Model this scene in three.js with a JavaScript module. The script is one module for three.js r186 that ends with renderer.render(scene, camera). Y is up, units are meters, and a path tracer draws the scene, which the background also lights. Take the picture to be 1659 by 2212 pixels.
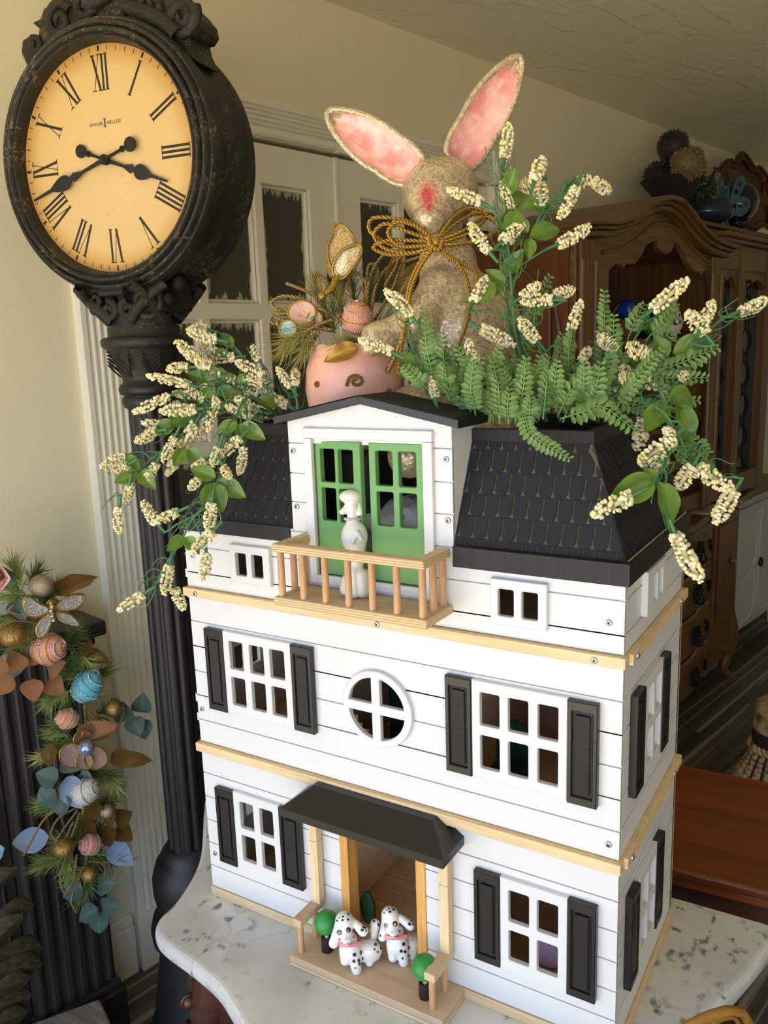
import * as THREE from 'three';
import { mergeGeometries, mergeVertices } from 'three/addons/utils/BufferGeometryUtils.js';
import { RoundedBoxGeometry } from 'three/addons/geometries/RoundedBoxGeometry.js';
import { MarchingCubes } from 'three/addons/objects/MarchingCubes.js';
import { RectAreaLightUniformsLib } from 'three/addons/lights/RectAreaLightUniformsLib.js';

// ---------------------------------------------------------------- camera, light, exposure
const scene = new THREE.Scene();
const TH = 0.76;                                   // the dollhouse floor line above the room floor
const FPX = 1790;                                  // focal length in pixels of the 1659 x 2212 frame
const camera = new THREE.PerspectiveCamera(2 * Math.atan(1106 / FPX) * 180 / Math.PI, 1659 / 2212, 0.05, 50);
camera.rotation.order = 'YXZ';
camera.rotation.set(-0.1944, 0.5523, -0.034);
camera.position.set(0.8404, 0.801 + TH, 0.8243);
camera.updateMatrixWorld(true);
scene.add(camera);
const renderer = new THREE.WebGLRenderer({ antialias: true });
renderer.toneMapping = THREE.LinearToneMapping;
renderer.toneMappingExposure = 0.92;
renderer.shadowMap.enabled = true;
RectAreaLightUniformsLib.init();
const SKY = 3.0;                                    // daylight: pale blue sky and a sunlit terrace outside the glazed end wall
scene.background = new THREE.Color(0.60 * SKY, 0.84 * SKY, 1.22 * SKY);
// wall frame: s runs along the wall with the doors, d leaves it into the room
const V = (x, y, z) => new THREE.Vector3(x, y, z);
const U = V(0.205, 0, -0.9788), N = V(0.9788, 0, 0.205), P0 = V(-0.735, 0, -0.427), WROT = Math.atan2(0.9788, 0.205);
const W = (s, y, d) => P0.clone().addScaledVector(U, s).addScaledVector(N, d).setY(y);

// low sun along the end wall: it lights the terrace and never enters the opening directly
const sun = new THREE.DirectionalLight(new THREE.Color(1.0, 0.86, 0.58), 26);
sun.position.copy(W(-6, 7, 6)); sun.target.position.copy(W(-6, 0, 0)); scene.add(sun, sun.target);
Object.assign(sun.shadow.camera, { left: -9, right: 9, top: 9, bottom: -9, near: 0.5, far: 30 });

// ---------------------------------------------------------------- helpers
function rng(seed) { let a = seed >>> 0; return () => { a = (a + 0x6D2B79F5) >>> 0; let t = a; t = Math.imul(t ^ (t >>> 15), t | 1); t ^= t + Math.imul(t ^ (t >>> 7), t | 61); return ((t ^ (t >>> 14)) >>> 0) / 4294967296; }; }
const CP = camera.position.clone();
const ray = (x, y) => V((x - 829.5) / FPX, -(y - 1106) / FPX, -1).applyQuaternion(camera.quaternion);
const at = (x, y, dep) => CP.clone().addScaledVector(ray(x, y), dep);
function onPlane(x, y, p, n) { const d = ray(x, y), t = p.clone().sub(CP).dot(n) / d.dot(n); return CP.clone().addScaledVector(d, t); }
const depthOf = (p) => -p.clone().applyMatrix4(camera.matrixWorldInverse).z;
const wl = (x, y, d) => { const p = onPlane(x, y, W(0, 0, d), N).sub(P0); return [p.dot(U), p.y]; };
const crop = (ox, oy, sc) => (x, y) => [ox + x / sc, oy + y / sc];
const camR = V(1, 0, 0).applyQuaternion(camera.quaternion), camU = V(0, 1, 0).applyQuaternion(camera.quaternion), camB = V(0, 0, 1).applyQuaternion(camera.quaternion);
const lerp = (a, b, t) => a + (b - a) * t, clamp = (x, a, b) => Math.min(b, Math.max(a, x));
const smooth = (a, b, x) => { const t = clamp((x - a) / (b - a), 0, 1); return t * t * (3 - 2 * t); };

const used = new Map();
function numbered(name) { const n = used.get(name) || 0; used.set(name, n + 1); return n ? name + '_' + String(n).padStart(3, '0') : name; }
function fix(o) { o.castShadow = true; o.receiveShadow = true; return o; }
function thing(name, label, category, p = V(0, 0, 0), ry = 0, group) {
  const o = new THREE.Group(); o.name = numbered(name); o.position.copy(p); o.rotation.y = ry;
  o.userData = { label, category }; if (group) o.userData.group = group;
  scene.add(o); o.updateMatrixWorld(true); return o;
}
function part(parent, name, g, m, label) {
  const o = fix(new THREE.Mesh(g, m)); o.name = name; if (label) o.userData.label = label; parent.add(o); return o;
}
function struct(name, p = V(0, 0, 0), ry = 0) { const o = new THREE.Group(); o.name = name; o.userData.kind = 'structure'; o.position.copy(p); o.rotation.y = ry; scene.add(o); return o; }
function structMesh(name, g, m, p = V(0, 0, 0), ry = 0) { const o = fix(new THREE.Mesh(g, m)); o.name = name; o.userData.kind = 'structure'; o.position.copy(p); o.rotation.y = ry; scene.add(o); return o; }
function oneMesh(name, label, category, g, m, p, group) { const o = fix(new THREE.Mesh(g, m)); o.name = numbered(name); o.userData = { label, category }; if (group) o.userData.group = group; if (p) o.position.copy(p); scene.add(o); return o; }

function clean(g, col) {
  const r = new THREE.BufferGeometry(); r.setAttribute('position', g.attributes.position);
  if (!g.attributes.normal) g.computeVertexNormals();
  r.setAttribute('normal', g.attributes.normal);
  const n = g.attributes.position.count;
  r.setAttribute('uv', g.attributes.uv || new THREE.BufferAttribute(new Float32Array(n * 2), 2));
  if (col) r.setAttribute('color', g.attributes.color || new THREE.BufferAttribute(new Float32Array(n * 3).fill(1), 3));
  r.setIndex(g.index || [...Array(n).keys()]); return r;
}
const merge = (list, col) => mergeGeometries(list.map((g) => clean(g, col)));
function buv(g, rot = false, s = 1) {                 // box projected uv in metres, face by face
  const h = g.index ? g.toNonIndexed() : g; const p = h.attributes.position, uv = new Float32Array(p.count * 2), a = V(), b = V(), c = V(), n = V();
  for (let i = 0; i < p.count; i += 3) {
    a.fromBufferAttribute(p, i); b.fromBufferAttribute(p, i + 1); c.fromBufferAttribute(p, i + 2);
    n.copy(b).sub(a).cross(c.clone().sub(a)); const x = Math.abs(n.x), y = Math.abs(n.y), z = Math.abs(n.z);
    [a, b, c].forEach((q, k) => { let u, v; if (y >= x && y >= z) { u = q.x; v = q.z; } else if (x > z) { u = q.z; v = q.y; } else { u = q.x; v = q.y; }
      uv[(i + k) * 2] = (rot ? v : u) * s; uv[(i + k) * 2 + 1] = (rot ? u : v) * s; });
  }
  h.setAttribute('uv', new THREE.BufferAttribute(uv, 2)); return h;
}
function tint(g, c) { const n = g.attributes.position.count, a = new Float32Array(n * 3); for (let i = 0; i < n; i++) { a[i * 3] = c[0]; a[i * 3 + 1] = c[1]; a[i * 3 + 2] = c[2]; } g.setAttribute('color', new THREE.BufferAttribute(a, 3)); return g; }
// box from corner to corner, softly rounded when r > 0
function bx(x0, x1, y0, y1, z0, z1, r = 0) {
  const w = x1 - x0, h = y1 - y0, d = z1 - z0;
  const g = r ? new RoundedBoxGeometry(w, h, d, 1, Math.min(r, w / 2.01, h / 2.01, d / 2.01)) : new THREE.BoxGeometry(w, h, d);
  return g.translate((x0 + x1) / 2, (y0 + y1) / 2, (z0 + z1) / 2);
}
function cyl(p, q, r0, r1 = r0, seg = 12) {
  const d = q.clone().sub(p), g = new THREE.CylinderGeometry(r1, r0, d.length(), seg);
  g.applyQuaternion(new THREE.Quaternion().setFromUnitVectors(V(0, 1, 0), d.clone().normalize()));
  const m = p.clone().add(q).multiplyScalar(0.5); return g.translate(m.x, m.y, m.z);
}
function tube(pts, r, seg = 24, rad = 6, closed = false) { return new THREE.TubeGeometry(new THREE.CatmullRomCurve3(pts, closed), seg, r, rad, closed); }
// a tube whose radius tapers along its length
function taper(pts, r0, r1, seg = 20, rad = 6) {
  const c = new THREE.CatmullRomCurve3(pts), g = new THREE.TubeGeometry(c, seg, 1, rad), p = g.attributes.position, q = V(), o = V();
  for (let i = 0; i <= seg; i++) { c.getPointAt(i / seg, o); const r = lerp(r0, r1, i / seg);
    for (let j = 0; j <= rad; j++) { const k = i * (rad + 1) + j; q.fromBufferAttribute(p, k).sub(o).multiplyScalar(r).add(o); p.setXYZ(k, q.x, q.y, q.z); } }
  g.computeVertexNormals(); return g;
}
// two cords twisted around each other
function rope(pts, r, turns, seg = 60, rad = 5) {
  const c = new THREE.CatmullRomCurve3(pts), f = c.computeFrenetFrames(seg, false), out = [];
  for (const ph of [0, Math.PI]) {
    const q = []; for (let i = 0; i <= seg; i++) { const a = ph + i / seg * turns * 6.283; q.push(c.getPointAt(i / seg).addScaledVector(f.normals[i], Math.cos(a) * r * 0.6).addScaledVector(f.binormals[i], Math.sin(a) * r * 0.6)); }
    out.push(new THREE.TubeGeometry(new THREE.CatmullRomCurve3(q), seg, r * 0.65, rad));
  }
  return merge(out);
}
const sph = (p, r, a = 16, b = 12) => new THREE.SphereGeometry(r, a, b).translate(p.x, p.y, p.z);
const lathe = (prof, seg = 40) => new THREE.LatheGeometry(prof.map(([r, y]) => new THREE.Vector2(r, y)), seg);
function rr(x0, x1, y0, y1, r, P = THREE.Shape) { const s = new P(); if (r <= 0.002) { s.moveTo(x0, y0); s.lineTo(x1, y0); s.lineTo(x1, y1); s.lineTo(x0, y1); s.closePath(); return s; } s.moveTo(x0 + r, y0); s.lineTo(x1 - r, y0); s.quadraticCurveTo(x1, y0, x1, y0 + r); s.lineTo(x1, y1 - r); s.quadraticCurveTo(x1, y1, x1 - r, y1); s.lineTo(x0 + r, y1); s.quadraticCurveTo(x0, y1, x0, y1 - r); s.lineTo(x0, y0 + r); s.quadraticCurveTo(x0, y0, x0 + r, y0); return s; }
function ext(s, z0, z1, bev = 0, cs = 6) {
  const g = new THREE.ExtrudeGeometry(s, { depth: z1 - z0 - 2 * bev, bevelEnabled: bev > 0, bevelSize: bev, bevelThickness: bev, bevelOffset: -bev, bevelSegments: 1, curveSegments: cs });
  return g.translate(0, 0, z0 + bev);
}
const poly = (pts) => { const s = new THREE.Shape(); pts.forEach(([x, y], i) => i ? s.lineTo(x, y) : s.moveTo(x, y)); return s; };
const splineShape = (pts, n = 8) => { const s = new THREE.Shape(); s.moveTo(pts[0][0], pts[0][1]); s.splineThru(pts.slice(1).map((p) => new THREE.Vector2(p[0], p[1]))); return s; };
// hull of points made of flat faces given as corner loops
function faces(list) {
  const pos = []; for (const f of list) for (let i = 1; i + 1 < f.length; i++) pos.push(...f[0], ...f[i], ...f[i + 1]);
  const g = new THREE.BufferGeometry(); g.setAttribute('position', new THREE.Float32BufferAttribute(pos, 3)); g.computeVertexNormals(); return g;
}
// signed-distance modelling
const smin = (a, b, k) => { const h = clamp(0.5 + 0.5 * (b - a) / k, 0, 1); return lerp(b, a, h) - k * h * (1 - h); };
function cone3(a, b, ra, rb) { const ba = b.clone().sub(a), L = ba.lengthSq(); return (p) => { const x = p.x - a.x, y = p.y - a.y, z = p.z - a.z, t = clamp((x * ba.x + y * ba.y + z * ba.z) / L, 0, 1); return Math.hypot(x - ba.x * t, y - ba.y * t, z - ba.z * t) - lerp(ra, rb, t); }; }
const ball3 = (a, r) => (p) => Math.hypot(p.x - a.x, p.y - a.y, p.z - a.z) - r;
function ell3(c, rx, ry, rz, X = camR, Y = camU, Z = camB) { const m = Math.min(rx, ry, rz); return (p) => { const dx = p.x - c.x, dy = p.y - c.y, dz = p.z - c.z; const a = (dx * X.x + dy * X.y + dz * X.z) / rx, b = (dx * Y.x + dy * Y.y + dz * Y.z) / ry, e = (dx * Z.x + dy * Z.y + dz * Z.z) / rz, k = Math.hypot(a, b, e), q = Math.hypot(a / rx, b / ry, e / rz); return q > 1e-9 ? k * (k - 1) / q : -m; }; }
function sdf(prims, k, c, half, res) {
  const mc = new MarchingCubes(res, new THREE.MeshBasicMaterial(), false, false, 400000), h = res / 2, p = V(); let i = 0;
  for (let z = 0; z < res; z++) for (let y = 0; y < res; y++) for (let x = 0; x < res; x++, i++) {
    p.set(c.x + (x - h) / h * half, c.y + (y - h) / h * half, c.z + (z - h) / h * half);
    let d = prims[0](p); for (let j = 1; j < prims.length; j++) d = smin(d, prims[j](p), k); mc.field[i] = -d;
  }
  mc.isolation = 0; mc.update(); const n = mc.count, g0 = new THREE.BufferGeometry();
  const pos = new Float32Array(mc.positionArray.slice(0, n * 3)); for (let j = 0; j < n * 3; j += 3) { pos[j] = c.x + pos[j] * half; pos[j + 1] = c.y + pos[j + 1] * half; pos[j + 2] = c.z + pos[j + 2] * half; }
  g0.setAttribute('position', new THREE.BufferAttribute(pos, 3)); const g = mergeVertices(g0, half / res * 0.01); g.computeVertexNormals(); return g;
}
const move = (g, p) => g.translate(-p.x, -p.y, -p.z);

// ---------------------------------------------------------------- textures and materials
function hash2(x, y, s) { let h = Math.imul(x, 374761393) ^ Math.imul(y, 668265263) ^ Math.imul(s, 974634777); h = Math.imul(h ^ (h >>> 13), 1274126177); return ((h ^ (h >>> 16)) >>> 0) / 4294967296; }
function pn(x, y, px, py, s) { const xi = Math.floor(x), yi = Math.floor(y), fx = x - xi, fy = y - yi, u = fx * fx * (3 - 2 * fx), v = fy * fy * (3 - 2 * fy), m = (a, n) => ((a % n) + n) % n;
  const h = (a, b) => hash2(m(a, px), m(b, py), s); return lerp(lerp(h(xi, yi), h(xi + 1, yi), u), lerp(h(xi, yi + 1), h(xi + 1, yi + 1), u), v); }
function fbm(u, v, fx, fy, s, o = 4) { let a = 0, w = 0.5, t = 0; for (let i = 0; i < o; i++) { a += w * pn(u * fx, v * fy, fx, fy, s + i); t += w; w *= 0.5; fx *= 2; fy *= 2; } return a / t; }
function tex(w, h, fn, size, srgb = true) {
  const d = new Uint8Array(w * h * 4); for (let y = 0; y < h; y++) for (let x = 0; x < w; x++) { const c = fn(x / w, y / h, x, y), i = (y * w + x) * 4; d[i] = clamp(c[0], 0, 255); d[i + 1] = clamp(c[1], 0, 255); d[i + 2] = clamp(c[2], 0, 255); d[i + 3] = 255; }
  const t = new THREE.DataTexture(d, w, h); t.magFilter = THREE.LinearFilter; t.minFilter = THREE.LinearMipmapLinearFilter; t.generateMipmaps = true; t.wrapS = t.wrapT = THREE.RepeatWrapping; if (size) t.repeat.set(1 / size[0], 1 / size[1]); if (srgb) t.colorSpace = THREE.SRGBColorSpace; t.needsUpdate = true; return t;
}
const mixc = (a, b, t) => [lerp(a[0], b[0], t), lerp(a[1], b[1], t), lerp(a[2], b[2], t)];
const woodTex = (a, b, s, size, fy = 24) => tex(512, 256, (u, v) => { const w = fbm(u, v, 3, fy, s, 4), f = fbm(u, v, 8, fy * 6, s + 9, 2), g = fbm(u, v, 2, 5, s + 20, 2); return mixc(a, b, clamp((w - 0.3) * 1.3 + (f - 0.5) * 0.5 + (g - 0.5) * 0.5, 0, 1)); }, size);
const std = (o) => new THREE.MeshStandardMaterial(o);
const phy = (o) => new THREE.MeshPhysicalMaterial(o);
const noiseBump = (f, s, size, o = 4) => tex(256, 256, (u, v) => { const k = fbm(u, v, f, f, s, o) * 255; return [k, k, k]; }, size, false);
const fineBump = noiseBump(16, 5, [0.1, 0.1]);
const M = {};
M.white = std({ color: new THREE.Color(0.70, 0.70, 0.70), roughness: 0.42 });
M.whiteSide = M.white;
M.black = phy({ color: 0x151515, ior: 1.53, roughness: 0.38, bumpMap: fineBump, bumpScale: 0.0002 });
M.shingle = std({ color: 0x0f141c, roughness: 0.68, bumpMap: fineBump, bumpScale: 0.0003 });
M.roofBase = std({ color: 0x5e5342, roughness: 0.9 });
M.maple = std({ map: woodTex([230, 204, 160], [204, 170, 122], 11, [0.25, 0.06], 16), roughness: 0.55 });
M.ply = std({ map: tex(64, 256, (u, v) => { const k = Math.floor(v * 8), n = fbm(u, v, 6, 64, 31, 2); return mixc(k % 2 ? [226, 198, 152] : [190, 154, 106], [150, 112, 70], (n - 0.35) * 0.6); }, [0.03, 0.012]), roughness: 0.6 });
M.dowel = std({ map: woodTex([206, 162, 118], [168, 120, 80], 17, [0.1, 0.03], 10), roughness: 0.55 });
M.pine = std({ map: woodTex([226, 172, 96], [188, 126, 58], 23, [0.3, 0.05], 8), roughness: 0.5 });
M.plyFace = std({ map: woodTex([206, 180, 150], [190, 162, 128], 29, [0.3, 0.15], 10), roughness: 0.6 });
M.inside = std({ map: woodTex([232, 200, 166], [212, 176, 138], 37, [0.3, 0.15], 10), roughness: 0.75 });
M.green = std({ color: 0x689c5c, roughness: 0.45 });
M.steel = std({ color: 0xb9b9b6, roughness: 0.35, metalness: 0.8 });
M.dark = std({ color: 0x1b1a19, roughness: 0.7 });

// ---------------------------------------------------------------- the room
const wallBump = noiseBump(24, 41, [0.35, 0.35]);
M.wall = std({ color: new THREE.Color(0.82, 0.75, 0.53), roughness: 0.85, bumpMap: wallBump, bumpScale: 0.0006 });
M.ceil = std({ color: new THREE.Color(0.84, 0.78, 0.58), roughness: 0.9, bumpMap: tex(512, 512, (u, v) => { const k = smooth(0.5, 0.6, fbm(u, v, 6, 24, 51, 4)) * 255; return [k, k, k]; }, [1.0, 1.0], false), bumpScale: 0.0015 });
M.trim = std({ color: new THREE.Color(0.84, 0.80, 0.66), roughness: 0.5 });
{
  const S0 = -1.75, S1 = 5.2, D1 = 4.7, H = 2.5;
  const WR = (n, list) => structMesh(n, merge(list.map((b) => buv(bx(...b)))), M.wall, W(0, 0, 0), WROT);
  WR('wall_back', [[S0 - 0.12, 0.13, 0, H, -0.12, 0], [0.13, 1.575, 2.11, H, -0.12, 0], [1.575, S1 + 0.12, 0, H, -0.12, 0]]);
  WR('wall_far', [[S1, S1 + 0.12, 0, H, 0, D1]]);
  WR('wall_front', [[S0 - 0.12, S1 + 0.12, 0, H, D1, D1 + 0.12]]);
  WR('wall_end', [[S0 - 0.12, S0, 0, H, 0, 0.1], [S0 - 0.12, S0, 0, H, 4.4, D1], [S0 - 0.12, S0, 2.1, H, 0.1, 4.4], [S0 - 0.12, S0, 0, 0.08, 0.1, 4.4]]);
  structMesh('ceiling', buv(bx(S0 - 0.12, S1 + 0.12, H, H + 0.1, -0.12, D1 + 0.12)), M.ceil, W(0, 0, 0), WROT);
  const wf = [];
  for (const d of [0.1, 2.22, 4.34]) wf.push(bx(S0 - 0.09, S0 - 0.03, 0.08, 2.1, d, d + 0.06, 0.004));
  for (const y of [0.08, 2.04]) wf.push(bx(S0 - 0.09, S0 - 0.03, y, y + 0.06, 0.1, 4.4, 0.004));
  structMesh('window_1', merge(wf), M.trim, W(0, 0, 0), WROT);
  structMesh('terrace', bx(-16, S0 - 0.14, -0.3, -0.15, -9, 13), std({ color: new THREE.Color(0.62, 0.54, 0.42), roughness: 0.9 }), W(0, 0, 0), WROT);
  // unseen dark box added behind the glazed doors to stop light
  structMesh('light_stop_box', merge([bx(0.1, 1.6, 0, 2.13, -0.5, -0.48), bx(0.08, 0.1, 0, 2.13, -0.5, -0.12), bx(1.6, 1.62, 0, 2.13, -0.5, -0.12), bx(0.08, 1.62, 2.13, 2.15, -0.5, -0.12)]), M.dark, W(0, 0, 0), WROT);
  // floor of grey wood-look planks
  const fl = struct('floor', W(0, 0, 0), WROT), R = rng(7);
  part(fl, 'floor_base', bx(S0, S1, -0.1, -0.004, -0.5, D1), std({ color: 0x4b453c, roughness: 0.9 }));
  const fm = [0, 1, 2, 3].map((i) => std({ map: tex(512, 128, (u, v) => { const w = fbm(u, v, 2, 7, 60 + i * 7, 4), s = smooth(0.62, 0.72, fbm(u, v, 1, 9, 90 + i * 5, 3)); return mixc(mixc([64, 57, 48], [104, 95, 82], clamp((w - 0.3) * 2, 0, 1)), [170, 163, 148], s * 0.75); }, [1.2, 0.2]), roughness: 0.38 }));
  const far = [];
  for (let r = 0; r < 23; r++) for (let k = 0; k < 8; k++) {
    const s0 = -3.4 + k * 1.2 + (r % 3) * 0.4, d0 = r * 0.19, a = Math.max(s0, S0), b = Math.min(s0 + 1.197, S1); if (b - a < 0.05) continue;
    const g = buv(bx(a, b, -0.01, 0, d0, d0 + 0.187, 0.001)); if (r < 8 && a > -1.75) part(fl, 'plank', g, fm[Math.floor(R() * 4)]); else far.push(g);
  }
  const rest = part(fl, 'planks', merge(far), fm[1]); rest.userData.kind = 'stuff';
  // baseboards
  structMesh('baseboard_left', merge([bx(S0, 0.0, 0, 0.135, 0, 0.016, 0.003), bx(S0, 0.0, 0.135, 0.165, 0, 0.01, 0.004)]), M.trim, W(0, 0, 0), WROT);
  structMesh('baseboard_right', merge([bx(1.70, S1, 0, 0.135, 0, 0.016, 0.003), bx(1.70, S1, 0.135, 0.165, 0, 0.01, 0.004)]), M.trim, W(0, 0, 0), WROT);
  // fluted casing round the double door
  function fluted(w, n, t = 0.022) { const p = [[0, 0], [0, t * 0.8], [0.006, t]]; const a = 0.016, st = (w - 2 * a) / n; for (let i = 0; i < n; i++) for (let k = 0; k <= 6; k++) p.push([a + st * (i + 0.12 + 0.76 * k / 6), t - 0.008 * Math.sin(k / 6 * Math.PI)]); p.push([w - 0.006, t], [w, t * 0.8], [w, 0]); return poly(p); }
  const cas = (L, w, n) => ext(fluted(w, n), 0, L);          // profile in x-y, length along z
  const up = (g, s, y) => g.rotateX(-Math.PI / 2).scale(1, 1, -1).translate(s, y, 0);
  const vert = (s, w, y0, y1, n) => { const g = cas(y1 - y0, w, n); const p = g.attributes.position; for (let i = 0; i < p.count; i++) p.setXYZ(i, s + p.getX(i), y0 + p.getZ(i), p.getY(i)); g.computeVertexNormals(); return g; };
  const horiz = (s0, s1, y, w, n) => { const g = cas(s1 - s0, w, n); const p = g.attributes.position; for (let i = 0; i < p.count; i++) p.setXYZ(i, s0 + p.getZ(i), y + p.getX(i), p.getY(i)); g.computeVertexNormals(); return g; };
  const ros = (s) => { const l = [bx(s, s + 0.11, 2.105, 2.215, 0, 0.026, 0.003)]; for (const [r, t] of [[0.042, 0.004], [0.02, 0.005]]) l.push(new THREE.TorusGeometry(r, t, 8, 28).translate(s + 0.055, 2.16, 0.027)); return merge(l); };
  const t1 = struct('trim_1', W(0, 0, 0), WROT);
  part(t1, 'fluted_casing', vert(0.012, 0.115, 0.16, 2.1, 5), M.trim); part(t1, 'plinth_block', merge([bx(0.005, 0.132, 0, 0.15, 0, 0.028, 0.004), bx(0.005, 0.132, 0.15, 0.16, 0, 0.03, 0.003)]), M.trim); part(t1, 'corner_block', ros(0.012), M.trim);
  const t2 = struct('trim_2', W(0, 0, 0), WROT);
  part(t2, 'fluted_casing', vert(1.578, 0.115, 0.16, 2.1, 5), M.trim); part(t2, 'plinth_block', merge([bx(1.573, 1.70, 0, 0.15, 0, 0.028, 0.004), bx(1.573, 1.70, 0.15, 0.16, 0, 0.03, 0.003)]), M.trim); part(t2, 'corner_block', ros(1.578), M.trim);
  const t3 = struct('trim_3', W(0, 0, 0), WROT);
  part(t3, 'fluted_casing', horiz(0.125, 0.835, 2.112, 0.09, 5), M.trim); part(t3, 'fluted_casing', horiz(0.90, 1.575, 2.112, 0.09, 5), M.trim); part(t3, 'centre_block', bx(0.835, 0.90, 2.108, 2.205, 0, 0.02, 0.003), M.trim);
  // glazed door leaves, the panes darkened with ragged paint along the putty
  const paneMat = [0, 1, 2, 3].map((i) => std({ map: tex(128, 256, (u, v) => {
    const e = Math.min(u, 1 - u) * 0.164 - 0.009, f = Math.min(v, 1 - v) * 0.309 - 0.009, r = (fbm(u, v, 3, 6, 120 + i, 3) - 0.42) * 0.04, s = (fbm(u, v, 22, 3, 150 + i, 4) - 0.47) * 0.07;
    const k = Math.max(smooth(0.002, -0.002, e - Math.max(0, r) - 0.001), smooth(0.003, -0.003, f - Math.max(0, s) - 0.001));
    return mixc([74, 71, 60], [206, 200, 178], k * (0.6 + 0.4 * fbm(u, v, 12, 12, 170 + i, 2))); }, [0.164, 0.309]), roughness: 0.1 }));
  const cols1 = [0.187, 0.381, 0.575], cols2 = [0.945, 1.139, 1.333];
  function leaf(name, s0, s1, cols) {
    const d = struct(name, W(0, 0, 0), WROT), sh = rr(s0, s1, 0.006, 2.1, 0.001); const rows = [1.691, 1.34, 0.989, 0.638, 0.287];
    for (const c of cols) for (const r of rows) sh.holes.push(rr(c, c + 0.164, r, r + 0.309, 0.0015, THREE.Path));
    part(d, 'door_frame', ext(sh, -0.042, -0.004, 0.003), M.trim);
    let k = 0; for (const c of cols) for (const r of rows) {
      const m = poly([[c, r], [c + 0.164, r], [c + 0.164, r + 0.309], [c, r + 0.309]]); m.holes.push(poly([[c + 0.009, r + 0.009], [c + 0.155, r + 0.009], [c + 0.155, r + 0.3], [c + 0.009, r + 0.3]]));
      part(d, 'glazing_bead', ext(m, -0.03, -0.012, 0.004), M.trim);
      const g = bx(0, 0.164, 0, 0.309, -0.028, -0.024); g.attributes.uv = buv(g.clone().toNonIndexed()).attributes.uv; part(d, 'pane', buv(g), paneMat[k++ % 4]).position.set(c, r, 0);
    }
    return d;
  }
  const d1 = leaf('door_1', 0.131, 0.842, cols1), d2 = leaf('door_2', 0.847, 1.574, cols2);
  const hm = std({ color: 0xd8d4c8, roughness: 0.4 });
  for (const y of [1.15, 0.42, 1.88]) part(d1, 'hinge', merge([cyl(V(0.13, y - 0.045, 0.002), V(0.13, y + 0.045, 0.002), 0.008), bx(0.13, 0.15, y - 0.045, y + 0.045, -0.004, -0.001)]), hm);
  part(d2, 'astragal', bx(0.838, 0.851, 0.006, 2.1, -0.006, 0.002, 0.002), M.trim);
}

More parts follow.
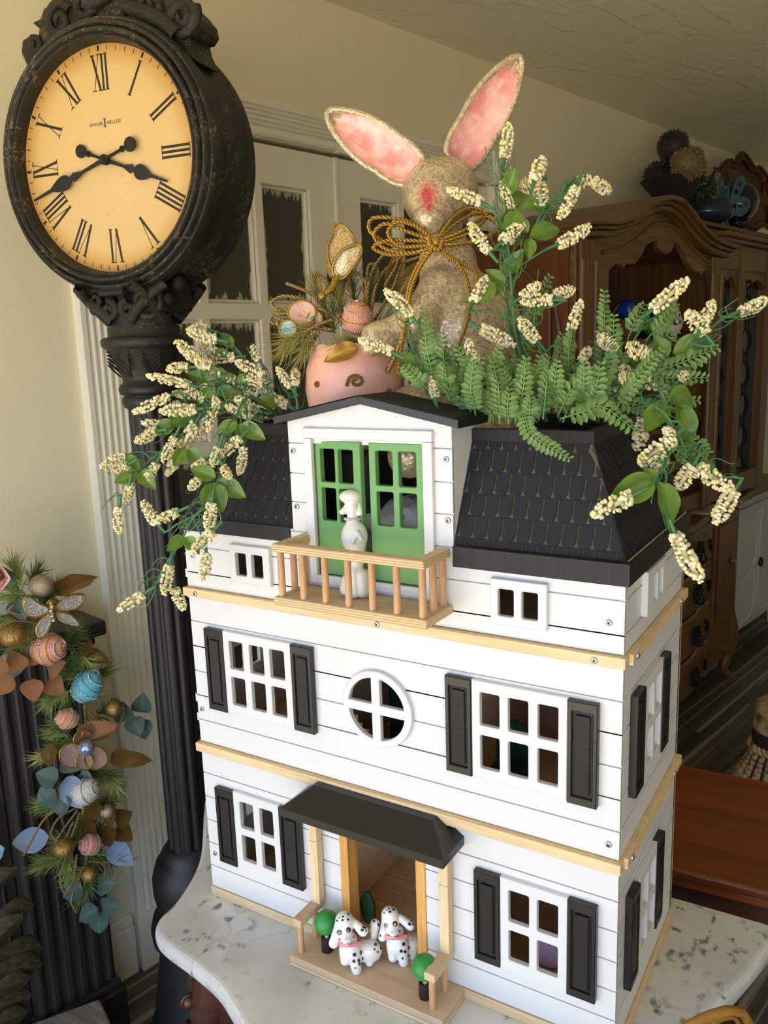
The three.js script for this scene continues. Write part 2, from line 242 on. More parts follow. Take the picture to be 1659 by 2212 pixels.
// ---------------------------------------------------------------- the dollhouse (x along its front, z towards the viewer, y up from its floor line)
const HB = V(0, TH - 0.015, 0);
const house = thing('dollhouse', 'white three storey dollhouse with black shutters and shingled black roof on the marble table', 'dollhouse', HB);
{
  const HW = 0.62, HD = 0.28, Y = 0.015;
  const P = (name, g, m, label, parent = house) => part(parent, name, g.translate(0, Y, 0), m, label);
  const FRONT = (g) => g, RIGHT = (g) => g.rotateY(Math.PI / 2).translate(HW, 0, 0), LEFT = (g) => g.rotateY(-Math.PI / 2);
  // one clapboard with openings cut out; face at z = 0
  function plank(a0, a1, y0, y1, open, tf) {
    // cells of the board that are solid, then grouped into connected pieces so that each piece is a mesh
    const ys = [y0, y1], cells = []; for (const o of open) for (const y of [o[2], o[3]]) if (y > y0 + 1e-5 && y < y1 - 1e-5) ys.push(y); ys.sort((a, b) => a - b);
    for (let i = 0; i + 1 < ys.length; i++) {
      if (ys[i + 1] - ys[i] < 1e-5) continue; const m = (ys[i] + ys[i + 1]) / 2; let iv = [[a0, a1]];
      for (const o of open) if (m > o[2] && m < o[3]) iv = iv.flatMap(([p, q]) => { const r = []; if (o[1] <= p || o[0] >= q) return [[p, q]]; if (o[0] > p) r.push([p, o[0]]); if (o[1] < q) r.push([o[1], q]); return r; });
      for (const [p, q] of iv) if (q - p > 1e-4) cells.push({ p, q, a: ys[i], b: ys[i + 1], k: cells.length });
    }
    for (let n = 0; n < cells.length; n++) for (const c of cells) for (const e of cells) if (c.k !== e.k && c.p < e.q - 1e-6 && e.p < c.q - 1e-6 && (Math.abs(c.b - e.a) < 1e-6 || Math.abs(e.b - c.a) < 1e-6)) c.k = e.k = Math.min(c.k, e.k);
    for (const k of new Set(cells.map((c) => c.k))) P('siding_plank', tf(merge(cells.filter((c) => c.k === k).flatMap(({ p, q, a, b }) => [bx(p, q, a + (a === y0 ? 0.0009 : 0), b - (b === y1 ? 0.0009 : 0), -0.004, 0), bx(p, q, a, b, -0.008, -0.003)]))), M.white);
  }
  const R1 = [0, 0.0358, 0.0744, 0.1126, 0.1512, 0.1897, 0.2265], R2 = [0.24, 0.2751, 0.3132, 0.3509, 0.3889, 0.427, 0.4655], RA = [0.478, 0.4999, 0.5377, 0.5755], RD = [0.5755, 0.614, 0.651, 0.689];
  // window layouts: panes as [a0, a1, y0, y1]
  const grid = (cols, rows) => cols.flatMap((c) => rows.map((r) => [c[0], c[1], r[0], r[1]]));
  const r2 = [[0.369, 0.410], [0.315, 0.357]], r1 = [[0.123, 0.165], [0.070, 0.1115]];
  const roundOpen = [[0.021, 0.044], [0.031, 0.038], [0.038, 0.031], [0.044, 0.021]].map(([a, b]) => [0.3147 - a, 0.3147 + a, 0.3575 - b, 0.3575 + b]);
  const openF = [...[[0.073, 0.174, 0.313, 0.412], [0.456, 0.554, 0.312, 0.411], [0.072, 0.136, 0.068, 0.167], [0.490, 0.555, 0.068, 0.167], [0.096, 0.147, 0.504, 0.54], [0.479, 0.530, 0.502, 0.538]].map((o) => [o[0] - 0.0045, o[1] + 0.0045, o[2] - 0.0045, o[3] + 0.0045]), ...roundOpen, [0.257, 0.364, -0.01, 0.172], [0.232, 0.388, 0.522, 0.697]];
  const openS0 = [[0.082, 0.148, 0.313, 0.412], [0.082, 0.148, 0.068, 0.167], [0.092, 0.138, 0.506, 0.545]];
  const grow = (o) => [o[0] - 0.0045, o[1] + 0.0045, o[2] - 0.0045, o[3] + 0.0045], openS = openS0.map(grow);
  const openL = openS.map((o) => [-o[1], -o[0], o[2], o[3]]);
  for (const R of [R1, R2, RA]) for (let i = 0; i + 1 < R.length; i++) {
    plank(0, HW, R[i], R[i + 1], openF, FRONT); plank(0.0083, HD, R[i], R[i + 1], openS, RIGHT); plank(-HD, -0.0083, R[i], R[i + 1], openL, LEFT);
  }
  for (let i = 0; i + 1 < RD.length; i++) plank(0.195, 0.424, RD[i], RD[i + 1], openF, FRONT);
  P('gable_board', ext(poly([[0.195, 0.6897], [0.424, 0.6897], [0.424, 0.7175], [0.3095, 0.7385], [0.195, 0.7175]]), -0.008, 0), M.white);
  // raw edges between the storeys
  const strips = [];
  for (const [y0, y1, nm] of [[0.2265, 0.24, 1], [0.4655, 0.478, 1]]) {
    P('storey_strip', buv(bx(-0.004, HW + 0.004, y0, y1, -0.008, 0.008, 0.0012)), M.maple); P('storey_strip', buv(bx(HW - 0.008, HW + 0.008, y0, y1, -HD, -0.0085, 0.0012)), M.maple); P('storey_strip', buv(bx(-0.008, 0.008, y0, y1, -HD, -0.0085, 0.0012)), M.maple);
    P('storey_floor', buv(bx(0.001, HW - 0.001, y0 + 0.002, y1 - 0.002, -HD + 0.007, -0.0085)), M.inside);
  }
  P('base_board', buv(bx(-0.002, HW + 0.004, -0.015, -0.0005, -HD, 0.002, 0.001)), M.maple);
  P('back_panel', buv(bx(0, HW, 0, 0.58, -HD - 0.004, -HD + 0.006)), M.inside);
  for (const x of [0.213, 0.402]) { P('partition', buv(bx(x, x + 0.006, 0.001, 0.226, -HD, -0.0085)), M.inside); P('partition', buv(bx(x, x + 0.006, 0.242, 0.465, -HD, -0.0085)), M.inside); }
  // windows and shutters
  function window_(panes, x0, x1, y0, y1, tf) { const s = rr(x0, x1, y0, y1, 0.001); for (const p of panes) s.holes.push(rr(p[0], p[1], p[2], p[3], 0.0028, THREE.Path)); P('window', tf(ext(s, -0.0005, 0.007, 0.0008)), M.white, 'white window frame'); }
  function shutter(x0, y0, y1, tf, w = 0.0335) {
    const s = rr(x0, x0 + w, y0, y1, 0.001); s.holes.push(rr(x0 + 0.0052, x0 + w - 0.0052, y0 + 0.0095, y1 - 0.0115, 0.001, THREE.Path));
    const o = P('shutter', tf(merge([ext(s, 0.0005, 0.0095, 0.0009), bx(x0 + 0.004, x0 + w - 0.004, y0 + 0.008, y1 - 0.01, 0.0005, 0.006)])), M.black);
    part(o, 'shutter_panel', tf(bx(x0 + 0.0085, x0 + w - 0.0085, y0 + 0.0135, y1 - 0.0155, 0.006, 0.0092, 0.001)).translate(0, Y, 0), M.black);
  }
  window_(grid([[0.075, 0.1005], [0.1115, 0.1365], [0.147, 0.172]], r2), 0.0645, 0.1835, 0.302, 0.423, FRONT); shutter(0.0312, 0.301, 0.4225, FRONT); shutter(0.1845, 0.302, 0.4225, FRONT);
  window_(grid([[0.4575, 0.482], [0.4925, 0.517], [0.528, 0.552]], r2.map(([a, b]) => [a - 0.001, b - 0.001])), 0.447, 0.5625, 0.301, 0.4225, FRONT); shutter(0.4135, 0.301, 0.4225, FRONT); shutter(0.563, 0.300, 0.4215, FRONT);
  window_(grid([[0.073, 0.0985], [0.110, 0.1345]], r1), 0.0615, 0.146, 0.055, 0.178, FRONT); shutter(0.028, 0.0555, 0.1765, FRONT); shutter(0.147, 0.0575, 0.177, FRONT, 0.036);
  window_(grid([[0.492, 0.518], [0.528, 0.5535]], r1), 0.481, 0.565, 0.055, 0.179, FRONT); shutter(0.4475, 0.056, 0.1785, FRONT); shutter(0.565, 0.0555, 0.1795, FRONT);
  window_(grid([[0.098, 0.117], [0.126, 0.1455]], [[0.507, 0.5385]]), 0.088, 0.157, 0.497, 0.5495, FRONT);
  window_(grid([[0.481, 0.500], [0.509, 0.528]], [[0.5045, 0.536]]), 0.472, 0.538, 0.4945, 0.547, FRONT);
  { const s = new THREE.Shape(); s.absarc(0.3155, 0.3575, 0.0505, 0, Math.PI * 2 - 0.001); const R = 0.0415, b = 0.0062;
    for (let q = 0; q < 4; q++) { const h = new THREE.Path(), a0 = Math.asin(b / R), a1 = Math.PI / 2 - a0, c = Math.cos(q * Math.PI / 2), n = Math.sin(q * Math.PI / 2); const pts = [[b, b]]; for (let i = 0; i <= 10; i++) { const a = lerp(a0, a1, i / 10); pts.push([R * Math.cos(a), R * Math.sin(a)]); }
      pts.forEach(([x, y], i) => { const X = 0.3145 + x * c - y * n, Z = 0.3575 + x * n + y * c; i ? h.lineTo(X, Z) : h.moveTo(X, Z); }); s.holes.push(h); }
    P('round_window', ext(s, -0.0005, 0.007, 0.0008, 40), M.white); }
  for (const tf of [RIGHT, LEFT]) { const f = tf === RIGHT ? 1 : -1, fx = (a, b) => f > 0 ? [a, b] : [-b, -a];
    const pc = [fx(0.0845, 0.1095), fx(0.120, 0.1455)]; window_(grid(pc, r2), ...fx(0.065, 0.147 + 0.012), 0.302, 0.423, tf); window_(grid(pc, r1), ...fx(0.069, 0.155), 0.055, 0.178, tf); window_(grid([fx(0.094, 0.110), fx(0.120, 0.136)], [[0.511, 0.542]]), ...fx(0.066, 0.150), 0.502, 0.5525, tf);
    for (const [y0, y1] of [[0.302, 0.4225], [0.056, 0.1775]]) { shutter(fx(0.030, 0.0635)[0], y0, y1, tf); shutter(fx(0.151, 0.1845)[0], y0, y1, tf); } }
  // screws
  const scr = (() => { const g = lathe([[0, 0.0016], [0.0028, 0.0016], [0.0036, 0.0009], [0.0036, -0.001]], 16).rotateX(Math.PI / 2); return g; })();
  const cross = merge([bx(-0.0021, 0.0021, -0.0005, 0.0005, 0.0013, 0.00185), bx(-0.0005, 0.0005, -0.0021, 0.0021, 0.0013, 0.00185)]);
  const screw = (x, y, z, ry = 0) => { const o = part(house, 'screw', scr, M.steel); o.position.set(x, y + Y, z); o.rotation.y = ry; part(o, 'screw_slot', cross, M.dark).rotation.z = 0.5; };
  for (const [x, y] of [[0.202, 0.679], [0.203, 0.608], [0.417, 0.677], [0.418, 0.607], [0.0145, 0.5245], [0.604, 0.5125], [0.0085, 0.2925], [0.6085, 0.2575], [0.0115, 0.0585], [0.605, 0.0175]]) screw(x, y, 0.0008);
  for (const [x, y] of [[0.021, 0.4715], [0.322, 0.4713], [0.5915, 0.4715]]) screw(x, y, 0.0085);
  for (const [z, y] of [[-0.025, 0.472], [-0.235, 0.473], [-0.025, 0.233], [-0.235, 0.233]]) screw(HW + 0.0085, y, z, Math.PI / 2);
  for (const y of [0.49, 0.46, 0.30, 0.27]) P('hinge', cyl(V(-0.006, y, -0.006), V(-0.006, y + 0.012, -0.006), 0.003), M.steel);
  // door opening with wooden jambs
  P('door_jamb', buv(bx(0.2445, 0.2575, 0.0, 0.1735, -0.022, 0.002, 0.0008), true), M.pine); P('door_jamb', buv(bx(0.3622, 0.3762, 0.0, 0.1735, -0.022, 0.002, 0.0008), true), M.pine); P('door_jamb', buv(bx(0.2445, 0.3762, 0.170, 0.183, -0.022, 0.002, 0.0008)), M.pine);
  // porch
  const porch = P('porch_floor', merge([buv(bx(0.1965, 0.4295, -0.0105, 0.0, 0.0022, 0.0625, 0.0012))]), M.plyFace); const PP = (n, g, m) => P(n, g, m, null, porch);
  PP('floor_edge', buv(bx(0.1962, 0.4298, -0.0145, -0.0105, 0.0022, 0.0632, 0.001)), M.maple);
  for (const [xa, xb, xp, xc] of [[0.2005, 0.2145, 0.2125, 0.2235], [0.4015, 0.4165, 0.4125, 0.4195]]) {
    P('porch_rail', buv(bx(xa, xb, 0.0425, 0.0535, 0.003, 0.0565, 0.0012)), M.plyFace);
    for (const z of [0.0495, 0.016]) P('rail_post', cyl(V((xa + xb) / 2, 0, z), V((xa + xb) / 2, 0.043, z), 0.0042, 0.0042, 14), M.dowel);
  }
  for (const x of [0.2095, 0.4085]) { P('porch_column', merge([buv(bx(x - 0.0055, x + 0.0075, 0.0535, 0.148, 0.004, 0.016, 0.0006), true), buv(bx(x - 0.0055, x + 0.0075, 0.1485, 0.2035, 0.004, 0.016, 0.0006), true)]), M.maple);
    const br = new THREE.Shape(); br.moveTo(0, 0); br.lineTo(0.004, 0); br.quadraticCurveTo(0.007, 0.012, 0.02, 0.017); br.lineTo(0.02, 0.02); br.lineTo(0, 0.02);
    P('column_bracket', ext(br, 0, 0.01, 0.0005).rotateY(-Math.PI / 2).translate(x + 0.006, 0.1835, 0.0155), M.maple); }
  { const a = [0.1905, 0.203, 0.0575], x0 = 0.1905, x1 = 0.4315, zf = 0.0565, yb = 0.2025, ye = 0.2135, yt = 0.236, X0 = 0.2195, X1 = 0.3985, zr = 0.018;
    const A = [[x0, yb, zf], [x1, yb, zf], [x1, yb, 0], [x0, yb, 0]], B = [[x0, ye, zf], [x1, ye, zf], [x1, ye, 0], [x0, ye, 0]], T = [[X0, yt - 0.001, zr], [X1, yt - 0.001, zr], [X1, yt, 0.0082], [X0, yt, 0.0082], [X1, yt, 0], [X0, yt, 0]];
    P('porch_roof', faces([[A[0], A[1], B[1], B[0]], [A[1], A[2], B[2], B[1]], [A[3], A[0], B[0], B[3]], [B[0], B[1], T[1], T[0]], [B[1], B[2], T[4], T[2], T[1]], [B[3], B[0], T[0], T[3], T[5]], [T[0], T[1], T[2], T[3]], [T[3], T[2], T[4], T[5]], [A[3], A[2], A[1], A[0]]]), M.black); }
  // balcony
  const bal = P('balcony', buv(bx(0.2105, 0.4215, 0.4972, 0.5078, 0.0002, 0.0648, 0.0012)), M.plyFace);
  P('plywood_edge', buv(merge([bx(0.2103, 0.4217, 0.4982, 0.5068, 0.0647, 0.0655), bx(0.2097, 0.2106, 0.4982, 0.5068, 0.001, 0.0645), bx(0.4214, 0.4223, 0.4982, 0.5068, 0.001, 0.0645)])), M.ply, null, bal);
  const railg = (x0, x1, z0, z1) => buv(bx(x0, x1, 0.5642, 0.5738, z0, z1, 0.0018));
  P('handrail', railg(0.2105, 0.4205, 0.0505, 0.0655), M.ply, null, bal); P('handrail', railg(0.2105, 0.2255, 0.0006, 0.0505), M.ply, null, bal); P('handrail', railg(0.4055, 0.4205, 0.0006, 0.0505), M.ply, null, bal);
  P('handrail_face', merge([bx(0.2115, 0.4195, 0.5737, 0.5742, 0.0515, 0.0645), bx(0.2115, 0.2245, 0.5737, 0.5742, 0.0016, 0.0515), bx(0.4065, 0.4195, 0.5737, 0.5742, 0.0016, 0.0515)].map((g) => buv(g))), M.plyFace, null, bal);
  const bg = buv(cyl(V(0, 0.5076, 0), V(0, 0.5645, 0), 0.0043, 0.0043, 16), true); bg.translate(0, Y, 0);
  for (const [x, z] of [0, 1, 2, 3, 4, 5, 6].map((i) => [0.2175 + i * 0.0327, 0.057]).concat([[0.2175, 0.032], [0.2175, 0.009], [0.4137, 0.032], [0.4137, 0.009]])) part(bal, 'baluster', bg, M.dowel).position.set(x, 0, z);
  // dormer trim, doors, cheeks and roof
  P('dormer_frame', merge([bx(0.221, 0.402, 0.6962, 0.7088, 0, 0.006, 0.001), bx(0.222, 0.2335, 0.512, 0.696, 0, 0.006, 0.001), bx(0.389, 0.4015, 0.512, 0.696, 0, 0.006, 0.001), bx(0.2335, 0.389, 0.512, 0.5235, 0, 0.006, 0.001)]), M.white);
  function gdoor(w, px) { const s = rr(0, w, 0, 0.168, 0.001); for (const p of px) for (const y of [[0.0685, 0.110], [0.117, 0.1585]]) s.holes.push(rr(p, p + 0.0235, y[0], y[1], 0.003, THREE.Path)); return ext(s, -0.009, 0, 0.0008); }
  const gl = part(house, 'green_door', gdoor(0.070, [0.007, 0.0355]), M.green); gl.position.set(0.2345, 0.525 + Y, -0.001); gl.rotation.y = -0.09;
  const gr = part(house, 'green_door', gdoor(0.0735, [0.009, 0.0405]), M.green); gr.position.set(0.314, 0.525 + Y, 0.001);
  for (const x of [0.195, 0.416]) P('dormer_cheek', faces([[[x, 0.56, -0.0085], [x + 0.008, 0.56, -0.0085], [x + 0.008, 0.7165, -0.0085], [x, 0.7165, -0.0085]], ...[x, x + 0.008].map((q) => [[q, 0.56, -0.0085], [q, 0.7165, -0.0085], [q, 0.7165, -0.066], [q, 0.69, -0.06]])]), M.white);
  const up = V(0, 0.114, -0.0525).normalize(), L = Math.hypot(0.114, 0.0525);
  function clip(pts, q) { let out = pts; for (let i = 0; i < q.length; i++) { const a = q[i], b = q[(i + 1) % q.length], ins = (p) => (b[0] - a[0]) * (p[1] - a[1]) - (b[1] - a[1]) * (p[0] - a[0]) >= 0, r = [];
    for (let j = 0; j < out.length; j++) { const c = out[j], d = out[(j + 1) % out.length], ci = ins(c), di = ins(d); if (ci) r.push(c); if (ci !== di) { const A = (b[0] - a[0]) * (c[1] - a[1]) - (b[1] - a[1]) * (c[0] - a[0]), B = (b[0] - a[0]) * (d[1] - a[1]) - (b[1] - a[1]) * (d[0] - a[0]), t = A / (A - B); r.push([lerp(c[0], d[0], t), lerp(c[1], d[1], t)]); } } out = r; if (out.length < 3) return []; } return out; }
  // a slope covered with round ended shingles; q is its outline in (along, up)
  function slope(q, m4, hidden, off, tw = 0.0172, rh = 0.0262) {
    const joined = [];
    const base = ext(poly(q), -0.006, -0.0006); base.applyMatrix4(m4); P('roof_slope', base, M.roofBase);
    const xs = q.map((p) => p[0]), x0 = Math.min(...xs), x1 = Math.max(...xs);
    for (let r = 0; r < 6; r++) for (let k = -1; k < (x1 - x0) / tw + 1; k++) {
      const cx = x0 + off + (k + (r % 2 ? 0.5 : 0)) * tw, v0 = -0.018 + r * rh, hw = tw / 2 - 0.0009, pts = []; for (let i = 0; i <= 8; i++) { const a = Math.PI + i / 8 * Math.PI; pts.push([cx + hw * Math.cos(a), v0 + hw * 1.05 + hw * 1.05 * Math.sin(a)]); } pts.push([cx + hw, v0 + rh + 0.0035], [cx + hw * 0.55, v0 + rh + 0.0035 - 0.002], [cx - hw * 0.55, v0 + rh + 0.0015], [cx - hw, v0 + rh + 0.0035]);
      const c = clip(pts, q); if (c.length < 3) continue; let ar = 0; c.forEach((p, i) => { const n = c[(i + 1) % c.length]; ar += p[0] * n[1] - n[0] * p[1]; }); if (Math.abs(ar) < 2e-5) continue;
      const g = ext(poly(c), -0.0005, 0.0016, 0.0003), pp = g.attributes.position; for (let i = 0; i < pp.count; i++) if (pp.getZ(i) > 0) pp.setZ(i, pp.getZ(i) * lerp(1, 0.45, clamp((pp.getY(i) - v0) / rh, 0, 1))); g.computeVertexNormals();
      g.applyMatrix4(m4); if (hidden) joined.push(g); else P('shingle', g, M.shingle);
    }
    if (hidden) P('shingles', merge(joined), M.shingle).userData.kind = 'stuff';
  }
  const mat = (e1, e2, o) => new THREE.Matrix4().makeBasis(e1, e2, e1.clone().cross(e2)).setPosition(o);
  const ex = V(1, 0, 0), dx = 0.051;
  slope([[0.4245, 0], [0.6185, 0], [0.569, L], [0.4245, L]], mat(ex, up, V(0, 0.579, -0.001)), 0, 0.0035);
  slope([[0.0015, 0], [0.1945, 0], [0.1945, L], [0.051, L]], mat(ex, up, V(0, 0.579, -0.001)), 0, 0.006);
  const LS = Math.hypot(0.114, dx); slope([[0.001, 0], [HD, 0], [HD, LS], [0.0515, LS]], mat(V(0, 0, -1), V(-dx, 0.114, 0).normalize(), V(HW - 0.001, 0.579, 0)), 0, 0.004);
  slope([[-HD, 0], [-0.001, 0], [-0.0515, LS], [-HD, LS]], mat(V(0, 0, 1), V(dx, 0.114, 0).normalize(), V(0.001, 0.579, 0)), 1, 0.004);
  P('roof_back', bx(0.052, 0.568, 0.58, 0.70, -HD - 0.002, -HD + 0.004), M.black);
  const tb = (...a) => P('top_trim', bx(...a, 0.0008), M.black);
  tb(0.4225, 0.569, 0.6925, 0.7065, -0.0635, -0.052); tb(0.051, 0.1955, 0.6925, 0.7065, -0.0635, -0.052); tb(0.5575, 0.569, 0.6925, 0.7065, -HD, -0.0635); tb(0.051, 0.0625, 0.6925, 0.7065, -HD, -0.0635); tb(0.0625, 0.5575, 0.6925, 0.7065, -HD, -HD + 0.0115);
  P('wall_cap', bx(HW - 0.009, HW + 0.003, 0.5755, 0.5785, -HD, -0.002), M.white); P('wall_cap', bx(0.425, HW - 0.009, 0.5755, 0.5775, -0.009, -0.0005), M.white); P('wall_cap', bx(0.0, 0.1945, 0.5755, 0.578, -0.009, 0.0004), M.white);
  const ea = (...a) => P('eave_board', bx(...a, 0.0008), M.black);
  ea(0.4285, 0.6275, 0.5565, 0.5805, 0.0005, 0.0125); ea(HW + 0.003, HW + 0.0075, 0.5565, 0.5805, -HD, 0.0004); ea(-0.0005, 0.1905, 0.5605, 0.5805, 0.0002, 0.003); ea(-0.0075, -0.0006, 0.5565, 0.5805, -HD, 0.0004);
  // dormer roof: two slabs, the right one scored into shingles
  const zA = -0.066, zB = 0.0125, sl = (0.7485 - 0.7225) / (0.4385 - 0.3105), an = Math.atan(sl);
  for (const f of [1, -1]) { const g = poly([[0.3105, 0.739], [0.3105 + f * 0.128, 0.739 - sl * 0.128], [0.3105 + f * 0.128, 0.7485 - sl * 0.128], [0.3105, 0.7485]]); P('dormer_roof', ext(g, zA, zB, 0.0006), M.black);
    for (let i = 0; i < 5; i++) for (let k = 0; k < 5; k++) { const a = 0.004 + i * 0.0245, z0 = zA + 0.001 + k * 0.0172 - (i % 2 ? 0.0086 : 0), z1 = z0 + 0.0166, q0 = Math.max(z0, zA + 0.0005), q1 = Math.min(z1, zB - 0.001); if (q1 - q0 < 0.002) continue;
      P('shingle', bx(a, a + 0.0238, 0, 0.0011, q0, q1, 0.0004).rotateZ(-an).scale(f, 1, 1).translate(0.3105, 0.7486, 0), M.shingle); } }
  // dark planting foam inside the roof
  P('planter_foam', bx(0.44, 0.555, 0.60, 0.672, -HD + 0.02, -0.07), M.dark); P('planter_foam', bx(0.065, 0.185, 0.60, 0.672, -HD + 0.02, -0.07), M.dark); P('planter_foam', bx(0.15, 0.275, 0.50, 0.665, -HD + 0.03, -0.075), M.dark);
}

// ---------------------------------------------------------------- tables
M.marble = std({ map: tex(1024, 1024, (u, v) => {
  const w = fbm(u, v, 4, 4, 201, 5), q = Math.abs(fbm(u + w * 0.05, v, 3, 3, 211, 5) - 0.5), s = smooth(0.6, 0.85, fbm(u, v, 44, 34, 221, 4)) * smooth(0.44, 0.62, fbm(u, v, 4, 4, 231, 3));
  let c = mixc([214, 213, 210], [186, 186, 184], smooth(0.35, 0.75, w)); c = mixc(c, [150, 150, 152], smooth(0.012, 0.0, q) * smooth(0.5, 0.65, fbm(u, v, 3, 3, 241, 3)) * 0.35); c = mixc(c, [96, 94, 98], s * 0.9);
  return mixc(c, [196, 172, 140], smooth(0.74, 0.84, fbm(u, v, 30, 30, 251, 3)) * 0.4); }, [0.55, 0.55]), roughness: 0.22 });
M.walnut = std({ map: woodTex([72, 36, 20], [38, 18, 9], 61, [0.5, 0.12], 18), roughness: 0.35 });
M.mahogany = std({ map: woodTex([132, 66, 32], [96, 46, 20], 67, [0.9, 0.25], 12), roughness: 0.28 });
{
  const t = thing('console_table', 'carved dark wood console table with a curved white marble top under the dollhouse', 'table', V(0.3, 0, -0.08)), B = t.position;
  const out = [[-0.22, -0.315], [-0.215, -0.22], [-0.19, -0.18], [-0.088, -0.061], [-0.045, 0.03], [-0.034, 0.084], [0.0, 0.113], [0.082, 0.128], [0.136, 0.141], [0.18, 0.161], [0.26, 0.2], [0.36, 0.215], [0.46, 0.195], [0.56, 0.145], [0.62, 0.07], [0.668, -0.03], [0.713, -0.146], [0.75, -0.27], [0.757, -0.327]];
  const mk = (k, y0, y1, b, seg) => { const s = new THREE.Shape(), p = out.map(([x, z]) => new THREE.Vector2(0.27 + (x - 0.27) * k - B.x, -(-0.08 + (z + 0.08) * k - B.z))); s.moveTo(p[0].x, p[0].y); s.splineThru(p.slice(1)); s.closePath();
    const g = new THREE.ExtrudeGeometry(s, { depth: y1 - y0 - 2 * b, bevelEnabled: true, bevelSize: b, bevelThickness: b, bevelOffset: -b, bevelSegments: seg, curveSegments: 90 }); return g.rotateX(-Math.PI / 2).translate(0, y0 + b, 0); };
  part(t, 'marble_top', buv(mk(1, TH - 0.043, TH - 0.015, 0.011, 4)), M.marble, 'white marble top with grey specks');
  part(t, 'apron', buv(mk(0.88, TH - 0.16, TH - 0.043, 0.006, 1)), M.walnut);
  const Lg = (x, z, dx, dz) => {
    const q = (a, y) => V(x + dx * a - B.x, y, z + dz * a - B.z), leg = part(t, 'leg', buv(taper([q(0.02, 0.70), q(0.035, 0.62), q(0.03, 0.5), q(0.0, 0.3), q(-0.02, 0.14), q(0.015, 0.03), q(0.04, 0.0)], 0.036, 0.017, 26, 12)), M.walnut);
    const k = []; for (let i = 0; i < 9; i++) { const p = q(0.055 + 0.02 * Math.sin(i * 0.6) - 0.012 * Math.max(0, i - 4), 0.70 - i * 0.045); k.push(sph(p, 0.011 - 0.0004 * i, 10, 8).scale(1, 1, 1)); k.push(new THREE.TorusGeometry(0.011, 0.003, 6, 14).rotateY(i).translate(p.x, p.y, p.z)); }
    part(leg, 'carved_beading', merge(k), M.walnut); 
  };
  Lg(0.09, 0.06, -0.7, 0.7); part(t.children[2], 'knob', sph(V(0.165 - B.x, 0.655, 0.12 - B.z), 0.017), M.walnut); Lg(0.55, 0.06, 0.7, 0.7); Lg(-0.1, -0.24, -0.7, -0.5); Lg(0.66, -0.26, 0.7, -0.5);
}
{
  const t = thing('side_table', 'polished red brown wooden table with a moulded edge behind the dollhouse', 'table', V(0.95, 0, -0.6), 0.06);
  part(t, 'table_top', merge([buv(bx(-0.6, 0.6, 0.722, 0.74, -0.175, 0.175, 0.006)), buv(bx(-0.592, 0.592, 0.705, 0.722, -0.167, 0.167, 0.004))]), M.mahogany);
  part(t, 'apron', buv(bx(-0.56, 0.56, 0.60, 0.705, -0.145, 0.145)), M.walnut);
  for (const [x, z] of [[-0.53, -0.12], [0.53, -0.12], [-0.53, 0.12], [0.53, 0.12]]) part(t, 'leg', buv(lathe([[0, 0], [0.018, 0], [0.02, 0.05], [0.014, 0.1], [0.024, 0.4], [0.026, 0.52], [0.02, 0.55], [0.03, 0.6]], 20).translate(x, 0, z)), M.walnut);
}
// gilded chair whose curved back shows in the bottom corner
M.gilt = std({ color: 0xa67c38, roughness: 0.34, metalness: 0.7, bumpMap: noiseBump(12, 71, [0.05, 0.05]), bumpScale: 0.0004 });
{
  const D = 0.80, c = at(1590, 2230, D), t = thing('chair', 'gilded chair with a curved open back beside the marble table', 'chair', V(c.x, 0, c.z), 0.45), inv = t.matrixWorld.clone().invert();
  const q = (x, y, d = 0) => at(x, y, D - d).applyMatrix4(inv), path = [[1340, 2560], [1395, 2400], [1440, 2262], [1486, 2218], [1532, 2196], [1571, 2184], [1599, 2184], [1612, 2200], [1640, 2262], [1672, 2400], [1690, 2560]].map((p) => q(...p)); const lo = (p) => V(p.x * 1.02, 0.40, p.z + 0.02); path.unshift(lo(path[0])); path.push(lo(path[path.length - 1]));
  part(t, 'back_frame', tube(path, 0.0052, 80, 10), M.gilt); part(t, 'inner_bead', tube([[1480, 2330], [1528, 2222], [1565, 2200], [1586, 2199], [1600, 2222], [1632, 2330]].map((p) => q(...p, 0.004)), 0.0022, 50, 8), M.gilt);
  part(t, 'seat', new RoundedBoxGeometry(0.30, 0.05, 0.30, 2, 0.02).translate(0.1, 0.38, 0.16), std({ color: 0x3a2a20, roughness: 0.8 }));
  for (const [x, z] of [[-0.03, 0.03], [0.23, 0.03], [-0.03, 0.29], [0.23, 0.29]]) part(t, 'leg', taper([V(x, 0.37, z), V(x * 1.05, 0.18, z * 1.02), V(x * 1.02, 0, z)], 0.018, 0.011, 12, 10), M.gilt);
}
